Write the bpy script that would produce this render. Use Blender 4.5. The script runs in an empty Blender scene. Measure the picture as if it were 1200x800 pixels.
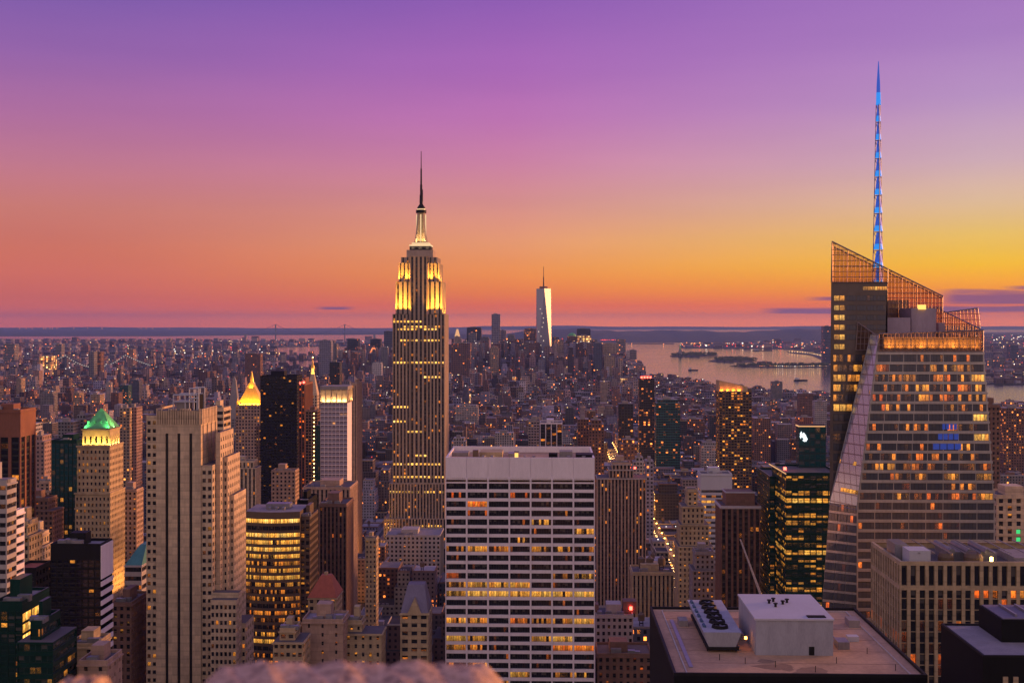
import bpy, math, random
from mathutils import Vector, Matrix
import numpy as np
R = math.radians
random.seed(7)
# ------------------------------------------------------------------ camera, sky, sun
F, H, HY = 1430.0, 260.0, 376.0           # focal length in photo pixels, eye height, eye-level row
TH = R(1.6)                               # heading of the avenues
CT, ST = math.cos(TH), math.sin(TH)
scene = bpy.context.scene
col = scene.collection
cd = bpy.data.cameras.new('camera'); cam = bpy.data.objects.new('camera', cd); col.objects.link(cam)
cam.location = (0, 0, H); cam.rotation_euler = (R(90), 0, 0)
cd.sensor_width = 36; cd.lens = F/1200*36; cd.shift_y = -24/1200
cd.clip_start = 0.1; cd.clip_end = 120000
cd.dof.use_dof = True; cd.dof.focus_distance = 700; cd.dof.aperture_fstop = 3.2
scene.camera = cam
scene.view_settings.view_transform = 'Standard'; scene.view_settings.look = 'None'
scene.view_settings.exposure = 0.0; scene.view_settings.gamma = 1.0
scene.view_settings.use_curve_mapping = False
cy = scene.cycles
cy.max_bounces = 5; cy.diffuse_bounces = 2; cy.glossy_bounces = 3; cy.transparent_max_bounces = 10
cy.volume_bounces = 0; cy.transmission_bounces = 2
cy.use_denoising = True
cy.sample_clamp_indirect = 4.0

def srgb(r, g, b):
    f = lambda c: (c/255/12.92) if c/255 <= 0.04045 else ((c/255+0.055)/1.055)**2.4
    return (f(r), f(g), f(b), 1)

world = bpy.data.worlds.new('World'); scene.world = world; world.use_nodes = True
wt = world.node_tree; wt.nodes.clear()
SUN_AZ, SUN_EL = R(68), R(5)              # azimuth to the right of the view, elevation
def N(t, typ, **kw):
    n = t.nodes.new(typ)
    for k, v in kw.items():
        if k.startswith('i_'): n.inputs[k[2:]].default_value = v
        else: setattr(n, k, v)
    return n
def ramp(t, pts, interp='LINEAR'):
    n = t.nodes.new('ShaderNodeValToRGB'); e = n.color_ramp.elements; n.color_ramp.interpolation = interp
    while len(e) > 1: e.remove(e[0])
    e[0].position, e[0].color = pts[0]
    for p, c in pts[1:]:
        x = e.new(p); x.color = c
    return n
def math_(t, op, a=None, b=None, c=None, clamp=False):
    n = t.nodes.new('ShaderNodeMath'); n.operation = op; n.use_clamp = clamp
    for i, v in enumerate((a, b, c)):
        if v is None: continue
        if isinstance(v, (int, float)): n.inputs[i].default_value = v
        else: t.links.new(v, n.inputs[i])
    return n.outputs[0]
def maprange(t, v, a, b, c=0.0, d=1.0, smooth=True):
    n = t.nodes.new('ShaderNodeMapRange'); n.interpolation_type = 'SMOOTHSTEP' if smooth else 'LINEAR'
    t.links.new(v, n.inputs['Value'])
    for k, x in zip(('From Min', 'From Max', 'To Min', 'To Max'), (a, b, c, d)): n.inputs[k].default_value = x
    return n.outputs['Result']
def mixc(t, f, a, b, mode='MIX'):
    n = t.nodes.new('ShaderNodeMix'); n.data_type = 'RGBA'; n.blend_type = mode
    for k, v in ((0, f), (6, a), (7, b)):
        if isinstance(v, (int, float)): n.inputs[k].default_value = v
        elif isinstance(v, tuple): n.inputs[k].default_value = v
        else: t.links.new(v, n.inputs[k])
    return n.outputs[2]
def build_world():
    t = wt; L = t.links.new
    tc = N(t, 'ShaderNodeTexCoord'); sep = N(t, 'ShaderNodeSeparateXYZ'); L(tc.outputs['Generated'], sep.inputs[0])
    X, Y, Z = sep.outputs
    az = math_(t, 'ARCTAN2', X, Y)                                # 0 = view heading, + to the right
    el = math_(t, 'ARCTAN2', Z, math_(t, 'SQRT', math_(t, 'ADD', math_(t, 'MULTIPLY', X, X), math_(t, 'MULTIPLY', Y, Y))))
    e = math_(t, 'DIVIDE', math_(t, 'MAXIMUM', el, 0.0), R(90)/1.0)  # 0..1 = 0..90 degrees
    E = lambda py: max(0.0, math.degrees(math.atan((HY-py)/F))/90)
    ZE = (.14, .155, .44, 1)
    left = ramp(t, [(0, (1.15, .19, .07, 1)), (E(368), srgb(230, 108, 92)), (E(350), srgb(212, 106, 96)), (E(300), srgb(214, 116, 98)), (E(250), srgb(204, 122, 116)), (E(200), srgb(192, 118, 144)), (E(150), srgb(176, 108, 160)),
                    (E(80), srgb(150, 98, 172)), (E(0), srgb(120, 86, 172)), (.27, srgb(96, 80, 164)), (.5, srgb(110, 100, 176)), (1, ZE)])
    mid = ramp(t, [(0, (1.6, .32, .01, 1)), (E(370), (1.2, .23, .02, 1)), (E(358), srgb(250, 114, 70)), (E(345), srgb(250, 132, 62)), (E(320), srgb(248, 150, 76)), (E(285), srgb(236, 156, 112)), (E(240), srgb(218, 144, 140)),
                   (E(190), srgb(206, 128, 166)), (E(140), srgb(190, 112, 180)), (E(80), srgb(170, 100, 184)), (E(0), srgb(146, 90, 182)), (.27, srgb(114, 86, 172)), (.5, srgb(112, 100, 176)), (1, ZE)])
    right = ramp(t, [(0, (1.75, .34, .01, 1)), (E(370), (1.3, .25, .02, 1)), (E(358), (1.08, .21, .04, 1)), (E(340), (1.05, .36, .02, 1)), (E(312), srgb(252, 194, 44)), (E(280), srgb(240, 196, 102)), (E(245), srgb(224, 188, 154)),
                     (E(200), srgb(206, 170, 184)), (E(130), srgb(184, 144, 196)), (E(60), srgb(168, 122, 192)), (E(0), srgb(158, 110, 188)), (.27, srgb(126, 100, 176)), (.5, srgb(118, 106, 180)), (1, ZE)])
    sun = ramp(t, [(0, (1.2, .25, .08, 1)), (.05, (1.1, .55, .14, 1)), (.12, (.85, .5, .24, 1)), (.25, srgb(190, 140, 165)), (.5, srgb(130, 112, 180)), (1, ZE)])
    back = ramp(t, [(0, (.42, .26, .24, 1)), (.06, (.74, .48, .38, 1)), (.2, (.80, .55, .46, 1)), (.45, (.42, .33, .44, 1)), (1, ZE)])
    for r in (left, mid, right, sun, back): L(e, r.inputs[0])
    a1 = maprange(t, az, R(-22), R(3)); a2 = maprange(t, az, R(0), R(21), smooth=False); a3 = maprange(t, az, R(24), R(50))
    c = mixc(t, a1, left.outputs[0], mid.outputs[0]); c = mixc(t, a2, c, right.outputs[0]); c = mixc(t, a3, c, sun.outputs[0])
    absaz = math_(t, 'ABSOLUTE', math_(t, 'ADD', az, R(-20)))
    c = mixc(t, maprange(t, absaz, R(75), R(125)), c, back.outputs[0])
    # thin stratus streaks low over the horizon
    cv = N(t, 'ShaderNodeCombineXYZ'); L(math_(t, 'MULTIPLY', az, 9.0), cv.inputs[0]); L(math_(t, 'MULTIPLY', el, 230.0), cv.inputs[1])
    nz = N(t, 'ShaderNodeTexNoise', i_Scale=1.0, i_Detail=4.0, i_Roughness=.55); L(cv.outputs[0], nz.inputs['Vector'])
    def streak(px0, px1, py, half, soft=10):
        A0 = math.atan((px0-600)/F); A1 = math.atan((px1-600)/F); Ec = math.atan((HY-py)/F); hh = half/F; s = soft/F
        m = math_(t, 'MULTIPLY', maprange(t, az, A0, A0+s*4), maprange(t, az, A1-s*4, A1, 1, 0))
        wob = math_(t, 'MULTIPLY', math_(t, 'SUBTRACT', nz.outputs[0], .5), hh*1.3)
        d = math_(t, 'ABSOLUTE', math_(t, 'ADD', math_(t, 'SUBTRACT', el, Ec), wob))
        return math_(t, 'MULTIPLY', m, maprange(t, d, hh*.35, hh, 1, 0))
    m = None
    for s in ((1088, 1700, 350.5, 10.5, 8), (935, 1010, 351, 3.6), (1040, 1800, 363, 5.0), (880, 1060, 364.5, 4.0), (365, 420, 361, 2.6, 5), (1165, 1900, 340, 3.0)):
        k = streak(*s); m = k if m is None else math_(t, 'MAXIMUM', m, k)
    c = mixc(t, math_(t, 'MULTIPLY', m, .97), c, srgb(148, 88, 122))
    # uneven haze in the dusk air
    n3 = N(t, 'ShaderNodeTexNoise', i_Scale=1.0, i_Detail=3.0); c3 = N(t, 'ShaderNodeCombineXYZ'); L(math_(t, 'MULTIPLY', az, 3.0), c3.inputs[0]); L(math_(t, 'MULTIPLY', el, 22.0), c3.inputs[1]); L(c3.outputs[0], n3.inputs['Vector'])
    hz_ = ramp(t, [(.3, (.96, .96, .98, 1)), (.7, (1.04, 1.035, 1.02, 1))]); L(n3.outputs[0], hz_.inputs[0]); c = mixc(t, 1.0, c, hz_.outputs[0], 'MULTIPLY')
    # the physical sky, sun at the horizon, adds its own faint glow
    sky = N(t, 'ShaderNodeTexSky', sky_type='NISHITA', sun_disc=False, sun_elevation=R(1.0), sun_rotation=SUN_AZ, altitude=260, air_density=1.2, dust_density=2.0)
    b1 = N(t, 'ShaderNodeBackground', i_Strength=.02); L(sky.outputs[0], b1.inputs[0])
    b2 = N(t, 'ShaderNodeBackground', i_Strength=.97); L(c, b2.inputs[0])
    ad = N(t, 'ShaderNodeAddShader'); L(b1.outputs[0], ad.inputs[0]); L(b2.outputs[0], ad.inputs[1])
    o = N(t, 'ShaderNodeOutputWorld'); L(ad.outputs[0], o.inputs[0])
build_world()
sd = bpy.data.lights.new('sun', 'SUN'); sun = bpy.data.objects.new('sun', sd); col.objects.link(sun)
sd.energy = 4.6; sd.angle = R(9); sd.color = (1.0, .42, .16)
sdir = Vector((math.sin(SUN_AZ)*math.cos(SUN_EL), math.cos(SUN_AZ)*math.cos(SUN_EL), math.sin(SUN_EL)))
sun.rotation_euler = sdir.to_track_quat('Z', 'Y').to_euler()

# ------------------------------------------------------------------ geometry helpers
def xy(s, t): return (s*CT + t*ST, -s*ST + t*CT)
def S_at(px, t): return math.tan(math.atan((px-600)/F) - TH)*t          # lateral grid coordinate of a photo column at depth t
def Z_at(px, py, t):
    s = S_at(px, t); Yw = -s*ST + t*CT
    return H - (py-HY)/F*Yw
def proj(s, t, z):
    X, Y = xy(s, t); return 600 + F*X/Y, HY + (H-z)/Y*F
def gxy(px, py, z=3.0):                                                # ground point under a photo pixel
    Y = (H-z)*F/(py-HY); return ((px-600)/F*Y, Y)

class MB:
    def __init__(s): s.v = []; s.f = []; s.uv = []; s.w = []; s.p = []; s.mi = []
    def face(s, pts, uv=None, w=(0, 0, 0, 0), p=(0, 0, 0, 0), m=0):
        b = len(s.v); s.v += [tuple(q) for q in pts]; s.f.append(tuple(range(b, b+len(pts))))
        s.uv += uv if uv else [(0, 0)]*len(pts); s.w += [w]*len(pts); s.p += [p]*len(pts); s.mi.append(m)
    def box(s, x0, x1, y0, y1, z0, z1, cw=1.0, ch=1.0, w=(0, 0, 0, 0), p=(0, 0, 0, 0), top=True, bottom=False, m=0, mtop=None):
        a, b, h = (x1-x0)/cw, (y1-y0)/cw, (z1-z0)/ch
        if cw != 1.0: a, b, h = max(1, round(a)), max(1, round(b)), max(1, round(h))
        q = lambda n: [(0, 0), (n, 0), (n, h), (0, h)]
        s.face([(x0, y0, z0), (x1, y0, z0), (x1, y0, z1), (x0, y0, z1)], q(a), w, p, m)
        s.face([(x1, y0, z0), (x1, y1, z0), (x1, y1, z1), (x1, y0, z1)], q(b), w, p, m)
        s.face([(x1, y1, z0), (x0, y1, z0), (x0, y1, z1), (x1, y1, z1)], q(a), w, p, m)
        s.face([(x0, y1, z0), (x0, y0, z0), (x0, y0, z1), (x0, y1, z1)], q(b), w, p, m)
        if top: s.face([(x0, y0, z1), (x1, y0, z1), (x1, y1, z1), (x0, y1, z1)], None, w, p, m if mtop is None else mtop)
        if bottom: s.face([(x0, y1, z0), (x1, y1, z0), (x1, y0, z0), (x0, y0, z0)], None, w, p, m)
        return s
    def bar(s, a, b, r, n=4, r2=None, m=0):
        a, b = Vector(a), Vector(b); d = (b-a).normalized(); u = d.orthogonal().normalized(); v = d.cross(u); r2 = r if r2 is None else r2
        A = [a+(u*math.cos(i*2*math.pi/n+.785)+v*math.sin(i*2*math.pi/n+.785))*r for i in range(n)]
        B = [b+(u*math.cos(i*2*math.pi/n+.785)+v*math.sin(i*2*math.pi/n+.785))*r2 for i in range(n)]
        for i in range(n): j = (i+1) % n; s.face([A[i], A[j], B[j], B[i]], m=m)
        s.face(A[::-1], m=m); s.face(B, m=m); return s
    def lathe(s, cx, cy_, prof, n=12, m=0, rot=0.0):
        rings = [[(cx+r*math.cos(rot+i*2*math.pi/n), cy_+r*math.sin(rot+i*2*math.pi/n), z) for i in range(n)] for r, z in prof]
        for k in range(len(rings)-1):
            for i in range(n):
                j = (i+1) % n; s.face([rings[k][i], rings[k][j], rings[k+1][j], rings[k+1][i]], m=m)
        s.face(rings[-1], m=m); return s
    def prism(s, a, b, z0, z1, m=0):    # frustum between two rectangles (x0,x1,y0,y1)
        A = [(a[0], a[2], z0), (a[1], a[2], z0), (a[1], a[3], z0), (a[0], a[3], z0)]
        B = [(b[0], b[2], z1), (b[1], b[2], z1), (b[1], b[3], z1), (b[0], b[3], z1)]
        hh = z1-z0
        for i in range(4):
            j = (i+1) % 4; s.face([A[i], A[j], B[j], B[i]], [(0, 0), (1, 0), (1, hh/4), (0, hh/4)], m=m)
        s.face(B, m=m); return s
    def build(s, name, mats, parent=None, smooth=False):
        me = bpy.data.meshes.new(name); me.from_pydata(s.v, [], s.f)
        n = len(s.v)
        ul = me.uv_layers.new(name='UVMap'); ul.data.foreach_set('uv', np.array(s.uv, dtype=np.float32).ravel())
        if any(x != (0, 0, 0, 0) for x in s.w[:8]) or len(s.w) > 4000:
            a = me.attributes.new('w', 'FLOAT_COLOR', 'POINT'); a.data.foreach_set('color', np.array(s.w, dtype=np.float32).ravel())
            a = me.attributes.new('p', 'FLOAT_COLOR', 'POINT'); a.data.foreach_set('color', np.array(s.p, dtype=np.float32).ravel())
        if not isinstance(mats, (list, tuple)): mats = [mats]
        for mm in mats: me.materials.append(mm)
        me.polygons.foreach_set('material_index', s.mi)
        if smooth: me.polygons.foreach_set('use_smooth', [True]*len(s.f))
        me.update()
        o = bpy.data.objects.new(name, me); col.objects.link(o)
        if parent is not None: o.parent = parent
        return o
def tag(o, label=None, cat=None, group=None, kind=None):
    for k, v in (('label', label), ('category', cat), ('group', group), ('kind', kind)):
        if v: o[k] = v
    return o
def root(name, s, t, label, cat, group=None, z=0.0):
    o = bpy.data.objects.new(name, None); col.objects.link(o); o.empty_display_size = 2
    X, Y = xy(s, t); o.location = (X, Y, z); o.rotation_euler = (0, 0, -TH)
    return tag(o, label, cat, group)

# ------------------------------------------------------------------ materials
M = {}
def newmat(name):
    m = bpy.data.materials.new(name); m.use_nodes = True; m.node_tree.nodes.clear()
    m.cycles.emission_sampling = 'NONE'
    t = m.node_tree; o = N(t, 'ShaderNodeOutputMaterial'); b = N(t, 'ShaderNodeBsdfPrincipled'); t.links.new(b.outputs[0], o.inputs[0])
    M[name] = m
    return m, t, b
def plain(name, c, rough=.8, var=.25, scale=.15, metal=0.0, streak=True, courses=False):
    m, t, b = newmat(name); L = t.links.new
    if max(c) < .05: b.inputs['Specular IOR Level'].default_value = .15
    tc = N(t, 'ShaderNodeTexCoord'); mp = N(t, 'ShaderNodeMapping'); L(tc.outputs['Object'], mp.inputs[0])
    if streak: mp.inputs['Scale'].default_value = (1, 1, .25)
    n1 = N(t, 'ShaderNodeTexNoise', i_Scale=scale, i_Detail=6.0, i_Roughness=.65); L(mp.outputs[0], n1.inputs[0])
    n2 = N(t, 'ShaderNodeTexNoise', i_Scale=scale*9, i_Detail=3.0); L(mp.outputs[0], n2.inputs[0])
    v = math_(t, 'ADD', math_(t, 'MULTIPLY', n1.outputs[0], .65), math_(t, 'MULTIPLY', n2.outputs[0], .35))
    r = ramp(t, [(.3, (c[0]*(1-var), c[1]*(1-var), c[2]*(1-var), 1)), (.7, (min(1, c[0]*(1+var)), min(1, c[1]*(1+var)), min(1, c[2]*(1+var)), 1))]); L(v, r.inputs[0])
    out = r.outputs[0]
    if courses:      # string courses and block joints
        sp = N(t, 'ShaderNodeSeparateXYZ'); L(tc.outputs['Object'], sp.inputs[0])
        j = math_(t, 'LESS_THAN', math_(t, 'FRACT', math_(t, 'DIVIDE', sp.outputs[2], 3.7)), .13)
        fz = math_(t, 'FLOOR', math_(t, 'DIVIDE', sp.outputs[2], 1.85)); cx = N(t, 'ShaderNodeCombineXYZ'); L(fz, cx.inputs[2])
        L(math_(t, 'FLOOR', math_(t, 'DIVIDE', math_(t, 'ADD', sp.outputs[0], sp.outputs[1]), 2.6)), cx.inputs[0]); wn = N(t, 'ShaderNodeTexWhiteNoise'); L(cx.outputs[0], wn.inputs[0])
        rr = ramp(t, [(0, (.84, .84, .85, 1)), (1, (1.1, 1.1, 1.08, 1))]); L(wn.outputs[0], rr.inputs[0])
        out = mixc(t, 1.0, out, rr.outputs[0], 'MULTIPLY'); out = mixc(t, math_(t, 'MULTIPLY', j, .22), out, (.08, .07, .06, 1))
    L(out, b.inputs['Base Color']); b.inputs['Roughness'].default_value = rough; b.inputs['Metallic'].default_value = metal
    return m
def emit(name, c, s):
    m, t, b = newmat(name); b.inputs['Base Color'].default_value = (.05, .05, .05, 1)
    b.inputs['Emission Color'].default_value = (*c[:3], 1); b.inputs['Emission Strength'].default_value = s
    return m
plain('limestone', (.58, .44, .31), courses=True); plain('esb_stone', (.38, .29, .235)); plain('tan_stone', (.44, .33, .21), courses=True); plain('white_stone', (.80, .72, .80), var=.13)
plain('brown_brick', (.20, .11, .085), courses=True); plain('red_granite', (.22, .085, .055)); plain('dark_metal', (.014, .013, .015), rough=.6)
plain('grey_conc', (.27, .24, .25)); plain('pale_conc', (.42, .38, .38)); plain('roof_dark', (.10, .09, .10), scale=.3, streak=False); plain('roof_grey', (.26, .24, .27), scale=.3, streak=False)
plain('roof_tan', (.46, .29, .18), scale=.09, var=.34, streak=False); plain('white_box', (.34, .35, .42), var=.2, scale=.4); plain('white_paint', (.48, .48, .55), var=.08)
plain('verdigris', (.11, .42, .17), rough=.6, scale=.5); plain('gold', (.80, .48, .10), rough=.4, metal=.35, scale=.6); plain('red_tile', (.36, .10, .06), scale=.5)
plain('teal_roof', (.06, .22, .24), scale=.4); plain('rear_glass', (.12, .095, .09), rough=.3, metal=.3); plain('bronze', (.13, .085, .055), rough=.5); plain('green_glassy', (.008, .040, .032), rough=.3, metal=.2); plain('grey_panel', (.44, .41, .41), rough=.3, metal=.55)
plain('violet_panel', (.30, .25, .34), rough=.5); plain('purple_slate', (.17, .15, .22)); plain('steel', (.28, .28, .32), rough=.4, metal=.6); plain('black', (.007, .007, .008), rough=.75)
plain('mast_metal', (.25, .20, .20), rough=.4, metal=.5); plain('spire_metal_blue_lit', (.10, .12, .30), rough=.5); plain('copper_trim', (.3, .2, .14)); plain('asphalt', (.05, .05, .055), scale=.05, streak=False)  # spire metal: blue lamp light mixed into its base colour
plain('salmon_stone', (.42, .28, .22), courses=True); plain('silver', (.38, .38, .44), rough=.3, metal=.5)
emit('amber_bulb', (1, .62, .18), 14); emit('red_bulb', (1, .05, .03), 14); emit('white_bulb', (1, .85, .6), 16); emit('tail_bulb', (1, .08, .02), 9)
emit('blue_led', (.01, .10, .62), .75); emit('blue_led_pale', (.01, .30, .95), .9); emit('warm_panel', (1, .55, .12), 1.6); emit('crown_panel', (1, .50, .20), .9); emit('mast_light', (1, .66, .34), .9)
emit('white_sign', (.85, .95, 1), 1.6); emit('green_window', (.05, .9, .25), .8); emit('head_bulb', (1, .55, .2), 30); emit('orange_glow', (1, .38, .06), 1.0)

def win_mat(name, glass=(.015, .015, .022), rough=.12, hue=0.0, strength=1.0, fx=(.06, .94), fy=(.05, .95), frame=(.02, .018, .018), metal=0.0, blinds=.6):
    """glass with rooms behind: UV counts panes; attribute w = (share of panes lit, hue, brightness, seed)"""
    m, t, b = newmat(name); L = t.links.new
    uv = N(t, 'ShaderNodeUVMap'); sp = N(t, 'ShaderNodeSeparateXYZ'); L(uv.outputs[0], sp.inputs[0])
    at = N(t, 'ShaderNodeAttribute', attribute_name='w'); sc_ = N(t, 'ShaderNodeSeparateColor'); L(at.outputs['Color'], sc_.inputs[0])
    u, v = sp.outputs[0], sp.outputs[1]
    cu, cv = math_(t, 'FLOOR', u), math_(t, 'FLOOR', v); fu, fv = math_(t, 'FRACT', u), math_(t, 'FRACT', v)
    cx = N(t, 'ShaderNodeCombineXYZ'); L(cu, cx.inputs[0]); L(cv, cx.inputs[1]); L(math_(t, 'MULTIPLY', at.outputs['Alpha'], 57.3), cx.inputs[2])
    wn = N(t, 'ShaderNodeTexWhiteNoise', noise_dimensions='3D'); L(cx.outputs[0], wn.inputs[0])
    lit = math_(t, 'LESS_THAN', wn.outputs[0], sc_.outputs[0])
    ins = math_(t, 'MULTIPLY', math_(t, 'MULTIPLY', math_(t, 'GREATER_THAN', fu, fx[0]), math_(t, 'LESS_THAN', fu, fx[1])),
                math_(t, 'MULTIPLY', math_(t, 'GREATER_THAN', fv, fy[0]), math_(t, 'LESS_THAN', fv, fy[1])))
    cr = N(t, 'ShaderNodeSeparateColor'); L(wn.outputs['Color'], cr.inputs[0])
    h = math_(t, 'ADD', math_(t, 'MULTIPLY', cr.outputs[0], .45), sc_.outputs[1])
    rp = ramp(t, [(0, (1, .10, .01, 1)), (.25, (1, .22, .02, 1)), (.5, (1, .36, .04, 1)), (.8, (1, .50, .08, 1)), (1, (1, .62, .18, 1))]); L(math_(t, 'ADD', h, hue), rp.inputs[0])
    c2 = N(t, 'ShaderNodeCombineXYZ'); L(math_(t, 'MULTIPLY', u, 3.1), c2.inputs[0]); L(math_(t, 'MULTIPLY', v, 2.3), c2.inputs[1]); L(math_(t, 'MULTIPLY', at.outputs['Alpha'], 91.0), c2.inputs[2])
    nz = N(t, 'ShaderNodeTexNoise', i_Scale=1.0, i_Detail=3.0); L(c2.outputs[0], nz.inputs[0])
    rooms = maprange(t, nz.outputs[0], .34, .62, .5, 1.2)
    ceil_ = math_(t, 'ADD', .55, math_(t, 'MULTIPLY', fv, .6))
    st = math_(t, 'MULTIPLY', math_(t, 'MULTIPLY', lit, ins), math_(t, 'MULTIPLY', math_(t, 'MULTIPLY', rooms, ceil_), math_(t, 'MULTIPLY', sc_.outputs[2], math_(t, 'ADD', .35, math_(t, 'MULTIPLY', cr.outputs[1], 1.0)))))
    L(rp.outputs[0], b.inputs['Emission Color']); L(math_(t, 'MULTIPLY', st, strength), b.inputs['Emission Strength'])
    # drawn blinds in some of the panes
    blind = math_(t, 'MULTIPLY', math_(t, 'GREATER_THAN', fv, math_(t, 'SUBTRACT', 1.0, math_(t, 'MULTIPLY', cr.outputs[2], .75))), math_(t, 'LESS_THAN', cr.outputs[1], .4))
    gl = mixc(t, math_(t, 'MULTIPLY', blind, blinds), (*glass, 1), (.16, .14, .13, 1))
    L(mixc(t, ins, (*frame, 1), gl), b.inputs['Base Color'])
    L(math_(t, 'ADD', .5, math_(t, 'MULTIPLY', ins, rough-.5)), b.inputs['Roughness'])
    b.inputs['Metallic'].default_value = metal
    # every pane sits at a slightly different angle
    bp = N(t, 'ShaderNodeBump', i_Strength=.14); L(wn.outputs[0], bp.inputs['Height']); L(bp.outputs[0], b.inputs['Normal'])
    return m
win_mat('window_dark'); win_mat('window_strip', fy=(.28, .92), fx=(.1, .9)); win_mat('window_green', glass=(.006, .036, .028), rough=.1, frame=(.006, .03, .024), metal=.2)
win_mat('window_blue', glass=(.10, .105, .13), rough=.1, metal=.4); win_mat('curtain', glass=(.006, .006, .012), blinds=.15, fy=(.2, .93), fx=(.08, .92), frame=(.012, .011, .012))
win_mat('curtain_lilac', glass=(.30, .29, .42), rough=.3, fy=(.12, .62), fx=(.12, .88), frame=(.16, .11, .14), metal=.3)
win_mat('curtain_teal', glass=(.01, .08, .09), rough=.12, fy=(.2, .9), fx=(.1, .9), frame=(.01, .04, .045), metal=.3)

def city_mat(name):
    """masonry or glass wall with windows; w = (wall rgb, seed), p = (share lit, window width, window height, darkness)"""
    m, t, b = newmat(name); L = t.links.new
    uv = N(t, 'ShaderNodeUVMap'); sp = N(t, 'ShaderNodeSeparateXYZ'); L(uv.outputs[0], sp.inputs[0]); u, v = sp.outputs[0], sp.outputs[1]
    at = N(t, 'ShaderNodeAttribute', attribute_name='w'); pa = N(t, 'ShaderNodeAttribute', attribute_name='p'); ps = N(t, 'ShaderNodeSeparateColor'); L(pa.outputs['Color'], ps.inputs[0])
    cx = N(t, 'ShaderNodeCombineXYZ'); L(math_(t, 'FLOOR', u), cx.inputs[0]); L(math_(t, 'FLOOR', v), cx.inputs[1]); L(math_(t, 'MULTIPLY', at.outputs['Alpha'], 113.7), cx.inputs[2])
    wn = N(t, 'ShaderNodeTexWhiteNoise', noise_dimensions='3D'); L(cx.outputs[0], wn.inputs[0])
    du = math_(t, 'ABSOLUTE', math_(t, 'SUBTRACT', math_(t, 'FRACT', u), .5)); dv = math_(t, 'ABSOLUTE', math_(t, 'SUBTRACT', math_(t, 'FRACT', v), .5))
    ins = math_(t, 'MULTIPLY', math_(t, 'LESS_THAN', du, math_(t, 'MULTIPLY', ps.outputs[1], .5)), math_(t, 'LESS_THAN', dv, math_(t, 'MULTIPLY', ps.outputs[2], .5)))
    lit = math_(t, 'LESS_THAN', wn.outputs[0], ps.outputs[0]); cr = N(t, 'ShaderNodeSeparateColor'); L(wn.outputs['Color'], cr.inputs[0])
    rp = ramp(t, [(0, (1, .20, .03, 1)), (.2, (1, .38, .07, 1)), (.55, (1, .55, .18, 1)), (.85, (1, .78, .48, 1)), (1, (.8, .88, 1, 1))]); L(cr.outputs[0], rp.inputs[0])
    st = math_(t, 'MULTIPLY', math_(t, 'MULTIPLY', lit, ins), math_(t, 'ADD', .5, math_(t, 'MULTIPLY', math_(t, 'POWER', cr.outputs[1], 4.0), 6.0)))
    L(rp.outputs[0], b.inputs['Emission Color']); L(st, b.inputs['Emission Strength'])
    tc = N(t, 'ShaderNodeTexCoord'); nz = N(t, 'ShaderNodeTexNoise', i_Scale=.12, i_Detail=5.0); L(tc.outputs['Object'], nz.inputs[0])
    wl = mixc(t, 1.0, at.outputs['Color'], ramp_out(t, nz.outputs[0]), 'MULTIPLY')
    L(mixc(t, ins, wl, (.02, .02, .028, 1)), b.inputs['Base Color'])
    L(math_(t, 'SUBTRACT', .85, math_(t, 'MULTIPLY', ins, .65)), b.inputs['Roughness'])
    return m
def ramp_out(t, s):
    r = ramp(t, [(.3, (.72, .72, .72, 1)), (.7, (1.2, 1.2, 1.2, 1))]); t.links.new(s, r.inputs[0]); return r.outputs[0]
city_mat('city_wall')
def roof_mat():
    m, t, b = newmat('city_roof'); L = t.links.new
    at = N(t, 'ShaderNodeAttribute', attribute_name='p'); tc = N(t, 'ShaderNodeTexCoord')
    nz = N(t, 'ShaderNodeTexNoise', i_Scale=.15, i_Detail=5.0); L(tc.outputs['Object'], nz.inputs[0])
    g = math_(t, 'MULTIPLY', at.outputs['Alpha'], 1.0)
    cc = N(t, 'ShaderNodeCombineColor'); L(math_(t, 'MULTIPLY', g, .92), cc.inputs[0]); L(math_(t, 'MULTIPLY', g, .88), cc.inputs[1]); L(g, cc.inputs[2])
    L(mixc(t, 1.0, cc.outputs[0], ramp_out(t, nz.outputs[0]), 'MULTIPLY'), b.inputs['Base Color']); b.inputs['Roughness'].default_value = .8
roof_mat()
def water_mat():
    m, t, b = newmat('water'); L = t.links.new
    b.inputs['Base Color'].default_value = (.02, .025, .035, 1); b.inputs['Roughness'].default_value = .17; b.inputs['IOR'].default_value = 2.8
    g = N(t, 'ShaderNodeNewGeometry'); mp = N(t, 'ShaderNodeMapping'); mp.inputs['Scale'].default_value = (1, 1, 1); L(g.outputs['Position'], mp.inputs[0])
    n1 = N(t, 'ShaderNodeTexNoise', i_Scale=.012, i_Detail=8.0, i_Roughness=.7); L(mp.outputs[0], n1.inputs[0])
    n2 = N(t, 'ShaderNodeTexNoise', i_Scale=.0012, i_Detail=4.0); L(mp.outputs[0], n2.inputs[0])
    bp = N(t, 'ShaderNodeBump', i_Strength=.4, i_Distance=4.6); L(n1.outputs[0], bp.inputs['Height']); L(bp.outputs[0], b.inputs['Normal'])
    L(maprange(t, n2.outputs[0], .35, .65, .04, .09), b.inputs['Roughness'])
water_mat()
plain('land', (.055, .05, .05), scale=.01, streak=False); plain('hill', (.04, .05, .05), scale=.002, streak=False); plain('leaf', (.05, .07, .035), scale=.3, streak=False)
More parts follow.
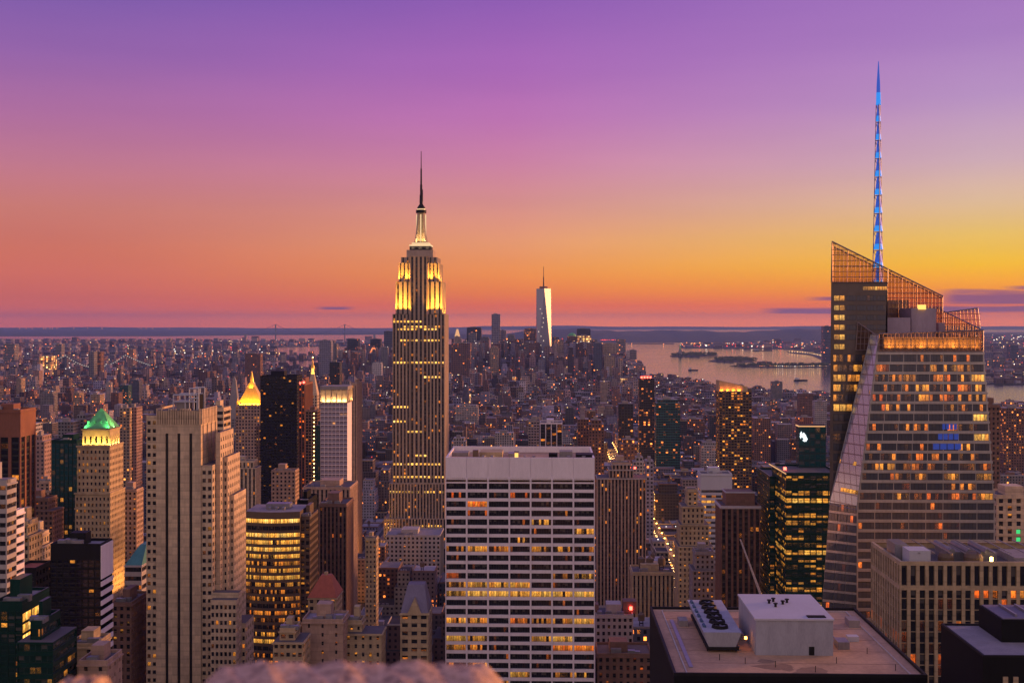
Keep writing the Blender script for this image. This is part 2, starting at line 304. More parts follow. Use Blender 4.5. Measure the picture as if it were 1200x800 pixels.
def crown_glass():
    m, t, b = newmat('crown_glass'); L = t.links.new
    o = [n for n in t.nodes if n.type == 'OUTPUT_MATERIAL'][0]
    tr = N(t, 'ShaderNodeBsdfTransparent'); tr.inputs[0].default_value = (.88, .70, .58, 1)
    b.inputs['Base Color'].default_value = (.12, .08, .07, 1); b.inputs['Roughness'].default_value = .08
    mx = N(t, 'ShaderNodeMixShader'); mx.inputs[0].default_value = .2; L(tr.outputs[0], mx.inputs[1]); L(b.outputs[0], mx.inputs[2]); L(mx.outputs[0], o.inputs[0])
crown_glass()
def facet_mat():
    m, t, b = newmat('facet_glass'); L = t.links.new
    tc = N(t, 'ShaderNodeTexCoord'); sp = N(t, 'ShaderNodeSeparateXYZ'); L(tc.outputs['Object'], sp.inputs[0])
    fz = math_(t, 'FRACT', math_(t, 'DIVIDE', sp.outputs[2], 4.1)); ln = math_(t, 'LESS_THAN', fz, .12)
    fx = math_(t, 'LESS_THAN', math_(t, 'FRACT', math_(t, 'DIVIDE', sp.outputs[0], 1.6)), .1); k = math_(t, 'MAXIMUM', ln, fx)
    L(mixc(t, k, (.42, .53, .68, 1), (.20, .21, .27, 1)), b.inputs['Base Color']); b.inputs['Metallic'].default_value = .75; b.inputs['Roughness'].default_value = .22
facet_mat()
def mirror_glass(name, c, rough=.16, metal=.8):
    m, t, b = newmat(name); b.inputs['Base Color'].default_value = (*c, 1); b.inputs['Metallic'].default_value = metal; b.inputs['Roughness'].default_value = rough
mirror_glass('tower_glass_lit', (.62, .62, .70))

# ------------------------------------------------------------------ facades
FOOT = []                                     # footprints (s0, s1, t0, t1)
RECTS = []                                    # photo rectangles of the named towers, near to far
def facade(wall, wins, org, u, width, z0, z1, cols, rows, fw, fh, d=.5, panes=(1, 1), lit=None, m=0, off=.5):
    """wall grid of piers and spandrels with real openings; each opening gets its own pane. org=(x,y), u = unit direction"""
    ux, uy = u; nx, ny = uy, -ux; cw = width/cols; ch = (z1-z0)/rows; ox, oy = org
    P = lambda a, z, k=0.0: (ox+ux*a-nx*k, oy+uy*a-ny*k, z)
    ww, hh = cw*fw, ch*fh; mx = (cw-ww)/2; mz = (ch-hh)*off
    Q = lambda a0, a1, b0, b1: wall.face([P(a0, b0), P(a1, b0), P(a1, b1), P(a0, b1)], [(a0, b0), (a1, b0), (a1, b1), (a0, b1)], m=m)
    a = 0.0
    for i in range(cols):
        l, r = i*cw+mx, i*cw+mx+ww
        Q(a, l, z0, z1); a = r
        b = z0
        for j in range(rows):
            lo = z0+j*ch+mz; hi = lo+hh
            if lo-b > 1e-3: Q(l, r, b, lo)
            b = hi
            if fh < .999:
                wall.face([P(l, lo), P(r, lo), P(r, lo, d), P(l, lo, d)], m=m); wall.face([P(l, hi, d), P(r, hi, d), P(r, hi), P(l, hi)], m=m)
            wall.face([P(l, lo), P(l, lo, d), P(l, hi, d), P(l, hi)], m=m); wall.face([P(r, lo, d), P(r, lo), P(r, hi), P(r, hi, d)], m=m)
            if wins is not None:
                w = lit(i, j) if lit else (0.08, .3, 1, 0)
                w = (w[0], w[1], w[2], random.random())
                wins.append(([P(l, lo, d), P(r, lo, d), P(r, hi, d), P(l, hi, d)], panes, w))
        if z1-b > 1e-3: Q(l, r, b, z1)
    Q(a, width, z0, z1)
def put_windows(rt, wins, mat, name='window', keep=100):
    """the highest `keep` panes are parts of their own, the rest one part"""
    order = sorted(range(len(wins)), key=lambda i: -wins[i][0][2][2])
    rest = MB()
    for k, i in enumerate(order):
        q, (a, b), w = wins[i]; uv = [(0, 0), (a, 0), (a, b), (0, b)]
        if k < keep or len(wins) <= keep+8:
            mb = MB(); mb.face(q, uv, w); mb.build(name, M[mat], rt)
        else: rest.face(q, uv, w)
    if rest.f: tag(rest.build(name+'_rows', M[mat], rt), kind='stuff')
def reg(px0, px1, py, t, depth, py1=900):
    s0, s1 = S_at(px0, t), S_at(px1, t)
    FOOT.append((s0-6, s1+6, t-10, t+depth+6)); RECTS.append((t, px0, px1, py, py1))
    return s0, s1
def lits(p, hue=.35, br=1.0, rows=None):
    """random lighting; rows = {row: share lit} counted from the top (needs total)"""
    def f(i, j):
        if rows and j in rows: return (rows[j], hue, br*random.uniform(.8, 1.3))
        return (p, hue+random.uniform(-.1, .15), br*random.uniform(.6, 1.2))
    return f
def roof_bits(rt, x0, x1, y0, y1, z, n=3, big=True, mats=('grey_conc', 'roof_grey', 'steel')):
    """parapet, bulkheads and plant on a flat roof; each its own part"""
    w, d = x1-x0, y1-y0
    pb = MB(); th = .5; hp = 1.1
    for a in ((x0, x1, y0, y0+th), (x0, x1, y1-th, y1), (x0, x0+th, y0+th, y1-th), (x1-th, x1, y0+th, y1-th)): pb.box(a[0]+.02, a[1]-.02, a[2]+.02, a[3]-.02, z, z+hp)
    pb.build('parapet', M[mats[0]], rt)
    if big:
        bx = x0+w*random.uniform(.2, .35); bw = w*random.uniform(.3, .45)
        MB().box(bx, bx+bw, y0+d*.3, y0+d*.75, z+.02, z+random.uniform(4, 7)).build('plant_room', M[mats[0]], rt)
    for k in range(n):
        cx = x0+w*random.uniform(.1, .9); cy_ = y0+d*random.uniform(.08, .28); a = random.uniform(1, 2.6)
        MB().box(cx-a, cx+a, cy_-1, cy_+1.2, z+.02, z+random.uniform(1.2, 2.6)).build('air_unit', M[mats[2]], rt)
def tank(rt, x, y, z, r=2.2, h=3.8):
    o = MB().lathe(x, y, [(r, z+3), (r, z+3+h), (.15, z+3+h+1.6)], 10).build('water_tank', M['bronze'], rt)
    lg = MB()
    for a in range(4): lg.bar((x+r*.7*math.cos(a*1.57+.78), y+r*.7*math.sin(a*1.57+.78), z), (x+r*.7*math.cos(a*1.57+.78), y+r*.7*math.sin(a*1.57+.78), z+3.05), .15)
    lg.box(x-r*.62, x+r*.62, y-r*.62, y+r*.62, z+1.4, z+1.6, bottom=True)
    lg.build('tank_stand', M['dark_metal'], o)
def tower(name, label, px0, px1, py, t, depth, wall='limestone', win='window_dark', style='punched', bay=3.4, fl=3.7, fw=.5, fh=.55, lit=None, panes=(1, 1), top=0.0,
          roofm='roof_dark', bits=3, side='auto', base_py=860, cat='building', keep=100, d=.5, big=True, group=None, steps=(), trim=True):
    """a block with real openings on the faces the avenue shows; steps = extra set-back tiers [(inset_left, inset_right, inset_y, height)]"""
    s0, s1 = reg(px0, px1, py, t, depth); zt = Z_at((px0+px1)/2, py, t); w = s1-s0
    rt = root(name, (s0+s1)/2, t+depth/2, label, cat, group)
    wb = MB(); wins = []
    zb = max(0.0, min(Z_at((px0+px1)/2, base_py, t), zt-20))
    tiers = [(-w/2, w/2, -depth/2, depth/2, zb, zt)]
    for (il, ir, iy, hh) in steps:
        a = tiers[-1]; tiers.append((a[0]+il, a[1]-ir, a[2]+iy, a[3]-iy*.5, a[5], a[5]+hh))
    sidex = 1 if (px0+px1)/2 < 640 else -1
    roof = MB()
    for k, (x0, x1, y0, y1, za, zc) in enumerate(tiers):
        ztop = zc-top if k == 0 else zc-.8
        cols = max(2, round((x1-x0)/bay)); cd_ = max(2, round((y1-y0)/bay))
        rows = max(1, round((ztop-za)/fl)) if style != 'strip' else 1
        if style == 'strip': pn = (panes[0], max(1, round((ztop-za)/fl)))
        elif style == 'ribbon': cols = max(1, round((x1-x0)/ (bay*6))); cd_ = max(1, round((y1-y0)/(bay*6))); pn = (6, 1)
        else: pn = (1, 2) if panes == (1, 1) and t < 1200 else panes
        if style == 'strip': fh_ = .985
        else: fh_ = fh
        facade(wb, wins, (x0, y0), (1, 0), x1-x0, za, ztop, cols, rows, fw, fh_, d, pn, lit)
        if side:
            if sidex > 0: facade(wb, wins, (x1, y0), (0, 1), y1-y0, za, ztop, cd_, rows, fw, fh_, d, pn, lit)
            else: facade(wb, wins, (x0, y1), (0, -1), y1-y0, za, ztop, cd_, rows, fw, fh_, d, pn, lit)
        if ztop < zc:
            wb.face([(x0, y0, ztop), (x1, y0, ztop), (x1, y0, zc), (x0, y0, zc)])
            xs = x1 if sidex > 0 else x0
            q = [(xs, y0, ztop), (xs, y1, ztop), (xs, y1, zc), (xs, y0, zc)]; wb.face(q if sidex > 0 else q[::-1])
        xo = x0 if sidex > 0 else x1
        q = [(xo, y1, za), (xo, y0, za), (xo, y0, zc), (xo, y1, zc)]; wb.face(q if sidex > 0 else q[::-1])
        wb.face([(x1, y1, za), (x0, y1, za), (x0, y1, zc), (x1, y1, zc)])
        roof.face([(x0, y0, zc), (x1, y0, zc), (x1, y1, zc), (x0, y1, zc)])
        if k == 0 and zb > 0: wb.box(x0, x1, y0, y1, 0, zb, top=False)
    wb.build('wall', M[wall], rt); roof.build('roof', M[roofm], rt)
    put_windows(rt, wins, win, keep=keep)
    if trim and side and t < 1300 and wall not in ('green_glassy', 'dark_metal', 'black', 'bronze'):
        for k, (x0, x1, y0, y1, za, zc) in enumerate(tiers):
            lv = [(zc-.9, .55, .5)]+([(zc-fl*(3 if px0 % 2 else 5), .35, .3), (zc-fl*14, .3, .28)] if style == 'punched' and zc-za > 60 else [])
            for (z, hh, pr) in lv:
                c = MB(); c.box(x0-pr, x1+pr, y0-pr, y0-.004, z, z+hh, bottom=True)
                if sidex > 0: c.box(x1+.004, x1+pr, y0, y1, z, z+hh, bottom=True)
                else: c.box(x0-pr, x0-.004, y0, y1, z, z+hh, bottom=True)
                c.build('cornice', M['pale_conc' if wall in ('brown_brick', 'salmon_stone') and px1 % 2 else wall], rt)
    x0, x1, y0, y1, za, zc = tiers[-1]
    if bits is not None: roof_bits(rt, x0, x1, y0, y1, zc, bits, big, mats=(wall, roofm, 'steel'))
    return rt, tiers
def glow(rt, x, y, z, sx, sy, power, color=(1, .6, .15), aim=(0, 0, 1), name='floodlight', kind='AREA', housing=True, spread=150):
    ld = bpy.data.lights.new(name+'_lamp', kind); ld.energy = power; ld.color = color
    if kind == 'AREA': ld.shape = 'RECTANGLE'; ld.size = sx; ld.size_y = sy; ld.spread = R(spread)
    else: ld.shadow_soft_size = .5
    lo = bpy.data.objects.new(name+'_lamp', ld); col.objects.link(lo)
    lo.location = (x, y, z); lo.rotation_euler = Vector(aim).to_track_quat('-Z', 'Y').to_euler(); lo.parent = rt
    if housing: MB().box(x-sx/2, x+sx/2, y-.2, y+.2, z-.6, z-.15).build(name, M['dark_metal'], rt)
# ------------------------------------------------------------------ ground, water, far shores
def sheet(name, pts, z0, z1, mat, m=None):
    mb = MB(); mb.face([(x, y, z1) for x, y in pts])
    n = len(pts)
    for i in range(n):
        a, b = pts[i], pts[(i+1) % n]; mb.face([(a[0], a[1], z0), (b[0], b[1], z0), (b[0], b[1], z1), (a[0], a[1], z1)])
    return tag(mb.build(name, M[mat]), kind='structure')
def ccw(p):
    a = sum(p[i][0]*p[(i+1) % len(p)][1]-p[(i+1) % len(p)][0]*p[i][1] for i in range(len(p)))
    return p if a > 0 else p[::-1]
w_ = MB(); w_.face([(-45000, -3000, 0), (45000, -3000, 0), (45000, 42000, 0), (-45000, 42000, 0)]); tag(w_.build('water', M['water']), kind='structure')
MAN = [(-9000, -2500), (9000, -2500), gxy(1900, 505), gxy(1500, 495), gxy(1250, 484), gxy(1160, 479), gxy(1010, 473), gxy(960, 468), gxy(905, 464), gxy(850, 458), gxy(800, 449),
       gxy(757, 442), gxy(742, 433), gxy(700, 427.5), gxy(600, 426), gxy(500, 426), gxy(440, 428), gxy(376, 434.0), gxy(300, 434.5), gxy(250, 431), gxy(100, 434), gxy(-200, 440), gxy(-600, 455)]
BRK = [gxy(-700, 446), gxy(-200, 434), gxy(100, 429), gxy(250, 427.5), gxy(300, 423), gxy(340, 421.5), gxy(376, 421), gxy(430, 419), gxy(425, 417), gxy(350, 416.5), gxy(318, 414), gxy(322, 407), gxy(360, 405.5), gxy(430, 405), gxy(445, 402.5), gxy(470, 400.2), gxy(300, 399), gxy(100, 398.3), gxy(-300, 398), gxy(-900, 398)]
NJ = [gxy(797, 407.5), gxy(860, 408), gxy(930, 409), gxy(962, 413), gxy(972, 419), gxy(978, 431), gxy(1060, 440), gxy(1145, 449), gxy(1210, 450), gxy(1500, 455), gxy(2100, 462), gxy(2300, 392), gxy(1500, 391), gxy(1150, 391), gxy(960, 397), gxy(860, 402), gxy(797, 403.5)]
GOV = [gxy(500, 423), gxy(620, 422.5), gxy(640, 419), gxy(600, 417), gxy(510, 417.5)]
sheet('ground', ccw(MAN), -1, 3, 'land'); sheet('ground', ccw(BRK), -1, 3, 'land'); sheet('ground', ccw(NJ), -1, 3, 'land'); sheet('island', ccw(GOV), -1, 3, 'land')
LIB = [gxy(785, 416.6), gxy(797, 417.6), gxy(820, 418), gxy(842, 416.6), gxy(838, 415), gxy(800, 414.2)]
ELL = [gxy(830, 423), gxy(850, 424), gxy(882, 423.4), gxy(887, 421.5), gxy(870, 419.2), gxy(845, 419.5)]
sheet('island', ccw(LIB), -1, 3, 'land'); sheet('island', ccw(ELL), -1, 3, 'land')
for pts in ([gxy(855, 428.5), gxy(900, 430), gxy(972, 429.5), gxy(972, 425.8), gxy(890, 426.5)], [gxy(922, 411.6), gxy(960, 414), gxy(968, 419), gxy(962, 420.5), gxy(950, 415.5), gxy(925, 412.8)],
            [gxy(735, 402.6), gxy(790, 402.8), gxy(790, 401.8), gxy(735, 401.8)]):
    sheet('pier_land', ccw(pts), -1, 3, 'land')
def hills(name, px0, px1, dist, deep, zf, n=90):
    mb = MB(); rows = 7; g = []
    for j in range(rows):
        Yd = dist+deep*j/(rows-1); g.append([])
        for i in range(n+1):
            px = px0+(px1-px0)*i/n; k = math.sin(math.pi*min(1, j/(rows-1)+.0))
            e = min(1, i/8, (n-i)/8)
            z = 2+zf(px)*k*e*(.86+.14*math.sin(px*.045+j)+.06*math.sin(px*.17+2*j))
            g[-1].append(((px-600)/F*dist+((px-600)/F)*(Yd-dist)*1.0, Yd, z))
    for j in range(rows-1):
        for i in range(n): mb.face([g[j][i], g[j][i+1], g[j+1][i+1], g[j+1][i]])
    for i in range(n): a, b = g[0][i], g[0][i+1]; mb.face([(a[0], a[1], -1), (b[0], b[1], -1), b, a])
    return tag(mb.build(name, M['hill'], smooth=True), kind='structure')
hills('hills', 575, 1010, 14700, 9000, lambda px: 122+14*math.sin(px*.021))
hills('hills', 500, 640, 17500, 5000, lambda px: 45)
hills('far_shore_and_haze', -500, 1900, 37500, 4000, lambda px: 46+16*math.sin(px*.013)+(50 if px > 560 else 0))
sheet('far_shore_and_haze', ccw([gxy(-500, 394.2), gxy(200, 393.6), gxy(330, 392.2), gxy(560, 391.4), gxy(560, 386.2), gxy(-500, 386.2)]), -1, 3, 'hill')  # added flat sheet, its dark colour standing in for sea haze
hills('far_shore_and_haze', 940, 1900, 19000, 9000, lambda px: 40+8*math.sin(px*.02))
# the air itself
hz = MB(); hz.box(-46000, 46000, -3500, 43000, -2, 470, bottom=True); ho = hz.build('haze', [])
hm = bpy.data.materials.new('haze'); hm.use_nodes = True; ht = hm.node_tree; ht.nodes.clear()
ov = N(ht, 'ShaderNodeOutputMaterial'); pv = N(ht, 'ShaderNodeVolumePrincipled'); pv.inputs['Color'].default_value = (.24, .40, 1, 1); pv.inputs['Density'].default_value = 2.4e-5; pv.inputs['Anisotropy'].default_value = .2
ht.links.new(pv.outputs[0], ov.inputs['Volume']); ho.data.materials.append(hm); tag(ho, kind='stuff')

# streets
def road(name, s0, s1, t0, t1, z=3.15):
    mb = MB(); P = [xy(s0, t0), xy(s1, t0), xy(s1, t1), xy(s0, t1)]; mb.face([(x, y, z) for x, y in P]); return tag(mb.build(name, M['asphalt']), kind='structure')
AVE = [-1300, -1020, -740, -465, -190, 125, 400, 680, 950, 1230, 1500]
for a in AVE: road('road', a-11, a+11, 500, 2600)
plain('pavement', (.22, .2, .2), streak=False)
for a in (125, -190):
    for sgn in (-1, 1):
        mb = MB(); c0 = a+sgn*13.5; P = [xy(c0-2.4, 500), xy(c0+2.4, 500), xy(c0+2.4, 2600), xy(c0-2.4, 2600)]
        mb.face([(x, y, 3.29) for x, y in P]); tag(mb.build('pavement', M['pavement']), kind='structure')
mk = MB()
for a in (125, -190):
    for lane in (-6.5, -2.2, 2.2, 6.5):
        t = 900
        while t < 2600:
            P = [xy(a+lane-.1, t), xy(a+lane+.1, t), xy(a+lane+.1, t+4), xy(a+lane-.1, t+4)]; mk.face([(x, y, 3.16) for x, y in P]); t += 12
plain('road_paint', (.8, .8, .78), streak=False); tag(mk.build('road_markings', M['road_paint']), kind='structure')

# ------------------------------------------------------------------ the named towers
# 1. floodlit art-deco tower with mast
def art_deco():
    t = 1320; s0, s1 = S_at(460, t), S_at(521, t); k = (s1-s0)/61; sc0 = (s0+s1)/2
    FOOT.append((sc0-60, sc0+60, t-30, t+90)); RECTS.append((t, 460, 527, 180, 640)); RECTS.append((t, 450, 522, 565, 900))
    D = 56; rt = root('skyscraper', sc0, t+D/2, 'tallest stepped art deco skyscraper with yellow floodlit crown and mast', 'skyscraper')
    z = lambda py: Z_at(490, py, t)
    wb = MB(); wins = []
    def band(x0, x1, y0, y1, za, zb, cols, m=0, rowsdef=None, sides=True, lit=.05, fw=.52):
        def lf(i, j): return (lit, .32, .9, 0)
        n = max(1, round((zb-za)/3.9))
        facade(wb, wins, (x0, y0), (1, 0), x1-x0, za, zb, cols, 1, fw, .995, .55, (1, n), lf)
        if sides:
            c2 = max(2, round((y1-y0)/((x1-x0)/cols)))
            facade(wb, wins, (x1, y0), (0, 1), y1-y0, za, zb, c2, 1, .42, .995, .4, (1, n), lambda i, j: (.03, .3, .8, 0))
            wb.face([(x0, y1, za), (x0, y0, za), (x0, y0, zb), (x0, y1, zb)]); wb.face([(x1, y1, za), (x0, y1, za), (x0, y1, zb), (x1, y1, zb)])
        wb.face([(x0, y0, zb), (x1, y0, zb), (x1, y1, zb), (x0, y1, zb)])
    W = s1-s0; h = W/2
    # shaft: two flanks and a recessed centre bay
    zs, z1, z2, z3, z4 = z(368), z(330), z(308), z(300), z(292)
    z0 = z(566)
    fl = W*.335
    win_mat('lit_row', fx=(0, 1), fy=(0, 1))
    band(-h, -h+fl, -28, 28, z0, zs, 5, sides=False); band(h-fl, h, -28, 28, z0, zs, 5, sides=False)
    band(-h+fl, h-fl, -26.6, 28, z0, z3, 4, sides=False)
    facade(wb, wins, (h, -28), (0, 1), 56, z0, zs, 9, 1, .36, .995, .4, (1, round((zs-z0)/3.9)), lambda i, j: (.04, .3, .8, 0))
    wb.face([(-h, 28, z0), (-h, -28, z0), (-h, -28, zs), (-h, 28, zs)]); wb.face([(h, 28, z0), (-h, 28, z0), (-h, 28, zs), (h, 28, zs)])
    for sg in (-1, 1):
        for (io, ii, yb, za, zb, cn) in ((3, fl-.2, -25.0, zs, z1, 3), (6.2, fl-.5, -23.4, z1, z2, 3), (8.5, fl-.8, -22, z2, z3-1, 2)):
            a, b = (-h+io, -h+ii) if sg < 0 else (h-ii, h-io); band(a, b, yb, -yb, za, zb, cn, lit=.12, sides=False, fw=.36)
            xo = a if sg < 0 else b
            if sg > 0: facade(wb, wins, (xo, yb), (0, 1), -2*yb, za, zb, 6, 1, .4, .995, .4, (1, 8), lambda i, j: (.05, .3, .8, 0))
            else: wb.face([(xo, -yb, za), (xo, yb, za), (xo, yb, zb), (xo, -yb, zb)])
    # lower wings
    b0 = z(640)-40
    for (x0, x1, yf, yb, zt) in ((-h-3.6, h+.6, -31, 31, z(566)), (-h-8.6, h+2, -35, 34, z(600)-6), (-h-14, h+8, -40, 36, 24)):
        c = round((x1-x0)/3.3); za = 3; n = max(1, round((zt-za)/3.9))
        facade(wb, wins, (x0, yf), (1, 0), x1-x0, za, zt, c, 1, .5, .985, .5, (1, n), lambda i, j: (.07, .32, 1, 0))
        wb.face([(x1, yf, za), (x1, yb, za), (x1, yb, zt), (x1, yf, zt)]); wb.face([(x0, yb, za), (x0, yf, za), (x0, yf, zt), (x0, yb, zt)]); wb.face([(x0, yf, zt), (x1, yf, zt), (x1, yb, zt), (x0, yb, zt)])
    wb.build('wall', M['esb_stone'], rt)
    put_windows(rt, wins, 'window_strip', 'window_strip')
    # whole floors with the lamps on, one pane row each
    for py, a, b in ((378, .0, .55), (384, .2, .9), (387, .1, .85), (400, .15, .9), (426, 0, 1), (443, .6, .95), (478, 0, .3), (495, 0, .25), (507, .25, .6), (535, .35, .65), (545, 0, .95), (560, 0, .98), (577, 0, .98), (616, .4, .95)):
        zz = z(py); mb = MB(); x = -h+W*a; yf = -28.12 if py < 566 else (-31.12 if py < 603 else -35.12); W2 = W; xo = -h
        if py >= 566: x = (-h-3)+(W+3)*a; W2 = W+3; xo = -h-3
        xe = xo+W2*b; pcs = [(x, xe, yf+.62)] if py >= 566 else [(max(x, -h), min(xe, -h+fl), yf+.62), (max(x, -h+fl), min(xe, h-fl), yf+2.02), (max(x, h-fl), min(xe, h), yf+.62)]
        for (xa, xb, yy) in pcs:
            if xb-xa < 2: continue
            mb = MB(); mb.face([(xa+.1, yy, zz), (xb-.1, yy, zz), (xb-.1, yy, zz+2.1), (xa+.1, yy, zz+2.1)], [(0, 0), ((xb-xa)/3.3, 0), ((xb-xa)/3.3, 1), (0, 1)], (.84, .55, 2.4, random.random()))
            mb.build('lit_window_row', M['lit_row'], rt)
    # shoulders, mooring mast and antenna
    MB().box(-14.5, 14.5, -15, 15, z3-2, z4, 1).box(-17.5, 17.5, -18, 18, z3-6, z3-2).build('shoulder', M['esb_stone'], rt)
    o = MB().box(-11.6, 11.6, -12, 12, z4, z4+4.4).build('observatory', M['dark_metal'], rt)
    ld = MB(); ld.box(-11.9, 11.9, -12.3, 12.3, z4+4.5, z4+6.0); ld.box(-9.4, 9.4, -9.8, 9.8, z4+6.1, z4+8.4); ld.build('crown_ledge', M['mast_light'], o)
    zb_, zt_ = z4+8.4, z(247)
    m_ = MB(); m_.lathe(0, 0, [(5.4, zb_), (4.7, zb_+12), (4.3, zt_)], 16); m_.build('mooring_mast', M['tan_stone'], rt)
    for a in range(4):
        f = MB(); an = a*math.pi/2+math.pi/4; c, s_ = math.cos(an), math.sin(an)
        for k0, k1, r0, r1 in ((0, .25, 9.0, 7.0), (.25, .6, 7.0, 5.6), (.6, 1, 5.6, 4.6)):
            za, zb = zb_+(zt_-zb_)*k0, zb_+(zt_-zb_)*k1
            A = [(c*3.5-s_*1.1, s_*3.5+c*1.1, za), (c*r0-s_*1.1, s_*r0+c*1.1, za), (c*r0+s_*1.1, s_*r0-c*1.1, za), (c*3.5+s_*1.1, s_*3.5-c*1.1, za)]
            B = [(c*3.5-s_*1.1, s_*3.5+c*1.1, zb), (c*r1-s_*1.1, s_*r1+c*1.1, zb), (c*r1+s_*1.1, s_*r1-c*1.1, zb), (c*3.5+s_*1.1, s_*3.5-c*1.1, zb)]
            for i in range(4): j = (i+1) % 4; f.face([A[i], A[j], B[j], B[i]])
            f.face(B)
        f.build('mast_wing', M['esb_stone'], rt)
    for a in range(4):
        an = a*math.pi/2; c, s_ = math.cos(an), math.sin(an)
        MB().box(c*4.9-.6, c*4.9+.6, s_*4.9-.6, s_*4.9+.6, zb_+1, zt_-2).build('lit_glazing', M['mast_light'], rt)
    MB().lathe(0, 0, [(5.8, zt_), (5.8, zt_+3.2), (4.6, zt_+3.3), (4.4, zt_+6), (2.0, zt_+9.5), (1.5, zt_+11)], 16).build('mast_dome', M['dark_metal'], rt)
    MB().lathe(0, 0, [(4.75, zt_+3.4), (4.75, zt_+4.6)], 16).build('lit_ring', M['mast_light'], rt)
    zq = zt_+11; zt = z(173)
    an = MB(); an.lathe(0, 0, [(1.9, zq), (1.7, zq+9), (1.3, zq+9.2), (1.3, zq+20), (.95, zq+20.2), (.85, zq+38), (.55, zq+38.2), (.35, zt)], 8)
    for k in range(14): zz = zq+2+k*2.6; an.box(-1.5+.05*k, 1.5-.05*k, -.3, .3, zz, zz+.5)
    an.box(1.4, 2.0, -.3, .3, zq+2, zq+15)
    an.build('antenna', M['dark_metal'], rt)
    Y = (1, .43, .035)
    for sg in (-1, 1):
        for x in (-h+4.5, -h+fl*.5, -h+fl-3): glow(rt, sg*x, -28.0, zs+.3, 4.5, .7, 11500, Y, (0, .0, 1), spread=64)
        for x in (-h+6.5, -h+fl-3): glow(rt, sg*x, -25.4, z1+.3, 3.6, .6, 8200, Y, (0, .0, 1), spread=72)
    for y in (-18, 0, 18): glow(rt, h-1.2, y, zs+.4, 1.0, 3.5, 7000, Y, (-.02, 0, 1), spread=70)
    for y in (-14, 6): glow(rt, h-4.6, y, z1+.7, .8, 3.0, 3200, Y, (-.12, 0, 1))
    for x in (-4, 4): glow(rt, x, -8.5, z4+9, 2, .6, 2200, (1, .62, .2), (0, .12, 1), housing=False)
    for x in (-8, 0, 8): glow(rt, x, -14.4, z4+1, 2.4, .6, 900, (1, .7, .4), (0, .25, 1), housing=False)
art_deco()

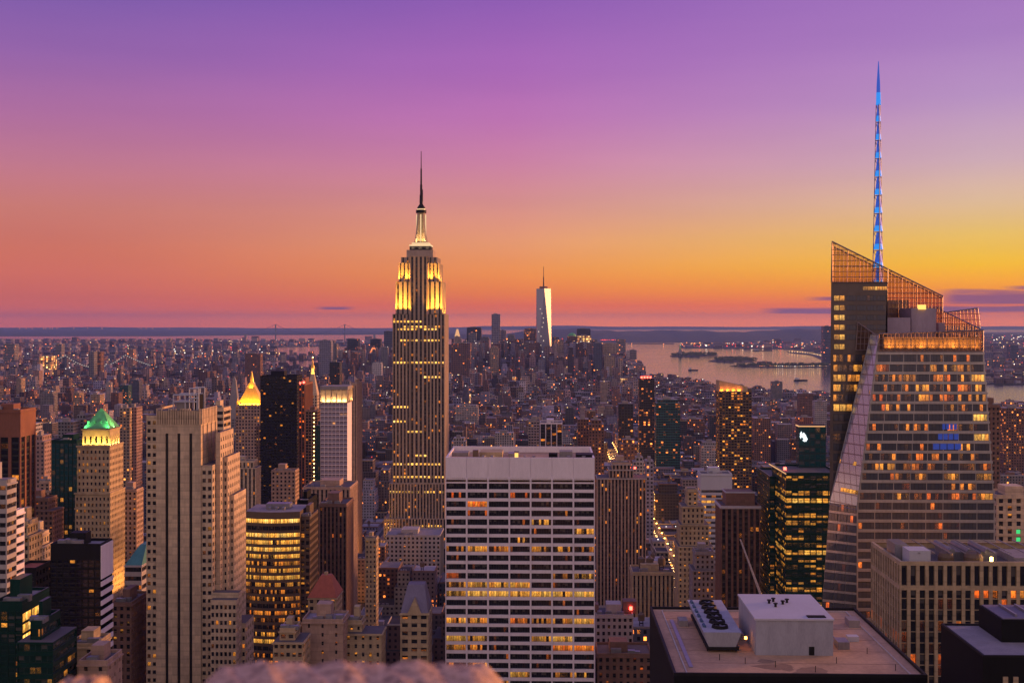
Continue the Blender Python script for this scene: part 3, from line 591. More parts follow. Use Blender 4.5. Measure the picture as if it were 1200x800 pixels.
# 2. white gridded slab in the foreground
def white_slab():
    t = 550; s0, s1 = reg(522, 697, 535, t, 46); w = s1-s0; D = 46; zt = Z_at(610, 536, t)
    rt = root('office_tower', (s0+s1)/2, t+D/2, 'broad white office slab with a grid of long black windows in front', 'office building')
    wb = MB(); wins = []; y0 = -D/2
    cells = {}
    # lit openings read off the facade: (row from top, column): (share, hue, brightness)
    for r, c, v in ((1, 0, (.35, 0, .9)), (2, 1, (1, .03, 1.1)), (1, 3, (.2, .05, .7)), (3, 1, (.15, .1, .6)), (3, 5, (.2, .3, .8)), (4, 4, (.45, .45, 1.0)), (5, 6, (.45, .45, 1.1)), (6, 3, (.3, .45, 1.1)),
                    (7, 0, (.3, .3, .6)), (7, 1, (.7, .35, .8)), (7, 2, (.7, .2, .7)), (7, 3, (.5, .3, .5)), (7, 4, (.5, .35, .6)), (7, 5, (.4, .4, .8)), (7, 6, (.3, .3, .5)), (10, 0, (.3, .05, .5)), (10, 5, (.3, .3, .5)), (10, 6, (.5, .45, 1)),
                    (11, 1, (.95, .42, .75)), (11, 2, (.95, .38, .85)), (11, 3, (.9, .4, .8)), (11, 0, (.3, .4, .6)), (12, 0, (.5, .5, .7)), (12, 1, (.95, .5, .9)), (12, 2, (1, .48, 1.1)), (12, 3, (.8, .45, 1.0)), (12, 4, (.85, .5, .9)), (12, 5, (.8, .5, .9)), (12, 6, (1, .5, 1.1)),
                    (15, 0, (.9, .3, .9)), (15, 1, (.9, .3, .8)), (15, 3, (.4, .15, .7)), (15, 4, (.5, .3, .6)), (15, 5, (.6, .3, .6)), (15, 6, (.9, .35, .9)), (17, 0, (.9, .5, .6)), (17, 1, (.4, .5, .5)), (17, 4, (.6, .5, .6)), (17, 5, (.9, .5, .7)), (18, 0, (.7, .3, .7)), (18, 1, (.5, .3, .7)),
                    (18, 5, (1, .08, .9)), (18, 6, (1, .05, .9)), (20, 0, (.4, .2, .9)), (20, 1, (.7, .25, 1.1)), (21, 3, (.9, .4, .5)), (21, 5, (.5, .3, .5)), (21, 6, (.4, .45, .8)), (22, 0, (.4, .3, .6)), (22, 2, (.6, .3, .6))):
        cells[(r, c)] = v
    ztop = Z_at(610, 564.5, t); fl = (Z_at(610, 566, t)-Z_at(610, 776, t))/20
    rows = 24; zb = ztop-fl*rows
    lf = lambda i, j: (lambda r: cells.get((r, i), (.02, .2, .5)))(rows-1-j)
    lf2 = lambda i, j: (*lf(i, j)[:3], 0)
    facade(wb, wins, (-w/2, y0), (1, 0), w, zb, ztop, 7, rows, .925, .66, .9, (8, 1), lf2)
    z3 = zt
    # blank parapet wall above, with a thin slot and panel joints
    zs_ = ztop+1.6
    for i in range(7):
        x0, x1 = -w/2+w/7*i+.13, -w/2+w/7*(i+1)-.13
        wb.box(x0, x1, y0, y0+1.2, zs_, z3, top=True)
    wb.box(-w/2, w/2, y0+.25, y0+1.0, ztop+.9, z3-.2)
    for i in range(8):
        x = -w/2+w/7*i; wb.box(max(-w/2, x-.4), min(w/2, x+.4), y0-.003, y0+.24, ztop, zs_)
    wb.face([(w/2, y0, zb), (w/2, -y0, zb), (w/2, -y0, z3), (w/2, y0, z3)]); wb.face([(-w/2, -y0, zb), (-w/2, y0, zb), (-w/2, y0, z3), (-w/2, -y0, z3)]); wb.face([(w/2, -y0, 0), (-w/2, -y0, 0), (-w/2, -y0, z3), (w/2, -y0, z3)])
    wb.box(-w/2, w/2, y0, -y0, 0, zb, top=False)
    for a in ((-w/2, -w/2+.8), (w/2-.8, w/2)): wb.box(a[0]+.01, a[1]-.01, y0+1.3, -y0-.9, z3-2.5, z3)
    wb.box(-w/2, w/2, -y0-.85, -y0-.01, z3-2.5, z3+.4)
    wb.build('wall', M['white_stone'], rt)
    # vertical ribs that stand proud of the spandrels
    for i in range(8):
        x = -w/2+w/7*i; MB().box(max(-w/2, x-.38), min(w/2, x+.38), y0-.45, y0-.004, zb-2, zs_).build('rib', M['white_stone'], rt)
    put_windows(rt, wins, 'window_dark')
    MB().box(-w/2+.9, w/2-.9, y0+1.3, -y0-.9, z3-3, z3-2.4).build('roof', M['roof_tan'], rt)
    for x0, x1, ya, yb, hh, mt in ((-19, -8.5, -8, 6, 3.2, 'tan_stone'), (-22, -19.5, -12, -8, 4.4, 'bronze'), (13, 17, -14, -9, 3.2, 'black'), (25.5, 34, -12, -3, 2.6, 'dark_metal'), (18, 24, -6, 2, 3.4, 'grey_conc'), (-33, -25, 4, 12, 1.7, 'grey_conc'), (-6, -1, 2, 9, 1.6, 'steel')):
        MB().box(x0, x1, ya, yb, z3-2.38, z3-2.4+hh).build('plant_room', M[mt], rt)
    for x in (-17, -13, 2, 6, 22, 29): MB().lathe(x, -13, [(.5, z3-2.38), (.5, z3-.8), (.9, z3-.7), (.9, z3-.2)], 8).build('roof_vent', M['steel'], rt)
    f = MB(); f.box(-2.6, -1.0, -14.6, -13.4, z3-2.3, z3+1.2); f.build('lit_hut', M['warm_panel'], rt)
    hp = MB(); hp.box(-2.9, -.7, -14.8, -13.2, z3+1.21, z3+2); hp.build('hut_roof', M['grey_conc'], rt)
white_slab()

# 3. glass tower with a faceted crown and blue spire
def glass_tower():
    T0, TA, TB = 500, 516, 562
    FOOT.append((S_at(955, 500)-4, S_at(1175, 500)+6, 480, 585)); RECTS.append((500, 972, 1160, 330, 900)); RECTS.append((500, 975, 1040, 284, 400))
    sc0 = S_at(1070, 500); tc = 530
    rt = root('glass_skyscraper', sc0, tc, 'faceted glass skyscraper with sloping lattice crown and blue lit spire', 'skyscraper')
    P = lambda px, py, t: (S_at(px, t)-sc0, t-tc, Z_at(px, py, t))
    G = lambda px, t: (S_at(px, t)-sc0, t-tc)
    zrow = lambda py: Z_at(1070, py, 500)
    body = MB()
    LB = lambda py: 1030 if py < 395 else 1030-26*(py-395)/202 if py < 597 else 1004        # left edge of front mass
    RB = lambda py: 1152+(1166-1152)*(py-400)/(590-400) if py < 590 else 1166
    fa = []; pys = [410, 500, 598, 720, 900]
    for a, b in zip(pys[:-1], pys[1:]):
        body.face([P(LB(b), b, T0), P(RB(b), b, T0), P(RB(a), a, T0), P(LB(a), a, T0)])
        r1, r0 = G(RB(b), T0), G(RB(a), T0); za, zb = P(1100, a, T0)[2], P(1100, b, T0)[2]
        body.face([(r1[0], r1[1], zb), (r1[0], TB-tc, zb), (r0[0], TB-tc, za), (r0[0], r0[1], za)])
    # rear mass front plane, its left side and back
    zA = P(1000, 330, TA)[2]; zAb = Z_at(1000, 410, TA); XB = P(981, 500, TB)[0]
    xl_t, xl_b = P(974, 330, TA), P(963, 720, TA); xm = P(972, 590, TA)
    rear = MB(); rear.face([P(972, 590, TA), P(1029, 590, TA), P(1040, 330, TA), P(974, 330, TA)])
    Lf = lambda py: P(972-9*min(1, max(0, (py-592)/123)), py, TA); Rf = lambda py: P(1004, py+4, T0)
    prow = [592]+[592+11.55*i for i in range(1, 19)]+[900]
    for a_, b_ in zip(prow[:-1], prow[1:]): body.face([Lf(b_), Rf(b_), Rf(a_), Lf(a_)])
    for q0, q1 in ((P(974, 330, TA), P(972, 590, TA)), (P(972, 590, TA), P(963, 900, TA))):
        rear.face([(XB, TB-tc, q1[2]), q1, q0, (XB, TB-tc, q0[2])])
    xr = P(1040, 330, TA)[0]
    rear.face([(xl_t[0], TA-tc, zA), (xr, TA-tc, zA), (xr, TB-tc, zA), (XB, TB-tc, zA)])
    rear.face([(xr, TA-tc, zAb-3), (xr, TB-tc, zAb-3), (xr, TB-tc, zA), (xr, TA-tc, zA)])
    x2 = P(1104, 350, TA)[0]; z2 = Z_at(1070, 350, TA)
    rear.build('rear_wall', M['rear_glass'], rt)
    body.box(xr+.05, x2-6, 543-tc, TB-tc-1, zAb-3, z2)
    xR = G(RB(590), T0)[0]
    body.face([(xR, TB-tc, 0), (XB, TB-tc, 0), (XB, TB-tc, zA), (G(RB(410), T0)[0], TB-tc, zrow(410))])
    body.build('wall', M['grey_panel'], rt)
    zr = zrow(410); rf = MB(); a, b = G(LB(410), T0), G(RB(410), T0)
    rf.face([(a[0], a[1], zr), (b[0], b[1], zr), (b[0], TB-tc, zr), (a[0], TB-tc, zr)]); rf.build('roof', M['roof_dark'], rt)
    # spandrel band and windows floor by floor
    step = 11.55; wins = []; reds = {}
    litrow = {1: .3, 2: .3, 3: .35, 4: .35, 5: .2, 6: .03, 7: .2, 8: .02, 9: .3, 10: .25, 11: .4, 12: .3, 13: .25, 14: .35, 15: .06, 16: .03}
    k = 0; py = 414.0
    while py < 800:
        pt, pb = py+1.4, py+9.9                      # glass between two spandrels
        pm = (pt+pb)/2
        A, Bq = P(LB(pm), pt, T0), P(RB(pm), pb, T0); x0, x1 = A[0]+.4, Bq[0]-.4; nb = 8; bw = (x1-x0)/nb
        for i in range(nb):
            l = litrow.get(k, .06); w = (l*random.choice((.2, .6, 1, 1.4)), random.uniform(.1, .4), 1.15, random.random())
            if i == nb-1 and k in (2, 6, 8): w = (1, .4, 1.5, random.random())
            q = [(x0+bw*i+.16, T0-tc-.03, Bq[2]), (x0+bw*(i+1)-.16, T0-tc-.03, Bq[2]), (x0+bw*(i+1)-.16, T0-tc-.03, A[2]), (x0+bw*i+.16, T0-tc-.03, A[2])]
            wins.append((q, (4, 1), w))
        # spandrel strip standing proud
        sp = MB(); zc0, zc1 = Z_at(1070, py+1.4, T0), Z_at(1070, py-1.5, T0)
        sp.box(x0-.5, x1+.5, T0-tc-.35, T0-tc-.035, zc0+.02, zc1-.02, bottom=True); sp.build('spandrel', M['grey_panel'], rt)
        # left plane above the facet, bending base below it
        if py < 580:
            fx = 1022+(972-1022)*(pm-395)/(590-395)
            a0, a1 = P(975, pt, TA), P(max(981, fx-1.5), pb, TA)
            l = .95 if 340 < py < 470 else .08
            if a1[0]-a0[0] > 2: 
                nn = max(1, int((a1[0]-a0[0])/4.5)); ww = (a1[0]-a0[0])/nn
                for i in range(nn):
                    wins.append(([(a0[0]+ww*i+.5, TA-tc-.05, a1[2]), (a0[0]+ww*(i+1)-.2, TA-tc-.05, a1[2]), (a0[0]+ww*(i+1)-.2, TA-tc-.05, a0[2]), (a0[0]+ww*i+.5, TA-tc-.05, a0[2])], (3, 1), (random.choice((.9, .5, .2)) if 405 < py < 475 else .05, .4, 1.1, random.random())))
        else:
            kx = (py-590)/(715-590); lx = 972-9*min(1, max(0, kx))
            q = [Lf(pb), Rf(pb), Rf(pt), Lf(pt)]; q = [(x-.16, y-.26, z) for x, y, z in q]
            for i in range(3):
                f0, f1 = i/3+.012, (i+1)/3-.012
                lp = lambda u, v, f: tuple(u[c]+(v[c]-u[c])*f for c in range(3))
                wins.append(([lp(q[0], q[1], f0), lp(q[0], q[1], f1), lp(q[3], q[2], f1), lp(q[3], q[2], f0)], (3, 1), (.02, .1, .8, random.random())))
        py += step; k += 1
    # upper-left stack of lit rooms
    for j in range(6):
        pt, pb = 346+j*11.4, 352.5+j*11.4
        a, b = P(977, pt, TA), P(990, pb, TA)
        wins.append(([(a[0], TA-tc-.05, b[2]), (b[0], TA-tc-.05, b[2]), (b[0], TA-tc-.05, a[2]), (a[0], TA-tc-.05, a[2])], (2, 1), (1, .42, .9, random.random())))
    for j in range(5):
        for (xa, xb) in ((992, 1003), (1004, 1015), (1016, 1027), (1028, 1038)):
            a, b = P(xa, 346+j*11.4, TA), P(xb, 352.5+j*11.4, TA); wins.append(([(a[0], TA-tc-.05, b[2]), (b[0], TA-tc-.05, b[2]), (b[0], TA-tc-.05, a[2]), (a[0], TA-tc-.05, a[2])], (3, 1), (.03, .3, .6, random.random())))
    a, b = P(1011, 335.5, TA), P(1040, 340, TA); wins.append(([(a[0], TA-tc-.05, b[2]), (b[0]-.2, TA-tc-.05, b[2]), (b[0]-.2, TA-tc-.05, a[2]), (a[0], TA-tc-.05, a[2])], (10, 1), (1, .4, .8, .5)))
    put_windows(rt, wins, 'window_blue')
    # blue reflection set as glowing panes, a triangle of them
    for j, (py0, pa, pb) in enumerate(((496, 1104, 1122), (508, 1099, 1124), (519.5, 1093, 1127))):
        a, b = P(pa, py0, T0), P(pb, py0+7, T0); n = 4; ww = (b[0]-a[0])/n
        for i in range(n): MB().box(a[0]+ww*i+.1, a[0]+ww*(i+1)-.3, T0-tc-.16, T0-tc-.06, b[2], a[2]).build('blue_reflection', M['blue_reflection'], rt)
    # tall leaning facet
    fc = MB(); q = [P(972, 590, TA), P(1004, 597, T0), P(LB(395)+.2, 392, T0), P(1021, 392, T0+6)]
    q = [(x-.1, y-.12, z) for x, y, z in q]; fc.face(q); o = fc.build('glass_facet', M['facet_glass'], rt)
    fr = MB()
    for i in range(4): fr.bar(q[i], q[(i+1) % 4], .22)
    fr.build('facet_frame', M['steel'], o)
    wins2 = MB()
    lp = lambda u, v, f: tuple(u[c]+(v[c]-u[c])*f for c in range(3))
    for fz in (.10, .15, .72, .67):
        l0, r0 = lp(q[0], q[3], fz), lp(q[1], q[2], fz); l1, r1 = lp(q[0], q[3], fz+.018), lp(q[1], q[2], fz+.018)
    for fz, f0, f1 in ((.085, .3, 1), (.245, 0, .75), (.66, .1, .9)):
        l0, r0 = lp(q[0], q[3], fz), lp(q[1], q[2], fz); l1, r1 = lp(q[0], q[3], fz+.024), lp(q[1], q[2], fz+.024)
        mb = MB(); pt = [lp(l0, r0, f0), lp(l0, r0, f1), lp(l1, r1, f1), lp(l1, r1, f0)]; pt = [(x-.08, y-.08, z) for x, y, z in pt]
        mb.face(pt, [(0, 0), (6, 0), (6, 1), (0, 1)], (.7, .4, 1.2, fz)); mb.build('lit_room', M['window_dark'], o)
    # transparent crowns: mullion lattice with glass behind
    def crown(poly, name, dx=1.62, dz=2.3, t_off=0.0, lowpane=None):
        """poly: four corners BL, BR, TR, TL in one vertical plane; top may slope"""
        BL, BR, TR, TL = [Vector(p) for p in poly]; W = (BR-BL).length; u = (BR-BL)/W; nrm = Vector((u.y, -u.x, 0))
        gl = MB(); gl.face([BL, BR, TR, TL]); g = gl.build(name, M['crown_glass'], rt)
        la = MB(); n = max(2, round(W/dx))
        for i in range(n+1):
            f = i/n; b = BL+(BR-BL)*f; tp = TL+(TR-TL)*f
            if tp.z-b.z > .3: la.bar(b+nrm*.12, tp+nrm*.12, .12 if i % 4 else .2)
        z = min(BL.z, BR.z)
        while z < max(TL.z, TR.z):
            if TL.z > TR.z: f1 = 1 if z <= TR.z else (TL.z-z)/(TL.z-TR.z); f0 = 0
            elif TR.z > TL.z: f1 = 1; f0 = 0 if z <= TL.z else (z-TL.z)/(TR.z-TL.z)
            else: f0, f1 = 0, 1
            p0, p1 = BL+(BR-BL)*f0, BL+(BR-BL)*f1
            if f1-f0 > .02: la.bar(Vector((p0.x, p0.y, z))+nrm*.12, Vector((p1.x, p1.y, z))+nrm*.12, .13)
            z += dz
        la.bar(TL+nrm*.12, TR+nrm*.12, .28); la.build('lattice', M['mast_metal'], g)
    zA_ = lambda px, py, t: P(px, py, t)
    crown([P(974, 331, TA-.4), P(1040, 331, TA-.4), P(1040, 315, TA-.4), P(975, 283, TA-.4)], 'crown_screen'); crown([P(1040, 392, 541), P(1104, 392, 541), P(1105, 347, 541), P(1040, 315, 541)], 'crown_screen'); a, b = P(1040, 315, TA-.4), P(1040, 315, 541); crown([(a[0], a[1], zA), (b[0], b[1], zA), b, a], 'crown_screen', 3.2, 3.1)
    # same screen at the back and on the sides
    crown([P(976, 350, TB), P(1104, 392, TB), P(1104, 349, TB), P(976, 289, TB)], 'crown_screen', 3.2, 6.2)
    a, b = P(975, 283, TA-.4), P(976, 289, TB); crown([(a[0], a[1], zA), (b[0], b[1], zA), b, a], 'crown_screen', 3.2, 3.1)
    crown([P(1030, 412, T0-.3), P(1152, 412, T0-.3), P(1152, 387, T0-.3), P(1030, 391, T0-.3)], 'roof_screen', 1.6, 2.6)
    crown([P(1003, 410, TA-.5), P(1027, 410, TA-.5), P(1027, 393, TA-.5), P(1005, 378, TA-.5)], 'roof_screen', 1.6, 2.6)
    crown([P(1108, 388, TB-4), P(1149, 388, TB-4), P(1146, 361, TB-4), P(1108, 366, TB-4)], 'roof_screen', 1.7, 2.6)
    a, b = P(1152, 387, T0-.3), P(1149, 361, TB-4); crown([(a[0], a[1], zr), (a[0]+.02, b[1], zr), (a[0]+.02, b[1], b[2]), (a[0], a[1], a[2])], 'roof_screen', 3, 2.6)
    # added wall behind the roof screen, put in to catch the amber lamps
    xa, xb = P(1036, 400, 503)[0], P(1149, 400, 503)[0]; MB().box(xa, xb, 503.2-tc, 503.6-tc, zr+.02, zr+5.2).build('glow_catch_wall', M['tan_stone'], rt)
    for i in range(9): glow(rt, xa+(xb-xa)*(i+.5)/9, 501.6-tc, zr+.5, 2, .4, 230 if i % 3 else 420, (1, .45, .10), (0, .3, 1), housing=False)
    # penthouse blocks
    for px0, px1, pt, t0, dd in ((1028, 1067, 372, 520, 16), (1068, 1097, 361, 522, 18), (1100, 1107, 378, 530, 10)):
        x0, x1 = P(px0, pt, t0)[0], P(px1, pt, t0)[0]; MB().box(x0, x1, t0-tc, t0-tc+dd, zr+.02, P(px0, pt, t0)[2]).build('penthouse', M['violet_panel'], rt)
    a = P(1081, 357, 521); MB().box(a[0]-1.5, a[0]+1.5, 521-tc, 523-tc, a[2]-2, a[2]).build('lit_hut', M['warm_panel'], rt)
    # spire: three-legged truss, tapering, with a blue lamp in every stage
    ts = 545; bx, by = G(1029.5, ts); z0s = Z_at(1029, 331, ts)-2; z1s = Z_at(1029, 122, ts); ztp = Z_at(1029, 72, ts)
    st = MB(); n = 10
    rad = lambda f: 2.55*(1-f)+1.0*f
    pt = lambda k, i: (bx+rad(k/n)*math.cos(i*2.094+.5), by+rad(k/n)*math.sin(i*2.094+.5), z0s+(z1s-z0s)*k/n)
    for i in range(3):
        st.bar(pt(0, i), pt(n, i), .26, r2=.18)
    for k in range(n):
        for i in range(3):
            st.bar(pt(k, i), pt(k, (i+1) % 3), .16); st.bar(pt(k, i), pt(k+1, (i+1) % 3), .11)
    m_ = st.build('spire_truss', M['spire_metal_blue_lit'], rt)
    for k in range(n):
        za, zb = pt(k, 0)[2], pt(k+1, 0)[2]; r = rad(k/n)*.95
        MB().lathe(bx, by, [(r, za+.5), (r*.8, za+(zb-za)*.35)], 6).build('spire_lamp', M['blue_led_pale'], m_)
        MB().lathe(bx, by, [(r*.8, za+(zb-za)*.36), (r*.42, zb-.3)], 6).build('spire_core', M['blue_led'], m_)
    nd = MB(); nd.lathe(bx, by, [(1.0, z1s), (.85, z1s+8), (.15, ztp)], 8); nd.build('spire_needle', M['blue_led'], rt)
    MB().lathe(bx, by, [(1.12, z1s-.5), (1.0, z1s+5)], 8).build('spire_collar', M['blue_led_pale'], rt)
emit('blue_reflection', (.01, .10, .75), .3)
glass_tower()

# 4. beige setback tower with three tall black window slots
def mass(wb, wins, roof, x0, x1, y0, y1, za, zt, cx, cs, fl=3.7, fw=.5, fh=.5, p=.05, side=1, d=.45, top=1.5, strip=False):
    rows = 1 if strip else max(1, round((zt-top-za)/fl)); pn = (1, max(1, round((zt-top-za)/fl))) if strip else (1, 1); fh = .985 if strip else fh
    lf = lits(p, .35, 1.0)
    if cx: facade(wb, wins, (x0, y0), (1, 0), x1-x0, za, zt-top, cx, rows, fw, fh, d, pn, lf)
    else: wb.face([(x0, y0, za), (x1, y0, za), (x1, y0, zt-top), (x0, y0, zt-top)])
    wb.face([(x0, y0, zt-top), (x1, y0, zt-top), (x1, y0, zt), (x0, y0, zt)])
    xs = x1 if side > 0 else x0
    if cs:
        if side > 0: facade(wb, wins, (x1, y0), (0, 1), y1-y0, za, zt-top, cs, rows, fw, fh, d, pn, lf)
        else: facade(wb, wins, (x0, y1), (0, -1), y1-y0, za, zt-top, cs, rows, fw, fh, d, pn, lf)
        q = [(xs, y0, zt-top), (xs, y1, zt-top), (xs, y1, zt), (xs, y0, zt)]
    else: q = [(xs, y0, za), (xs, y1, za), (xs, y1, zt), (xs, y0, zt)]
    wb.face(q if side > 0 else q[::-1])
    xo = x0 if side > 0 else x1; q = [(xo, y1, za), (xo, y0, za), (xo, y0, zt), (xo, y1, zt)]; wb.face(q if side > 0 else q[::-1])
    wb.face([(x1, y1, za), (x0, y1, za), (x0, y1, zt), (x1, y1, zt)])
    roof.face([(x0, y0, zt), (x1, y0, zt), (x1, y1, zt), (x0, y1, zt)])
def slot_tower():
    t = 560; reg(170, 262, 500, t, 60); RECTS.append((t, 183, 248, 478, 900)); RECTS.append((575, 240, 276, 560, 900)); RECTS.append((570, 250, 292, 700, 900))
    sc0 = S_at(210, t); rt = root('office_tower', sc0, t+15, 'tall beige stone tower with three long black window slots, stepping down on its west side', 'office building')
    X = lambda px, tt=t: S_at(px, tt)-sc0; Zp = lambda py, tt=t: Z_at(210, py, tt); wb, roof, wins, slots = MB(), MB(), [], []
    zb = 55; y = -15
    zc = Zp(497); 
    facade(wb, slots, (X(188.5), y), (1, 0), X(230.5)-X(188.5), Zp(840), Zp(506), 3, 1, .25, .99, .9, (1, 80), lambda i, j: (.004, .3, .6, 0))
    for a, b in ((183, 188.5), (230.5, 235.5)): wb.face([(X(a), y, Zp(840)), (X(b), y, Zp(840)), (X(b), y, Zp(506)), (X(a), y, Zp(506))])
    wb.face([(X(183), y, Zp(506)), (X(235.5), y, Zp(506)), (X(235.5), y, zc), (X(183), y, zc)])
    # fluted crown, one fin at a time
    zt = Zp(478.5); wb.box(X(183.5), X(235), y+.5, y+27, zc-1, zt-1.0)
    n = 19; wd = X(235.5)-X(183)
    for i in range(n): wb.box(X(183)+wd*i/n+.1, X(183)+wd*(i+.62)/n, y-.25, y+.5-.003, zc-random.choice((.2, .2, 1.2)), zt-random.choice((.1, .1, .9)))
    n = 10
    for i in range(n): wb.box(X(235)+.003, X(235)+.7, y+.6+26*i/n, y+.6+26*(i+.6)/n, zc, zt-.3)
    facade(wb, wins, (X(235.5), y), (0, 1), 28, Zp(600), zc, 4, 1, .25, .99, .6, (1, 20), lambda i, j: (.02, .3, .8, 0))
    wb.face([(X(183), y+28, zb), (X(183), y, zb), (X(183), y, zt), (X(183), y+28, zt)]); wb.face([(X(235.5), y+28, zb), (X(183), y+28, zb), (X(183), y+28, zt-1), (X(235.5), y+28, zt-1)])
    roof.face([(X(183.5), y+.5, zt-.99), (X(235), y+.5, zt-.99), (X(235), y+27, zt-.99), (X(183.5), y+27, zt-.99)])
    mass(wb, wins, roof, X(170.5), X(183)-.02, y+1.2, y+26, Zp(840), Zp(487), 2, 0, p=.08, fw=.62, fh=.48)
    mass(wb, wins, roof, X(235.5)+.02, X(248.5), y+.6, y+25, Zp(840), Zp(545), 2, 7, p=.06, fw=.62, fh=.48)
    mass(wb, wins, roof, X(248.5)+.02, X(254), y+6, y+30, Zp(840), Zp(508), 0, 6, p=.04, fw=.4)
    mass(wb, wins, roof, X(254)+.02, X(259.5), y+11, y+34, Zp(840), Zp(538), 1, 6, p=.04, fw=.4)
    mass(wb, wins, roof, X(259.5)+.02, X(264.5), y+15, y+38, Zp(840), Zp(585), 1, 6, p=.04, fw=.4)
    mass(wb, wins, roof, X(249.5), X(279.5), y-4, y+.55, Zp(840), Zp(700), 6, 2, p=.05, fw=.62, fh=.55)
    mass(wb, wins, roof, X(248.5)+.05, X(279.5), y+.65, y+5.9, Zp(840), Zp(694), 0, 2, p=.05, fw=.62, fh=.55)
    mass(wb, wins, roof, X(264.6), X(284), y+6.0, y+22, Zp(840), Zp(733), 4, 4, p=.05, fw=.6, fh=.55)
    wb.box(X(170.5), X(284), y+1.3, y+26, 0, Zp(840), top=False)
    wb.build('wall', M['limestone'], rt); roof.build('roof', M['roof_dark'], rt)
    put_windows(rt, slots, 'black_slot', 'window_slot'); put_windows(rt, wins, 'window_dark')
    fr = MB(); z0 = zt-1
    for xa, xb, hh in ((200, 228, 7), (219, 230, 10)):
        for x in (xa, (xa+xb)/2, xb): 
            for yy in (4, 14): fr.bar((X(x), y+yy, z0), (X(x), y+yy, z0+hh), .3)
        for zz in (hh*.55, hh):
            for yy in (4, 14): fr.bar((X(xa), y+yy, z0+zz), (X(xb), y+yy, z0+zz), .35)
    fr.build('roof_frame', M['white_paint'], rt)
    MB().box(X(203), X(216), y+5, y+13, z0+.05, z0+4.2).build('plant_room', M['grey_conc'], rt); MB().box(X(222), X(229), y+6, y+13, z0+.05, z0+7).build('plant_room', M['black'], rt)
win_mat('black_slot', blinds=0.0, glass=(.008, .008, .01), rough=.3, frame=(.015, .015, .015), fy=(.3, .9))
slot_tower()

# 5. limestone tower with green copper pyramid
def green_pyramid():
    t = 750; reg(86, 150, 520, t, 34); RECTS.append((t, 98, 140, 488, 560)); sc0 = S_at(108, t)
    rt = root('office_tower', sc0, t+14, 'stone tower with green copper pyramid roof and floodlit arcade under it', 'office building')
    X = lambda px: S_at(px, t)-sc0; Zp = lambda py: Z_at(108, py, t); wb, roof, wins = MB(), MB(), []; y = -14
    mass(wb, wins, roof, X(88), X(129), y, y+27, Zp(800), Zp(578), 9, 10, p=.12, fw=.45, fh=.5)
    mass(wb, wins, roof, X(90), X(128), y+.8, y+25, Zp(578)+.02, Zp(523), 8, 9, p=.14, fw=.45, fh=.5)
    mass(wb, wins, roof, X(94.5), X(126.5), y+3, y+21, Zp(523)+.02, Zp(504), 5, 6, fl=9, p=.0, fw=.38, fh=.6, top=2.4, d=.8)
    wb.box(X(88), X(129), y, y+27, 0, Zp(800), top=False)
    for py, a, b, y0 in ((578, 87, 129.7, -.7), (523, 89, 128.7, .1), (504, 93.5, 127.3, 2.3), (596, 87.4, 129.5, -.5)):
        z = Zp(py); e = X(b)-X(a); wb.box(X(a), X(b), y+y0, y+y0+.75, z-.5, z+.5, bottom=True); wb.box(X(b)-.9, X(b), y+y0+.76, y+25-y0, z-.5, z+.5, bottom=True)
    wb.build('wall', M['tan_stone'], rt); roof.build('terrace', M['roof_dark'], rt); put_windows(rt, wins, 'window_dark')
    z0 = Zp(503)+.3; cx = (X(95)+X(126))/2
    pr = MB(); pr.prism((X(95), X(126.5), y+3.2, y+20.6), (cx-2.2, cx+2.2, y+11, y+13.5), z0, Zp(484))
    o = pr.build('roof', M['verdigris'], rt)
    MB().prism((cx-2.2, cx+2.2, y+11, y+13.5), (cx-.2, cx+.2, y+12, y+12.4), Zp(484)+.01, Zp(480)).build('finial', M['verdigris'], o)
    for k in range(4): MB().box(X(99+k*7), X(101+k*7), y+5.2+.2*k, y+6.4, z0+2, z0+4.4).build('dormer', M['verdigris'], o)
    for px in (97, 104, 111, 118, 124): glow(rt, X(px), y+1.4, Zp(523)+.6, 2, .7, 800, (1, .68, .12), (0, .3, 1))
    for yy in (4, 9, 14, 19): glow(rt, X(128)-.3, y+yy, Zp(523)+.6, .7, 2, 750, (1, .62, .12), (-.3, 0, 1))
    for yy in (4, 13, 22): glow(rt, X(129)+9, y+yy, Zp(700), 3, 4, 4800, (1, .42, .09), (-.2, 0, 1), housing=False)
    for px in (97, 124): glow(rt, X(px), y+1.8, z0+.6, 1.2, .6, 900, (.35, 1, .45), (0, .6, 1), 'green_floodlight')
    glow(rt, X(127.6), y+11, z0+.6, .6, 4, 1200, (.6, 1, .35), (-.6, 0, 1), 'green_floodlight')
green_pyramid()

# 6. other near towers -------------------------------------------------------------
tower('office_tower', 'dark glass slab with white striped narrow side, below the green pyramid tower', 59, 118, 640, 480, 13, wall='dark_metal', win='curtain', bay=2.6, fl=3.8, fw=.9, fh=.8, d=.2, lit=lits(.015, .4, .8), roofm='roof_grey', side=None, top=5)
def side_stripes():
    t = 480; s1 = S_at(118, t); rt = bpy.data.objects['office_tower.002'] if 'office_tower.002' in bpy.data.objects else None
    rt = last_root('dark glass slab'); w = s1-S_at(59, t); zt = Z_at(88, 640, t); x = w/2
    MB().box(x+.003, x+.35, -6.5, 6.5, zt-13, zt+.3).build('side_panel', M['white_stone'], rt)
    z = zt-14
    while z > 60:
        MB().box(x+.003, x+.45, -6.5, 6.5, z-1.9, z).build('side_fin', M['white_stone'], rt); z -= 3.8
def last_root(start):
    return [o for o in bpy.data.objects if o.parent is None and str(o.get('label', '')).startswith(start)][-1]
side_stripes()
tower('office_tower', 'red granite tower with dark glass strips at the left edge', -14, 24, 482, 720, 22, wall='red_granite', win='curtain', style='strip', bay=6.5, fl=3.8, fw=.72, lit=lits(.05, .4, .9), top=14, roofm='roof_grey')
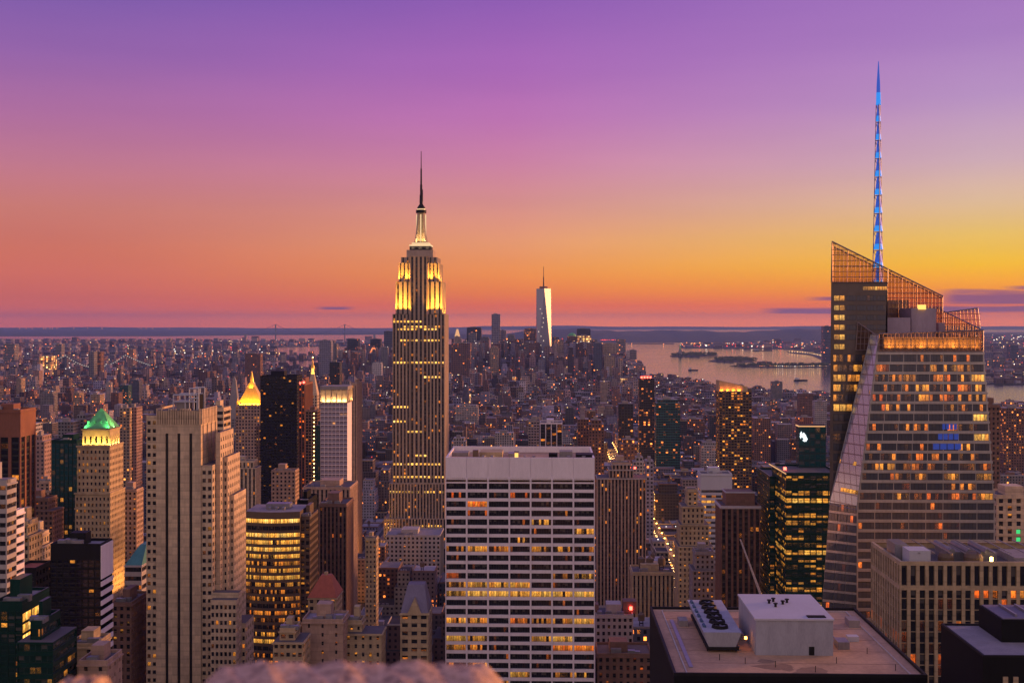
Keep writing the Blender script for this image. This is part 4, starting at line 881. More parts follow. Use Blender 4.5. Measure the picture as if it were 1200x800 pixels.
tower('apartment_building', 'pale building with brown and cream balcony bands at the far left edge', -40, 8, 566, 430, 8, wall='pale_conc', win='window_dark', style='ribbon', bay=2.5, fl=3.3, fw=.97, fh=.5, lit=lits(.1, .3, .9))
tower('apartment_building', 'white banded slab stepping out beside the red-roofed block', 8, 15, 603, 440, 10, wall='white_stone', win='window_dark', style='ribbon', bay=1.5, fl=3.3, fw=.95, fh=.4, bits=0, big=False)
tower('office_tower', 'dark teal glass tower behind the green pyramid tower', 60, 90, 517, 830, 24, wall='green_glassy', win='curtain_teal', style='strip', bay=2.8, fl=3.8, fw=.86, lit=lits(.05, .4, .8), d=.15, roofm='roof_grey')
tower('office_building', 'green glass block with a brightly lit yellow top corner, lower left', -8, 26, 708, 400, 22, wall='green_glassy', win='window_green', bay=2.6, fl=3.8, fw=.9, fh=.8, lit=lits(.02, .4, .8), d=.15, top=2, roofm='roof_grey', side=None)
def lit_corner():
    rt = last_root('green glass block with a brightly'); t = 400; w = S_at(26, t)-S_at(-8, t); zt = Z_at(9, 708, t); x = w/2
    for i in range(3):
        for j in range(3):
            f = MB(); y0 = -11+j*7.2; z = zt-3-i*3.6; q = [(x+.06, y0+.2, z-3), (x+.06, y0+6.8, z-3), (x+.06, y0+6.8, z), (x+.06, y0+.2, z)]
            f.face(q, [(0, 0), (3, 0), (3, 1), (0, 1)], (1, .5, 1.9, random.random())); f.build('lit_window', M['window_dark'], rt)
    MB().box(x+.003, x+.05, -11, 11, 0, zt).build('side_wall', M['green_glassy'], rt)
    for i in range(7): z = zt-17-i*5; MB().box(x+.052, x+.3, -11, 11, z-.9, z).build('side_band', M['pale_conc'], rt)
lit_corner()
tower('office_building', 'stepped green glass terrace block at the lower left corner', 20, 62, 752, 385, 20, wall='green_glassy', win='window_green', style='ribbon', bay=2.5, fl=3.8, fw=.97, fh=.6, lit=lits(.06, .4, .8), steps=((3, 5, 3, 5),))
tower('apartment_building', 'beige blank-walled block with one window column, lower left', 79, 112, 757, 430, 15, wall='tan_stone', bay=5, fl=3.6, fw=.28, fh=.4, lit=lits(.05, .4, 1.2))
tower('apartment_building', 'small beige block in front of the dark slab at the bottom left', 92, 126, 777, 400, 14, wall='salmon_stone', bay=4.5, fl=3.8, fw=.25, fh=.4, base_py=880)
tower('apartment_building', 'red brick block with grey corner quoins beside the slotted tower', 131, 154, 708, 560, 24, wall='brown_brick', bay=2.8, fl=3.5, lit=lits(.1, .4, .8))
tower('apartment_building', 'brown brick apartment tower left of the dark slab', 20, 62, 598, 800, 18, wall='brown_brick', bay=3.2, fl=3.4, lit=lits(.05, .3, 1), steps=((2, 4, 2, 7),))
tower('apartment_building', 'orange brick tower with stepped top catching the last light', 34, 64, 588, 900, 18, wall='salmon_stone', bay=3.2, fl=3.4, lit=lits(.05, .3, 1), steps=((3, 3, 3, 8), (3, 3, 2, 6)))
tower('apartment_building', 'narrow stepped tan block beside the banded slab at the left', 14, 34, 628, 520, 14, wall='tan_stone', bay=2.8, fl=3.4, lit=lits(.08, .3, 1), steps=((1, 1.5, 2, 5),))
tower('apartment_building', 'cream stepped block with terraces left of the dark slab', 30, 50, 640, 560, 12, wall='limestone', bay=2.8, fl=3.4, lit=lits(.08, .3, 1), steps=((1.5, 1.5, 2, 5),))
tower('apartment_building', 'small block with glowing red roof at the left', 15, 42, 668, 500, 16, wall='dark_metal', bay=3, fl=3.5, lit=lits(.03, .2, 1), roofm='red_tile', bits=0, big=False)
tower('office_building', 'pale modern block with teal hipped roof left of the slotted tower', 146, 166, 662, 620, 22, wall='pale_conc', style='ribbon', bay=3, fl=4.5, fw=.95, fh=.5, lit=lits(.1, .3, .8), bits=None)
def teal_hip():
    rt = last_root('pale modern block with teal'); t = 620; w = S_at(166, t)-S_at(146, t); zt = Z_at(156, 662, t)
    MB().prism((-w/2, w/2, -11, 11), (-w/2+5, w/2-.5, -2, 9), zt+.02, zt+9).build('hip_roof', M['teal_roof'], rt)
teal_hip()
tower('office_tower', 'slim pale tower with white lamps on top behind the slotted tower', 247, 262, 480, 700, 16, wall='limestone', style='ribbon', bay=2.6, fl=3.6, fw=.9, fh=.55, lit=lits(.12, .3, .9), bits=2)
tower('apartment_building', 'brown brick block with pale trim right of the green pyramid tower', 140, 160, 575, 820, 14, wall='salmon_stone', bay=2.8, fl=3.4)

def yellow_curve():
    t = 700; reg(288, 356, 600, t, 30); sc0 = S_at(320, t); rt = root('office_tower', sc0, t, 'curved glass office block glowing yellow on nearly every floor', 'office building')
    X = lambda px: S_at(px, t)-sc0; zt = Z_at(320, 605, t); xa, xb = X(288.5), X(352); n = 9; wb, wins = MB(), []; bulge = 4.5
    pts = [(xa+(xb-xa)*i/n, -bulge*math.sin(math.pi*(.08+.84*i/n))) for i in range(n+1)]
    fl = 4.05; rows = 30; rowlit = {0: (1, .55, 1.7), 1: (0, 0, 0), 2: (1, .5, 1.5), 3: (.75, .45, 1.3), 4: (.9, .5, 1.3), 5: (.8, .45, 1.2), 6: (.5, .35, 1.0), 7: (.6, .4, .9), 8: (.8, .45, 1.0), 9: (.5, .4, .8), 10: (.35, .3, .8), 11: (.4, .35, .9), 12: (.1, .3, .7), 13: (.6, .2, .9), 14: (.3, .3, .6), 15: (.1, .3, .6), 16: (.3, .45, 1), 17: (.7, .5, 1.2), 18: (.05, .3, .6)}
    for k in range(n):
        a, b = pts[k], pts[k+1]; L_ = math.hypot(b[0]-a[0], b[1]-a[1]); u = ((b[0]-a[0])/L_, (b[1]-a[1])/L_)
        facade(wb, wins, a, u, L_, zt-fl*rows, zt, 1, rows, .96, .62, .35, (3, 1), lambda i, j: (*rowlit.get(rows-1-j, (.08, .3, .7)), 0)[:4])
    z2 = zt+3.2; poly = [(p[0], p[1]) for p in pts]+[(xb, 26), (xa, 26)]
    for i in range(len(poly)):
        a, b = poly[i], poly[(i+1) % len(poly)]; wb.face([(a[0], a[1], zt), (b[0], b[1], zt), (b[0], b[1], z2), (a[0], a[1], z2)])
        if i >= n: wb.face([(a[0], a[1], 0), (b[0], b[1], 0), (b[0], b[1], zt), (a[0], a[1], zt)])
    wb.build('wall', M['bronze'], rt); MB().face([(x, y, z2-.02) for x, y in poly]) if 0 else None
    rf = MB(); rf.face([(x, y, z2-.01) for x, y in poly]); rf.build('roof', M['roof_grey'], rt); put_windows(rt, wins, 'window_dark')
    MB().box(-6, 8, 8, 16, z2, z2+3).build('plant_room', M['steel'], rt)
    for x in (-3, 1, 5): MB().lathe(x, 5, [(1.2, z2), (1.2, z2+1.6), (.4, z2+1.8)], 10).build('roof_fan', M['steel'], rt)
yellow_curve()
tower('office_tower', 'dark slab attached right of the yellow glowing curved block', 352, 363, 607, 702, 26, wall='bronze', win='window_dark', bay=2.6, fl=4.05, fw=.7, fh=.6, lit=lits(.12, .4, 1), roofm='roof_dark')
tower('office_tower', 'black windowless tower behind the yellow curved block', 348, 361, 588, 760, 30, wall='black', win='window_dark', bay=5, fl=5, fw=.2, fh=.4, lit=lits(.0), roofm='black', bits=1)
tower('office_tower', 'brown piered tower with wide setback top right of the yellow block', 374, 406, 592, 800, 30, wall='brown_brick', win='window_strip', style='strip', bay=2.7, fl=3.6, fw=.5, lit=lits(.03, .2, 1))
tower('office_tower', 'wide brown and stone podium tower beneath the white illuminated tower', 355, 410, 572, 960, 40, wall='salmon_stone', win='window_strip', style='strip', bay=3.3, fl=3.7, fw=.45, lit=lits(.04, .3, 1))

def crown_tower():
    t = 1060; reg(375, 416, 462, t, 20); sc0 = S_at(392, t); rt = root('hotel_tower', sc0, t+12, 'white grid tower with glowing fan-shaped crown, left of the tallest skyscraper', 'tower')
    X = lambda px: S_at(px, t)-sc0; Zp = lambda py: Z_at(392, py, t); wb, wins = MB(), []; y = -12; x0, x1 = X(375.5), X(407)
    z0, z1 = 3, Zp(472); rows = round((z1-z0)/3.9)
    facade(wb, wins, (x0, y), (1, 0), x1-x0, z0, z1, 7, rows, .9, .84, .25, (1, 1), lits(.03, .5, .9))
    wb.face([(x1, y, z0), (x1, y+24, z0), (x1, y+24, z1), (x1, y, z1)]); wb.face([(x0, y+24, z0), (x0, y, z0), (x0, y, z1), (x0, y+24, z1)]); wb.face([(x1, y+24, z0), (x0, y+24, z0), (x0, y+24, z1), (x1, y+24, z1)])
    wb.build('wall', M['white_stone'], rt); put_windows(rt, wins, 'curtain_lilac')
    zt = Zp(457); cr = MB(); cr.prism((x0+.8, x1-.8, y+.8, y+23), (x0+.4, x1-.4, y+.2, y+23.6), z1, zt); cr.build('crown_core', M['limestone'], rt)
    for i in range(6): a = x0+(x1-x0)*(i)/5; MB().box(a-.35, a+.35, y-1.0, y+.75, z1, zt+.4).build('crown_fin', M['limestone'], rt)
    for i in range(4): b = y+24*(i+.3)/3.6; MB().box(x1-.7, x1+.9, b-.3, b+.3, z1, zt+.4).build('crown_fin', M['limestone'], rt)
    MB().box(x0-.3, x1+.5, y-.8, y+24.2, zt+.45, zt+3.4, bottom=True).build('crown_cap', M['grey_conc'], rt)
    for i in range(5): glow(rt, x0+(x1-x0)*(i+.5)/5, y-.7, z1+.4, 3.6, .5, 1000, (1, .62, .25), (0, .12, 1), housing=False)
    for i in range(3): glow(rt, x1+.5, y+24*(i+.5)/3, z1+.4, .6, 4, 1000, (1, .60, .25), (-.12, 0, 1), housing=False)
crown_tower()
tower('office_tower', 'slim beige tower with tall slots just behind the glowing crown tower', 412, 418, 450, 1300, 40, wall='salmon_stone', win='window_strip', style='strip', bay=3.2, fl=3.7, fw=.3, bits=1)
tower('office_tower', 'dark glass slab tower right of the gold pyramid tower', 305, 348, 441, 1500, 34, wall='dark_metal', win='curtain', bay=3.6, fl=3.9, fw=.85, fh=.7, d=.2, lit=lits(.03, .35, 1.6), roofm='black', bits=0, keep=60)
tower('apartment_tower', 'narrow red-brown tower with glowing red edge beside the dark slab tower', 350, 357, 450, 1400, 50, wall='red_granite', win='window_strip', style='strip', bay=3.4, fl=3.4, fw=.6, lit=lits(.12, .1, 1.5), bits=1, cat='tower')
tower('apartment_tower', 'dark tower edged with a vertical string of warm lamps below the lantern spire', 358, 372, 482, 1350, 24, wall='brown_brick', win='curtain', bay=3.3, fl=3.3, fw=.8, fh=.7, lit=lits(.04, .3, 1), bits=1, cat='tower')
def lamp_string():
    rt = last_root('dark tower edged with'); zt = Z_at(365, 482, 1350); w = S_at(372, 1350)-S_at(358, 1350)
    for k in range(30): MB().box(w/2-4.2, w/2-3.3, -12.9, -12.1, zt-3-k*4.6, zt-2.1-k*4.6).build('string_lamp', M['amber_bulb'], rt)
lamp_string()
tower('office_tower', 'teal sided tower immediately left of the white grid tower', 369, 375, 500, 1120, 30, wall='green_glassy', win='curtain_teal', style='strip', bay=3, fl=3.6, fw=.8, lit=lits(.03), bits=1)

def spired(px0, px1, py_sh, t, depth, label, kind, apex, wall, lit):
    s0, s1 = reg(px0, px1, py_sh, t, depth); sc0 = (s0+s1)/2; w = s1-s0; zs = Z_at(px0, py_sh, t); za = Z_at(px0, apex, t)
    rt = root('office_tower', sc0, t+depth/2, label, 'tower'); wb, wins = MB(), []
    mass(wb, wins, MB(), -w/2, w/2, -depth/2, depth/2, 3, zs, max(3, round(w/4.8)), max(3, round(depth/4.8)), p=lit, fl=5, fw=.56, fh=.58, top=1, side=1)
    wb.face([(-w/2, -depth/2, zs), (w/2, -depth/2, zs), (w/2, depth/2, zs), (-w/2, depth/2, zs)])
    wb.build('wall', M[wall], rt); put_windows(rt, wins, 'window_dark', keep=60)
    return rt, w, zs, za
rt, w, zs, za = spired(276, 308, 475, 1850, 34, 'stone tower topped by a glowing gold pyramid', 'gold', 436, 'salmon_stone', .12)
wb = MB().box(-w/2+2.5, w/2-2.5, -14, 14, zs+.02, zs+3.4); wb.build('arcade', M['tan_stone'], rt)
o = MB().prism((-w/2+3.5, w/2-3.5, -13, 13), (-3.2, 3.2, -3.2, 3.2), zs+3.42, zs+34).build('roof', M['gold'], rt)
MB().lathe(0, 0, [(3.2, zs+34.02), (2.6, zs+40), (.25, za+1)], 8).build('lantern', M['gold'], o)
for a, b in ((-1, -1), (1, -1), (1, 1), (-1, 1)): MB().lathe(a*(w/2-2), b*14, [(1.6, zs+.05), (1.5, zs+6), (.1, zs+10)], 6).build('pinnacle', M['gold'], rt)
for x in (-13, -6.5, 0, 6.5, 13): glow(rt, x, -16.4, zs+1, 3, .8, 8000, (1, .42, .02), (0, .42, 1), housing=False)
for y in (-9, 0, 9): glow(rt, w/2-.6, y, zs+1, .8, 3, 8000, (1, .42, .02), (-.42, 0, 1), housing=False)
glow(rt, 0, -7, zs+26, 2, .6, 5000, (1, .5, .03), (0, .25, 1), housing=False)
rt, w, zs, za = spired(359, 371.5, 462, 2060, 20, 'slender marble campanile with pyramidal roof and bright gold lantern', 'lantern', 419, 'limestone', .05)
o = MB().prism((-w/2, w/2, -10, 10), (-2.8, 2.8, -2.8, 2.8), zs+.02, zs+34).build('roof', M['limestone'], rt)
MB().lathe(0, 0, [(3.0, zs+34.02), (3.0, zs+37), (2.2, zs+37.1), (2.2, zs+44)], 8).build('lantern_stage', M['gold_glow'] if 'gold_glow' in M else emit('gold_glow', (1, .5, .08), 2.4) , o)
MB().lathe(0, 0, [(3.4, zs+44.02), (2.6, zs+48), (1, zs+52), (.2, za)], 8).build('gold_cupola', M['gold'], o)
MB().lathe(0, 0, [(.9, za-.2), (.9, za+1.2)], 6).build('beacon', M['amber_bulb'], o)
rt, w, zs, za = spired(266, 280, 490, 2250, 22, 'grey stone tower with tapering pointed top left of the gold pyramid', 'grey', 441, 'grey_conc', .03)
MB().prism((-w/2, w/2, -11, 11), (-3, 3, -3, 3), zs+.02, za-8).prism((-3, 3, -3, 3), (-.5, .5, -.5, .5), za-7.9, za).build('roof', M['grey_conc'], rt)

def black_screen_block():
    pass
tower('apartment_building', 'stepped stone block with tall arched bays below the gold pyramid', 262, 300, 548, 1250, 22, wall='limestone', win='window_strip', style='strip', bay=4.0, fl=4, fw=.45, bits=2, steps=((3, 3, 3, 6),))
tower('apartment_building', 'brown terraced block between gold pyramid and dark slab tower', 300, 322, 500, 1600, 30, wall='brown_brick', bay=3.4, fl=3.6, lit=lits(.14, .4, 1.3), bits=2)
tower('office_building', 'low tan block with blank side right of the gold pyramid, mid distance', 318, 346, 552, 1150, 18, wall='salmon_stone', bay=3.6, fl=3.8, lit=lits(.06, .35, 1))
tower('apartment_building', 'red-roofed hip-topped stone block in front of the piered tower', 361, 394, 700, 600, 18, wall='tan_stone', bay=3.2, fl=3.5, fw=.5, lit=lits(.05, .3, 1), bits=None)
rt = last_root('red-roofed hip-topped'); w = S_at(394, 600)-S_at(361, 600); zt = Z_at(378, 700, 600)
MB().prism((-w/2-.3, w/2+.3, -9.3, 9.3), (-2, 3, -1.5, 3), zt+.02, zt+9.5).build('hip_roof', M['red_tile'], rt); MB().box(-.5, 1.2, -.5, 1, zt+9.3, zt+11).build('chimney', M['tan_stone'], rt)
tower('apartment_building', 'plain beige block with one narrow window column, bottom centre-left', 354, 402, 728, 520, 16, wall='salmon_stone', bay=6.5, fl=3.6, fw=.16, fh=.45, lit=lits(.04, .3, 1), roofm='roof_grey', base_py=840)
tower('apartment_building', 'beige block with dark square windows at the bottom, left of the plain block', 320, 355, 752, 500, 16, wall='tan_stone', bay=2.6, fl=3.5, fw=.6, fh=.5, lit=lits(.12, .2, 1), base_py=840, steps=((2, 4, 3, 4),))
tower('apartment_building', 'beige stepped block with a white roof hut right of the plain beige block', 404, 447, 742, 530, 14, wall='tan_stone', bay=3.4, fl=3.6, fw=.35, fh=.5, lit=lits(.12, .3, 1.2), base_py=840, steps=((1, 9, 3, 4),))
tower('office_building', 'ornate stone block with steep slate roof above the parapet', 469, 502, 718, 540, 18, wall='tan_stone', bay=3.6, fl=3.6, fw=.62, fh=.5, lit=lambda i, j: ((.95, .2, 1.3, 0) if j == 31 else (.04, .3, 1, 0)), bits=None, base_py=860)
rt = last_root('ornate stone block'); w = S_at(502, 540)-S_at(469, 540); zt = Z_at(485, 718, 540)
MB().prism((-w/2+.1, w/2-.1, -8.9, 8.9), (-w/2+2.5, w/2-2.5, -1, 6), zt+.02, zt+11).build('slate_roof', M['purple_slate'], rt)
g = MB(); g.face([(-3, -9.05, zt), (3, -9.05, zt), (0, -9.05, zt+6.5)]); g.face([(3, -9.05, zt), (3, -5, zt), (0, -5, zt+6.5), (0, -9.05, zt+6.5)]); g.face([(-3, -5, zt), (-3, -9.05, zt), (0, -9.05, zt+6.5), (0, -5, zt+6.5)]); g.build('gable', M['tan_stone'], rt)
tower('office_building', 'pale narrow block with ledge top between the piered tower and tallest skyscraper', 428, 441, 632, 900, 12, wall='tan_stone', bay=2.7, fl=3.6, fw=.4, lit=lits(.08, .4, 1.4))
tower('office_building', 'low wide stone building with a pink flat roof at the foot of the tallest skyscraper', 452, 516, 628, 1130, 40, wall='pale_conc', bay=4, fl=4, fw=.5, lit=lits(.05), roofm='roof_grey', side=None)

# right of the white slab
tower('apartment_tower', 'tall brown and white piered apartment tower right of the white slab', 700, 757, 560, 900, 24, wall='salmon_stone', win='window_strip', style='strip', bay=2.5, fl=3.1, fw=.52, lit=lits(.03, .3, 1.6), cat='tower', steps=((9, 9, 3, 6), (2, 2, 1, 4)), group=None)
tower('office_building', 'tan piered block with rooftop tanks in front of the street of orange lamps', 741, 790, 672, 720, 22, wall='tan_stone', win='window_strip', style='strip', bay=2.4, fl=3.5, fw=.42, lit=lits(.02, .3, 1), bits=3)
rt = last_root('tan piered block'); zt = Z_at(760, 672, 720)
for x in (-6, -1, 6): tank(rt, x, 1, zt)
tower('apartment_building', 'small grey block with a red lamp on the roof right of the white slab', 698, 742, 722, 640, 20, wall='pale_conc', bay=3, fl=3.6, fw=.5, lit=lits(.03, .4, 1.4), base_py=850)
rt = last_root('small grey block with a red'); zt = Z_at(720, 722, 640)
MB().box(5, 12, -4, 4, zt+.1, zt+6.5).build('chimney_block', M['brown_brick'], rt); MB().lathe(9, -4.3, [(.8, zt+2.2), (.8, zt+4)], 8).build('red_lamp', M['red_bulb'], rt); MB().box(-12, -8, -5, 2, zt+.1, zt+5).build('plant_room', M['brown_brick'], rt)
tower('apartment_building', 'dark red brick block with orange lit windows at the bottom beside the black roof', 700, 764, 768, 560, 20, wall='brown_brick', bay=3, fl=3.5, fw=.45, lit=lits(.05, .15, 1.4), base_py=870)
tower('office_tower', 'stepped ziggurat stone tower between two piered towers', 795, 836, 640, 820, 26, wall='tan_stone', bay=2.8, fl=3.5, fw=.42, lit=lits(.05, .42, 1.5), steps=((1.5, 2.5, 3, 14), (1.5, 3, 2, 12), (4, 4, 3, 10)), big=False)
tower('office_building', 'grey stepped block in front of the ziggurat tower', 812, 842, 668, 760, 20, wall='grey_conc', bay=2.8, fl=3.5, fw=.45, lit=lits(.06, .4, 1.5), steps=((2, 2, 3, 10),))
tower('office_tower', 'dark brown piered tower with white rimmed top left of the green glass tower', 845, 891, 594, 700, 24, wall='brown_brick', win='window_strip', style='strip', bay=3.1, fl=3.5, fw=.62, lit=lits(.035, .25, 1.4), bits=0, big=False)
rt = last_root('dark brown piered tower'); zt = Z_at(868, 594, 700)
MB().box(-7.5, 9, -6, 9, zt+.02, zt+7.5).build('plant_room', M['brown_brick'], rt)
f = MB(); 
for a in ((-11.6, 11.6, -12.4, -11.8), (-11.6, -11.0, -11.79, 12), (11.0, 11.6, -11.79, 12)): f.box(a[0], a[1], a[2], a[3], zt-.4, zt+.7, bottom=True)
f.box(-7.8, 9.3, -6.3, -6.01, zt+7.2, zt+8); f.box(-7.8, -7.5, -6, 9, zt+7.2, zt+8); f.build('white_rim', M['white_paint'], rt)
tower('office_building', 'white box building with blue and amber window bands, right of centre', 821, 858, 556, 1050, 22, wall='white_paint', win='window_blue', style='ribbon', bay=3.2, fl=4.4, fw=.95, fh=.5, lit=lits(.35, .4, 1.1), top=12)
def crane():
    t = 640; rt = root('tower_crane', S_at(893, t), t, 'white slanting crane jib reaching up in front of the brown piered tower', 'crane')
    a = Vector((0, 0, Z_at(893, 696, t)-2)); b = Vector((S_at(867, t)-S_at(893, t), -2, Z_at(867, 631, t)))
    j = MB(); off = [Vector((.5, 0, 0)), Vector((-.5, 0, 0)), Vector((0, .7, .2))]
    for o_ in off: j.bar(a+o_, b+o_*.4, .16)
    for k in range(14):
        p = a.lerp(b, k/14); q = a.lerp(b, (k+1)/14); j.bar(p+off[0], q+off[1], .08); j.bar(p+off[1], q+off[2], .08)
    j.build('jib', M['white_paint'], rt); MB().box(-.9, .9, -.9, .9, 0, a.z).build('mast', M['white_paint'], rt); MB().box(-1.6, 2.2, -1.5, 1.5, a.z-1.5, a.z+1.2).build('cab', M['grey_conc'], rt)
crane()
def green_towers():
    t = 660; reg(900, 968, 520, t, 60)
    rt, tiers = tower('office_tower', 'green glass tower with a white lit sign and rows of yellow windows', 921, 985, 556, t, 40, wall='green_glassy', win='window_green', bay=3.1, fl=4.0, fw=.93, fh=.62, d=.15,
          lit=lambda i, j: ((.85, .5, 1.15, 0) if j % 7 == 3 else (.35, .45, .8, 0) if j % 3 else (.1, .4, .7, 0)), side='x', bits=0, big=False, roofm='roof_dark', base_py=860)
    x0, x1, y0, y1, za, zt = tiers[0]; X = lambda px, tt: S_at(px, tt)-(S_at(921, t)+S_at(985, t))/2
    zb2 = Z_at(935, 500, 690)
    MB().box(X(937, 690), x1-.5, 12, 19.5, zt+.03, zb2, 3.1, 4.0, (.05, .4, .8, .37), top=False).build('upper_tier', M['curtain_teal'], rt); MB().box(X(937, 690), x1-.5, 12, 19.5, zb2+.01, zb2+.8, bottom=True).build('tier_roof', M['dark_metal'], rt)
    f = MB(); f.bar((x0, y0, zt+.4), (x0-1, y1+4, zt+.6), .3); f.bar((X(937, 690), 11.8, zb2+.2), (x1-1, 11.6, zb2+.2), .3); f.bar((X(937, 690), 11.8, zb2+.2), (X(937, 690), 20, zb2+.2), .4); f.build('lit_edge', M['crown_panel'], rt)
    # irregular white emblem on the upper tier
    e = MB(); cx, cz = X(943, 690), Z_at(943, 512, 690)
    for (a, b, w_, h_) in ((-1.6, 1.6, 1.3, 1.6), (-.2, .6, 2.4, 1.9), (1.1, -1.2, 1.5, 1.6), (.2, -1.9, 1.9, .9), (-1.9, .2, .9, 1.4)): e.lathe(cx+a, 11.6, [(0.01, cz+b-h_), (w_*.6, cz+b), (.01, cz+b+h_)], 8)
    e.build('emblem', M['white_sign'], rt)
    MB().box(X(927, 665)-1, X(927, 665)+.5, 0, 1, zt+.03, zt+1.6).build('red_beacon', M['red_bulb'], rt)
    tower('office_tower', 'dark green glass wing on the west side of the sign-bearing green tower', 902, 920, 560, 690, 40, wall='green_glassy', win='curtain_teal', bay=3.1, fl=4.0, fw=.9, fh=.7, d=.15, lit=lits(.08, .4, 1), bits=0, big=False)
green_towers()

def fins_building():
    t = 406; reg(1053, 1260, 660, t, 40); s0 = S_at(1054.5, t); s1 = S_at(1290, t); w = s1-s0; rt = root('office_building', (s0+s1)/2, t+18, 'pale stone block with tall black windows and rooftop cooling drums, lower right', 'office building')
    zt = Z_at(1055, 658, t); D = 36; x0 = -w/2; y0 = -18; wb, wins = MB(), []; Zp = lambda py: Z_at(1055, py, t); n = round(w/2.98)
    lf = lambda i, j: ((.9, .05, 1.3, 0) if (i in (8, 9, 10, 12, 13, 17) and j == 0) else (.0, 0, 0, 0))
    facade(wb, wins, (x0, y0), (1, 0), w, Zp(686), Zp(662), n, 1, .62, .98, .9, (1, 1), lambda i, j: ((.0, .4, .9, 0)))
    facade(wb, wins, (x0, y0), (1, 0), w, Zp(701), Zp(690.5), n, 1, .62, .9, .7, (1, 1), lf)
    for k in range(10): facade(wb, wins, (x0, y0), (1, 0), w, Zp(701)-3.65*(k+1), Zp(701)-3.65*k, n, 1, .62, .97, .7, (1, 1), lambda i, j: ((.25, .15, 1.1, 0) if (k == 4 or k == 2) else (.06, .1, 1, 0)))
    for a, b in ((662, 657.5), (690.5, 686)): wb.face([(x0, y0, Zp(a)), (-x0, y0, Zp(a)), (-x0, y0, Zp(b)), (x0, y0, Zp(b))])
    m_ = round(D/3.0)
    facade(wb, wins, (x0, -y0), (0, -1), D, Zp(686), Zp(662), m_, 1, .55, .98, .7, (1, 1), lambda i, j: (0, 0, 0, 0))
    for k in range(11): facade(wb, wins, (x0, -y0), (0, -1), D, Zp(690.5)-3.65*(k+1), Zp(690.5)-3.65*k, m_, 1, .55, .97, .7, (1, 1), lambda i, j: ((.6, .12, 1.1, 0) if k == 4 else (.02, .1, 1, 0)))
    for a, b in ((662, 657.5), (690.5, 686)): wb.face([(x0, -y0, Zp(a)), (x0, y0, Zp(a)), (x0, y0, Zp(b)), (x0, -y0, Zp(b))])
    wb.box(x0, -x0, y0, -y0, 0, Zp(701)-36.6, top=False); wb.face([(-x0, y0, 0), (-x0, -y0, 0), (-x0, -y0, zt), (-x0, y0, zt)]); wb.face([(-x0, -y0, 0), (x0, -y0, 0), (x0, -y0, zt), (-x0, -y0, zt)])
    zt = Zp(657.5)
    for a in ((x0, -x0, y0, y0+1), (x0, x0+1, y0+1, -y0-1), (x0, -x0, -y0-1, -y0)): wb.face([(a[0], a[2], zt), (a[1], a[2], zt), (a[1], a[3], zt), (a[0], a[3], zt)])
    wb.box(x0+1, -x0-1, y0+1, -y0-1, zt-2, zt-1.99, top=False)
    wb.build('wall', M['tan_stone'], rt); put_windows(rt, wins, 'window_dark', keep=100)
    MB().box(x0+1.02, -x0-1.02, y0+1.02, -y0-1.02, zt-2.5, zt-2).build('roof', M['roof_dark'], rt)
    zr = zt-1.98
    MB().box(x0+4, x0+11, y0+3, y0+11, zr, zr+5).build('cooling_box', M['white_paint'], rt); MB().box(x0+1.8, x0+6, y0+12, y0+22, zr, zr+5.5).build('cooling_box', M['steel'], rt)
    for a, b in ((17, 2.6), (26, 3.1)): MB().lathe(x0+a, y0+6, [(b, zr), (b, zr+2.6), (b*.8, zr+3.8), (b*.3, zr+4.4)], 16).build('cooling_drum', M['bronze'], rt)
    MB().lathe(x0+31, y0+3, [(.5, zr+1.5), (.5, zr+3)], 8).build('roof_lamp', M['amber_bulb'], rt)
    for k in range(3):
        d = MB(); d.bar((x0+20+k*6, y0+9, zr+3.5), (x0+20+k*6, y0+26, zr+3.5), 1.1, 10); d.build('duct', M['steel'], rt)
    MB().box(x0+19, x0+36, y0+12, y0+24, zr, zr+3).build('plant_room', M['steel'], rt); MB().box(x0+40, x0+54, y0+6, y0+22, zr, zr+2.2).build('plant_room', M['roof_grey'], rt)
    for k in range(9): MB().box(x0+7+k*5, x0+7.3+k*5, y0+2, y0+28, zr+4.2, zr+4.5).build('pipe_rack', M['steel'], rt)
fins_building()
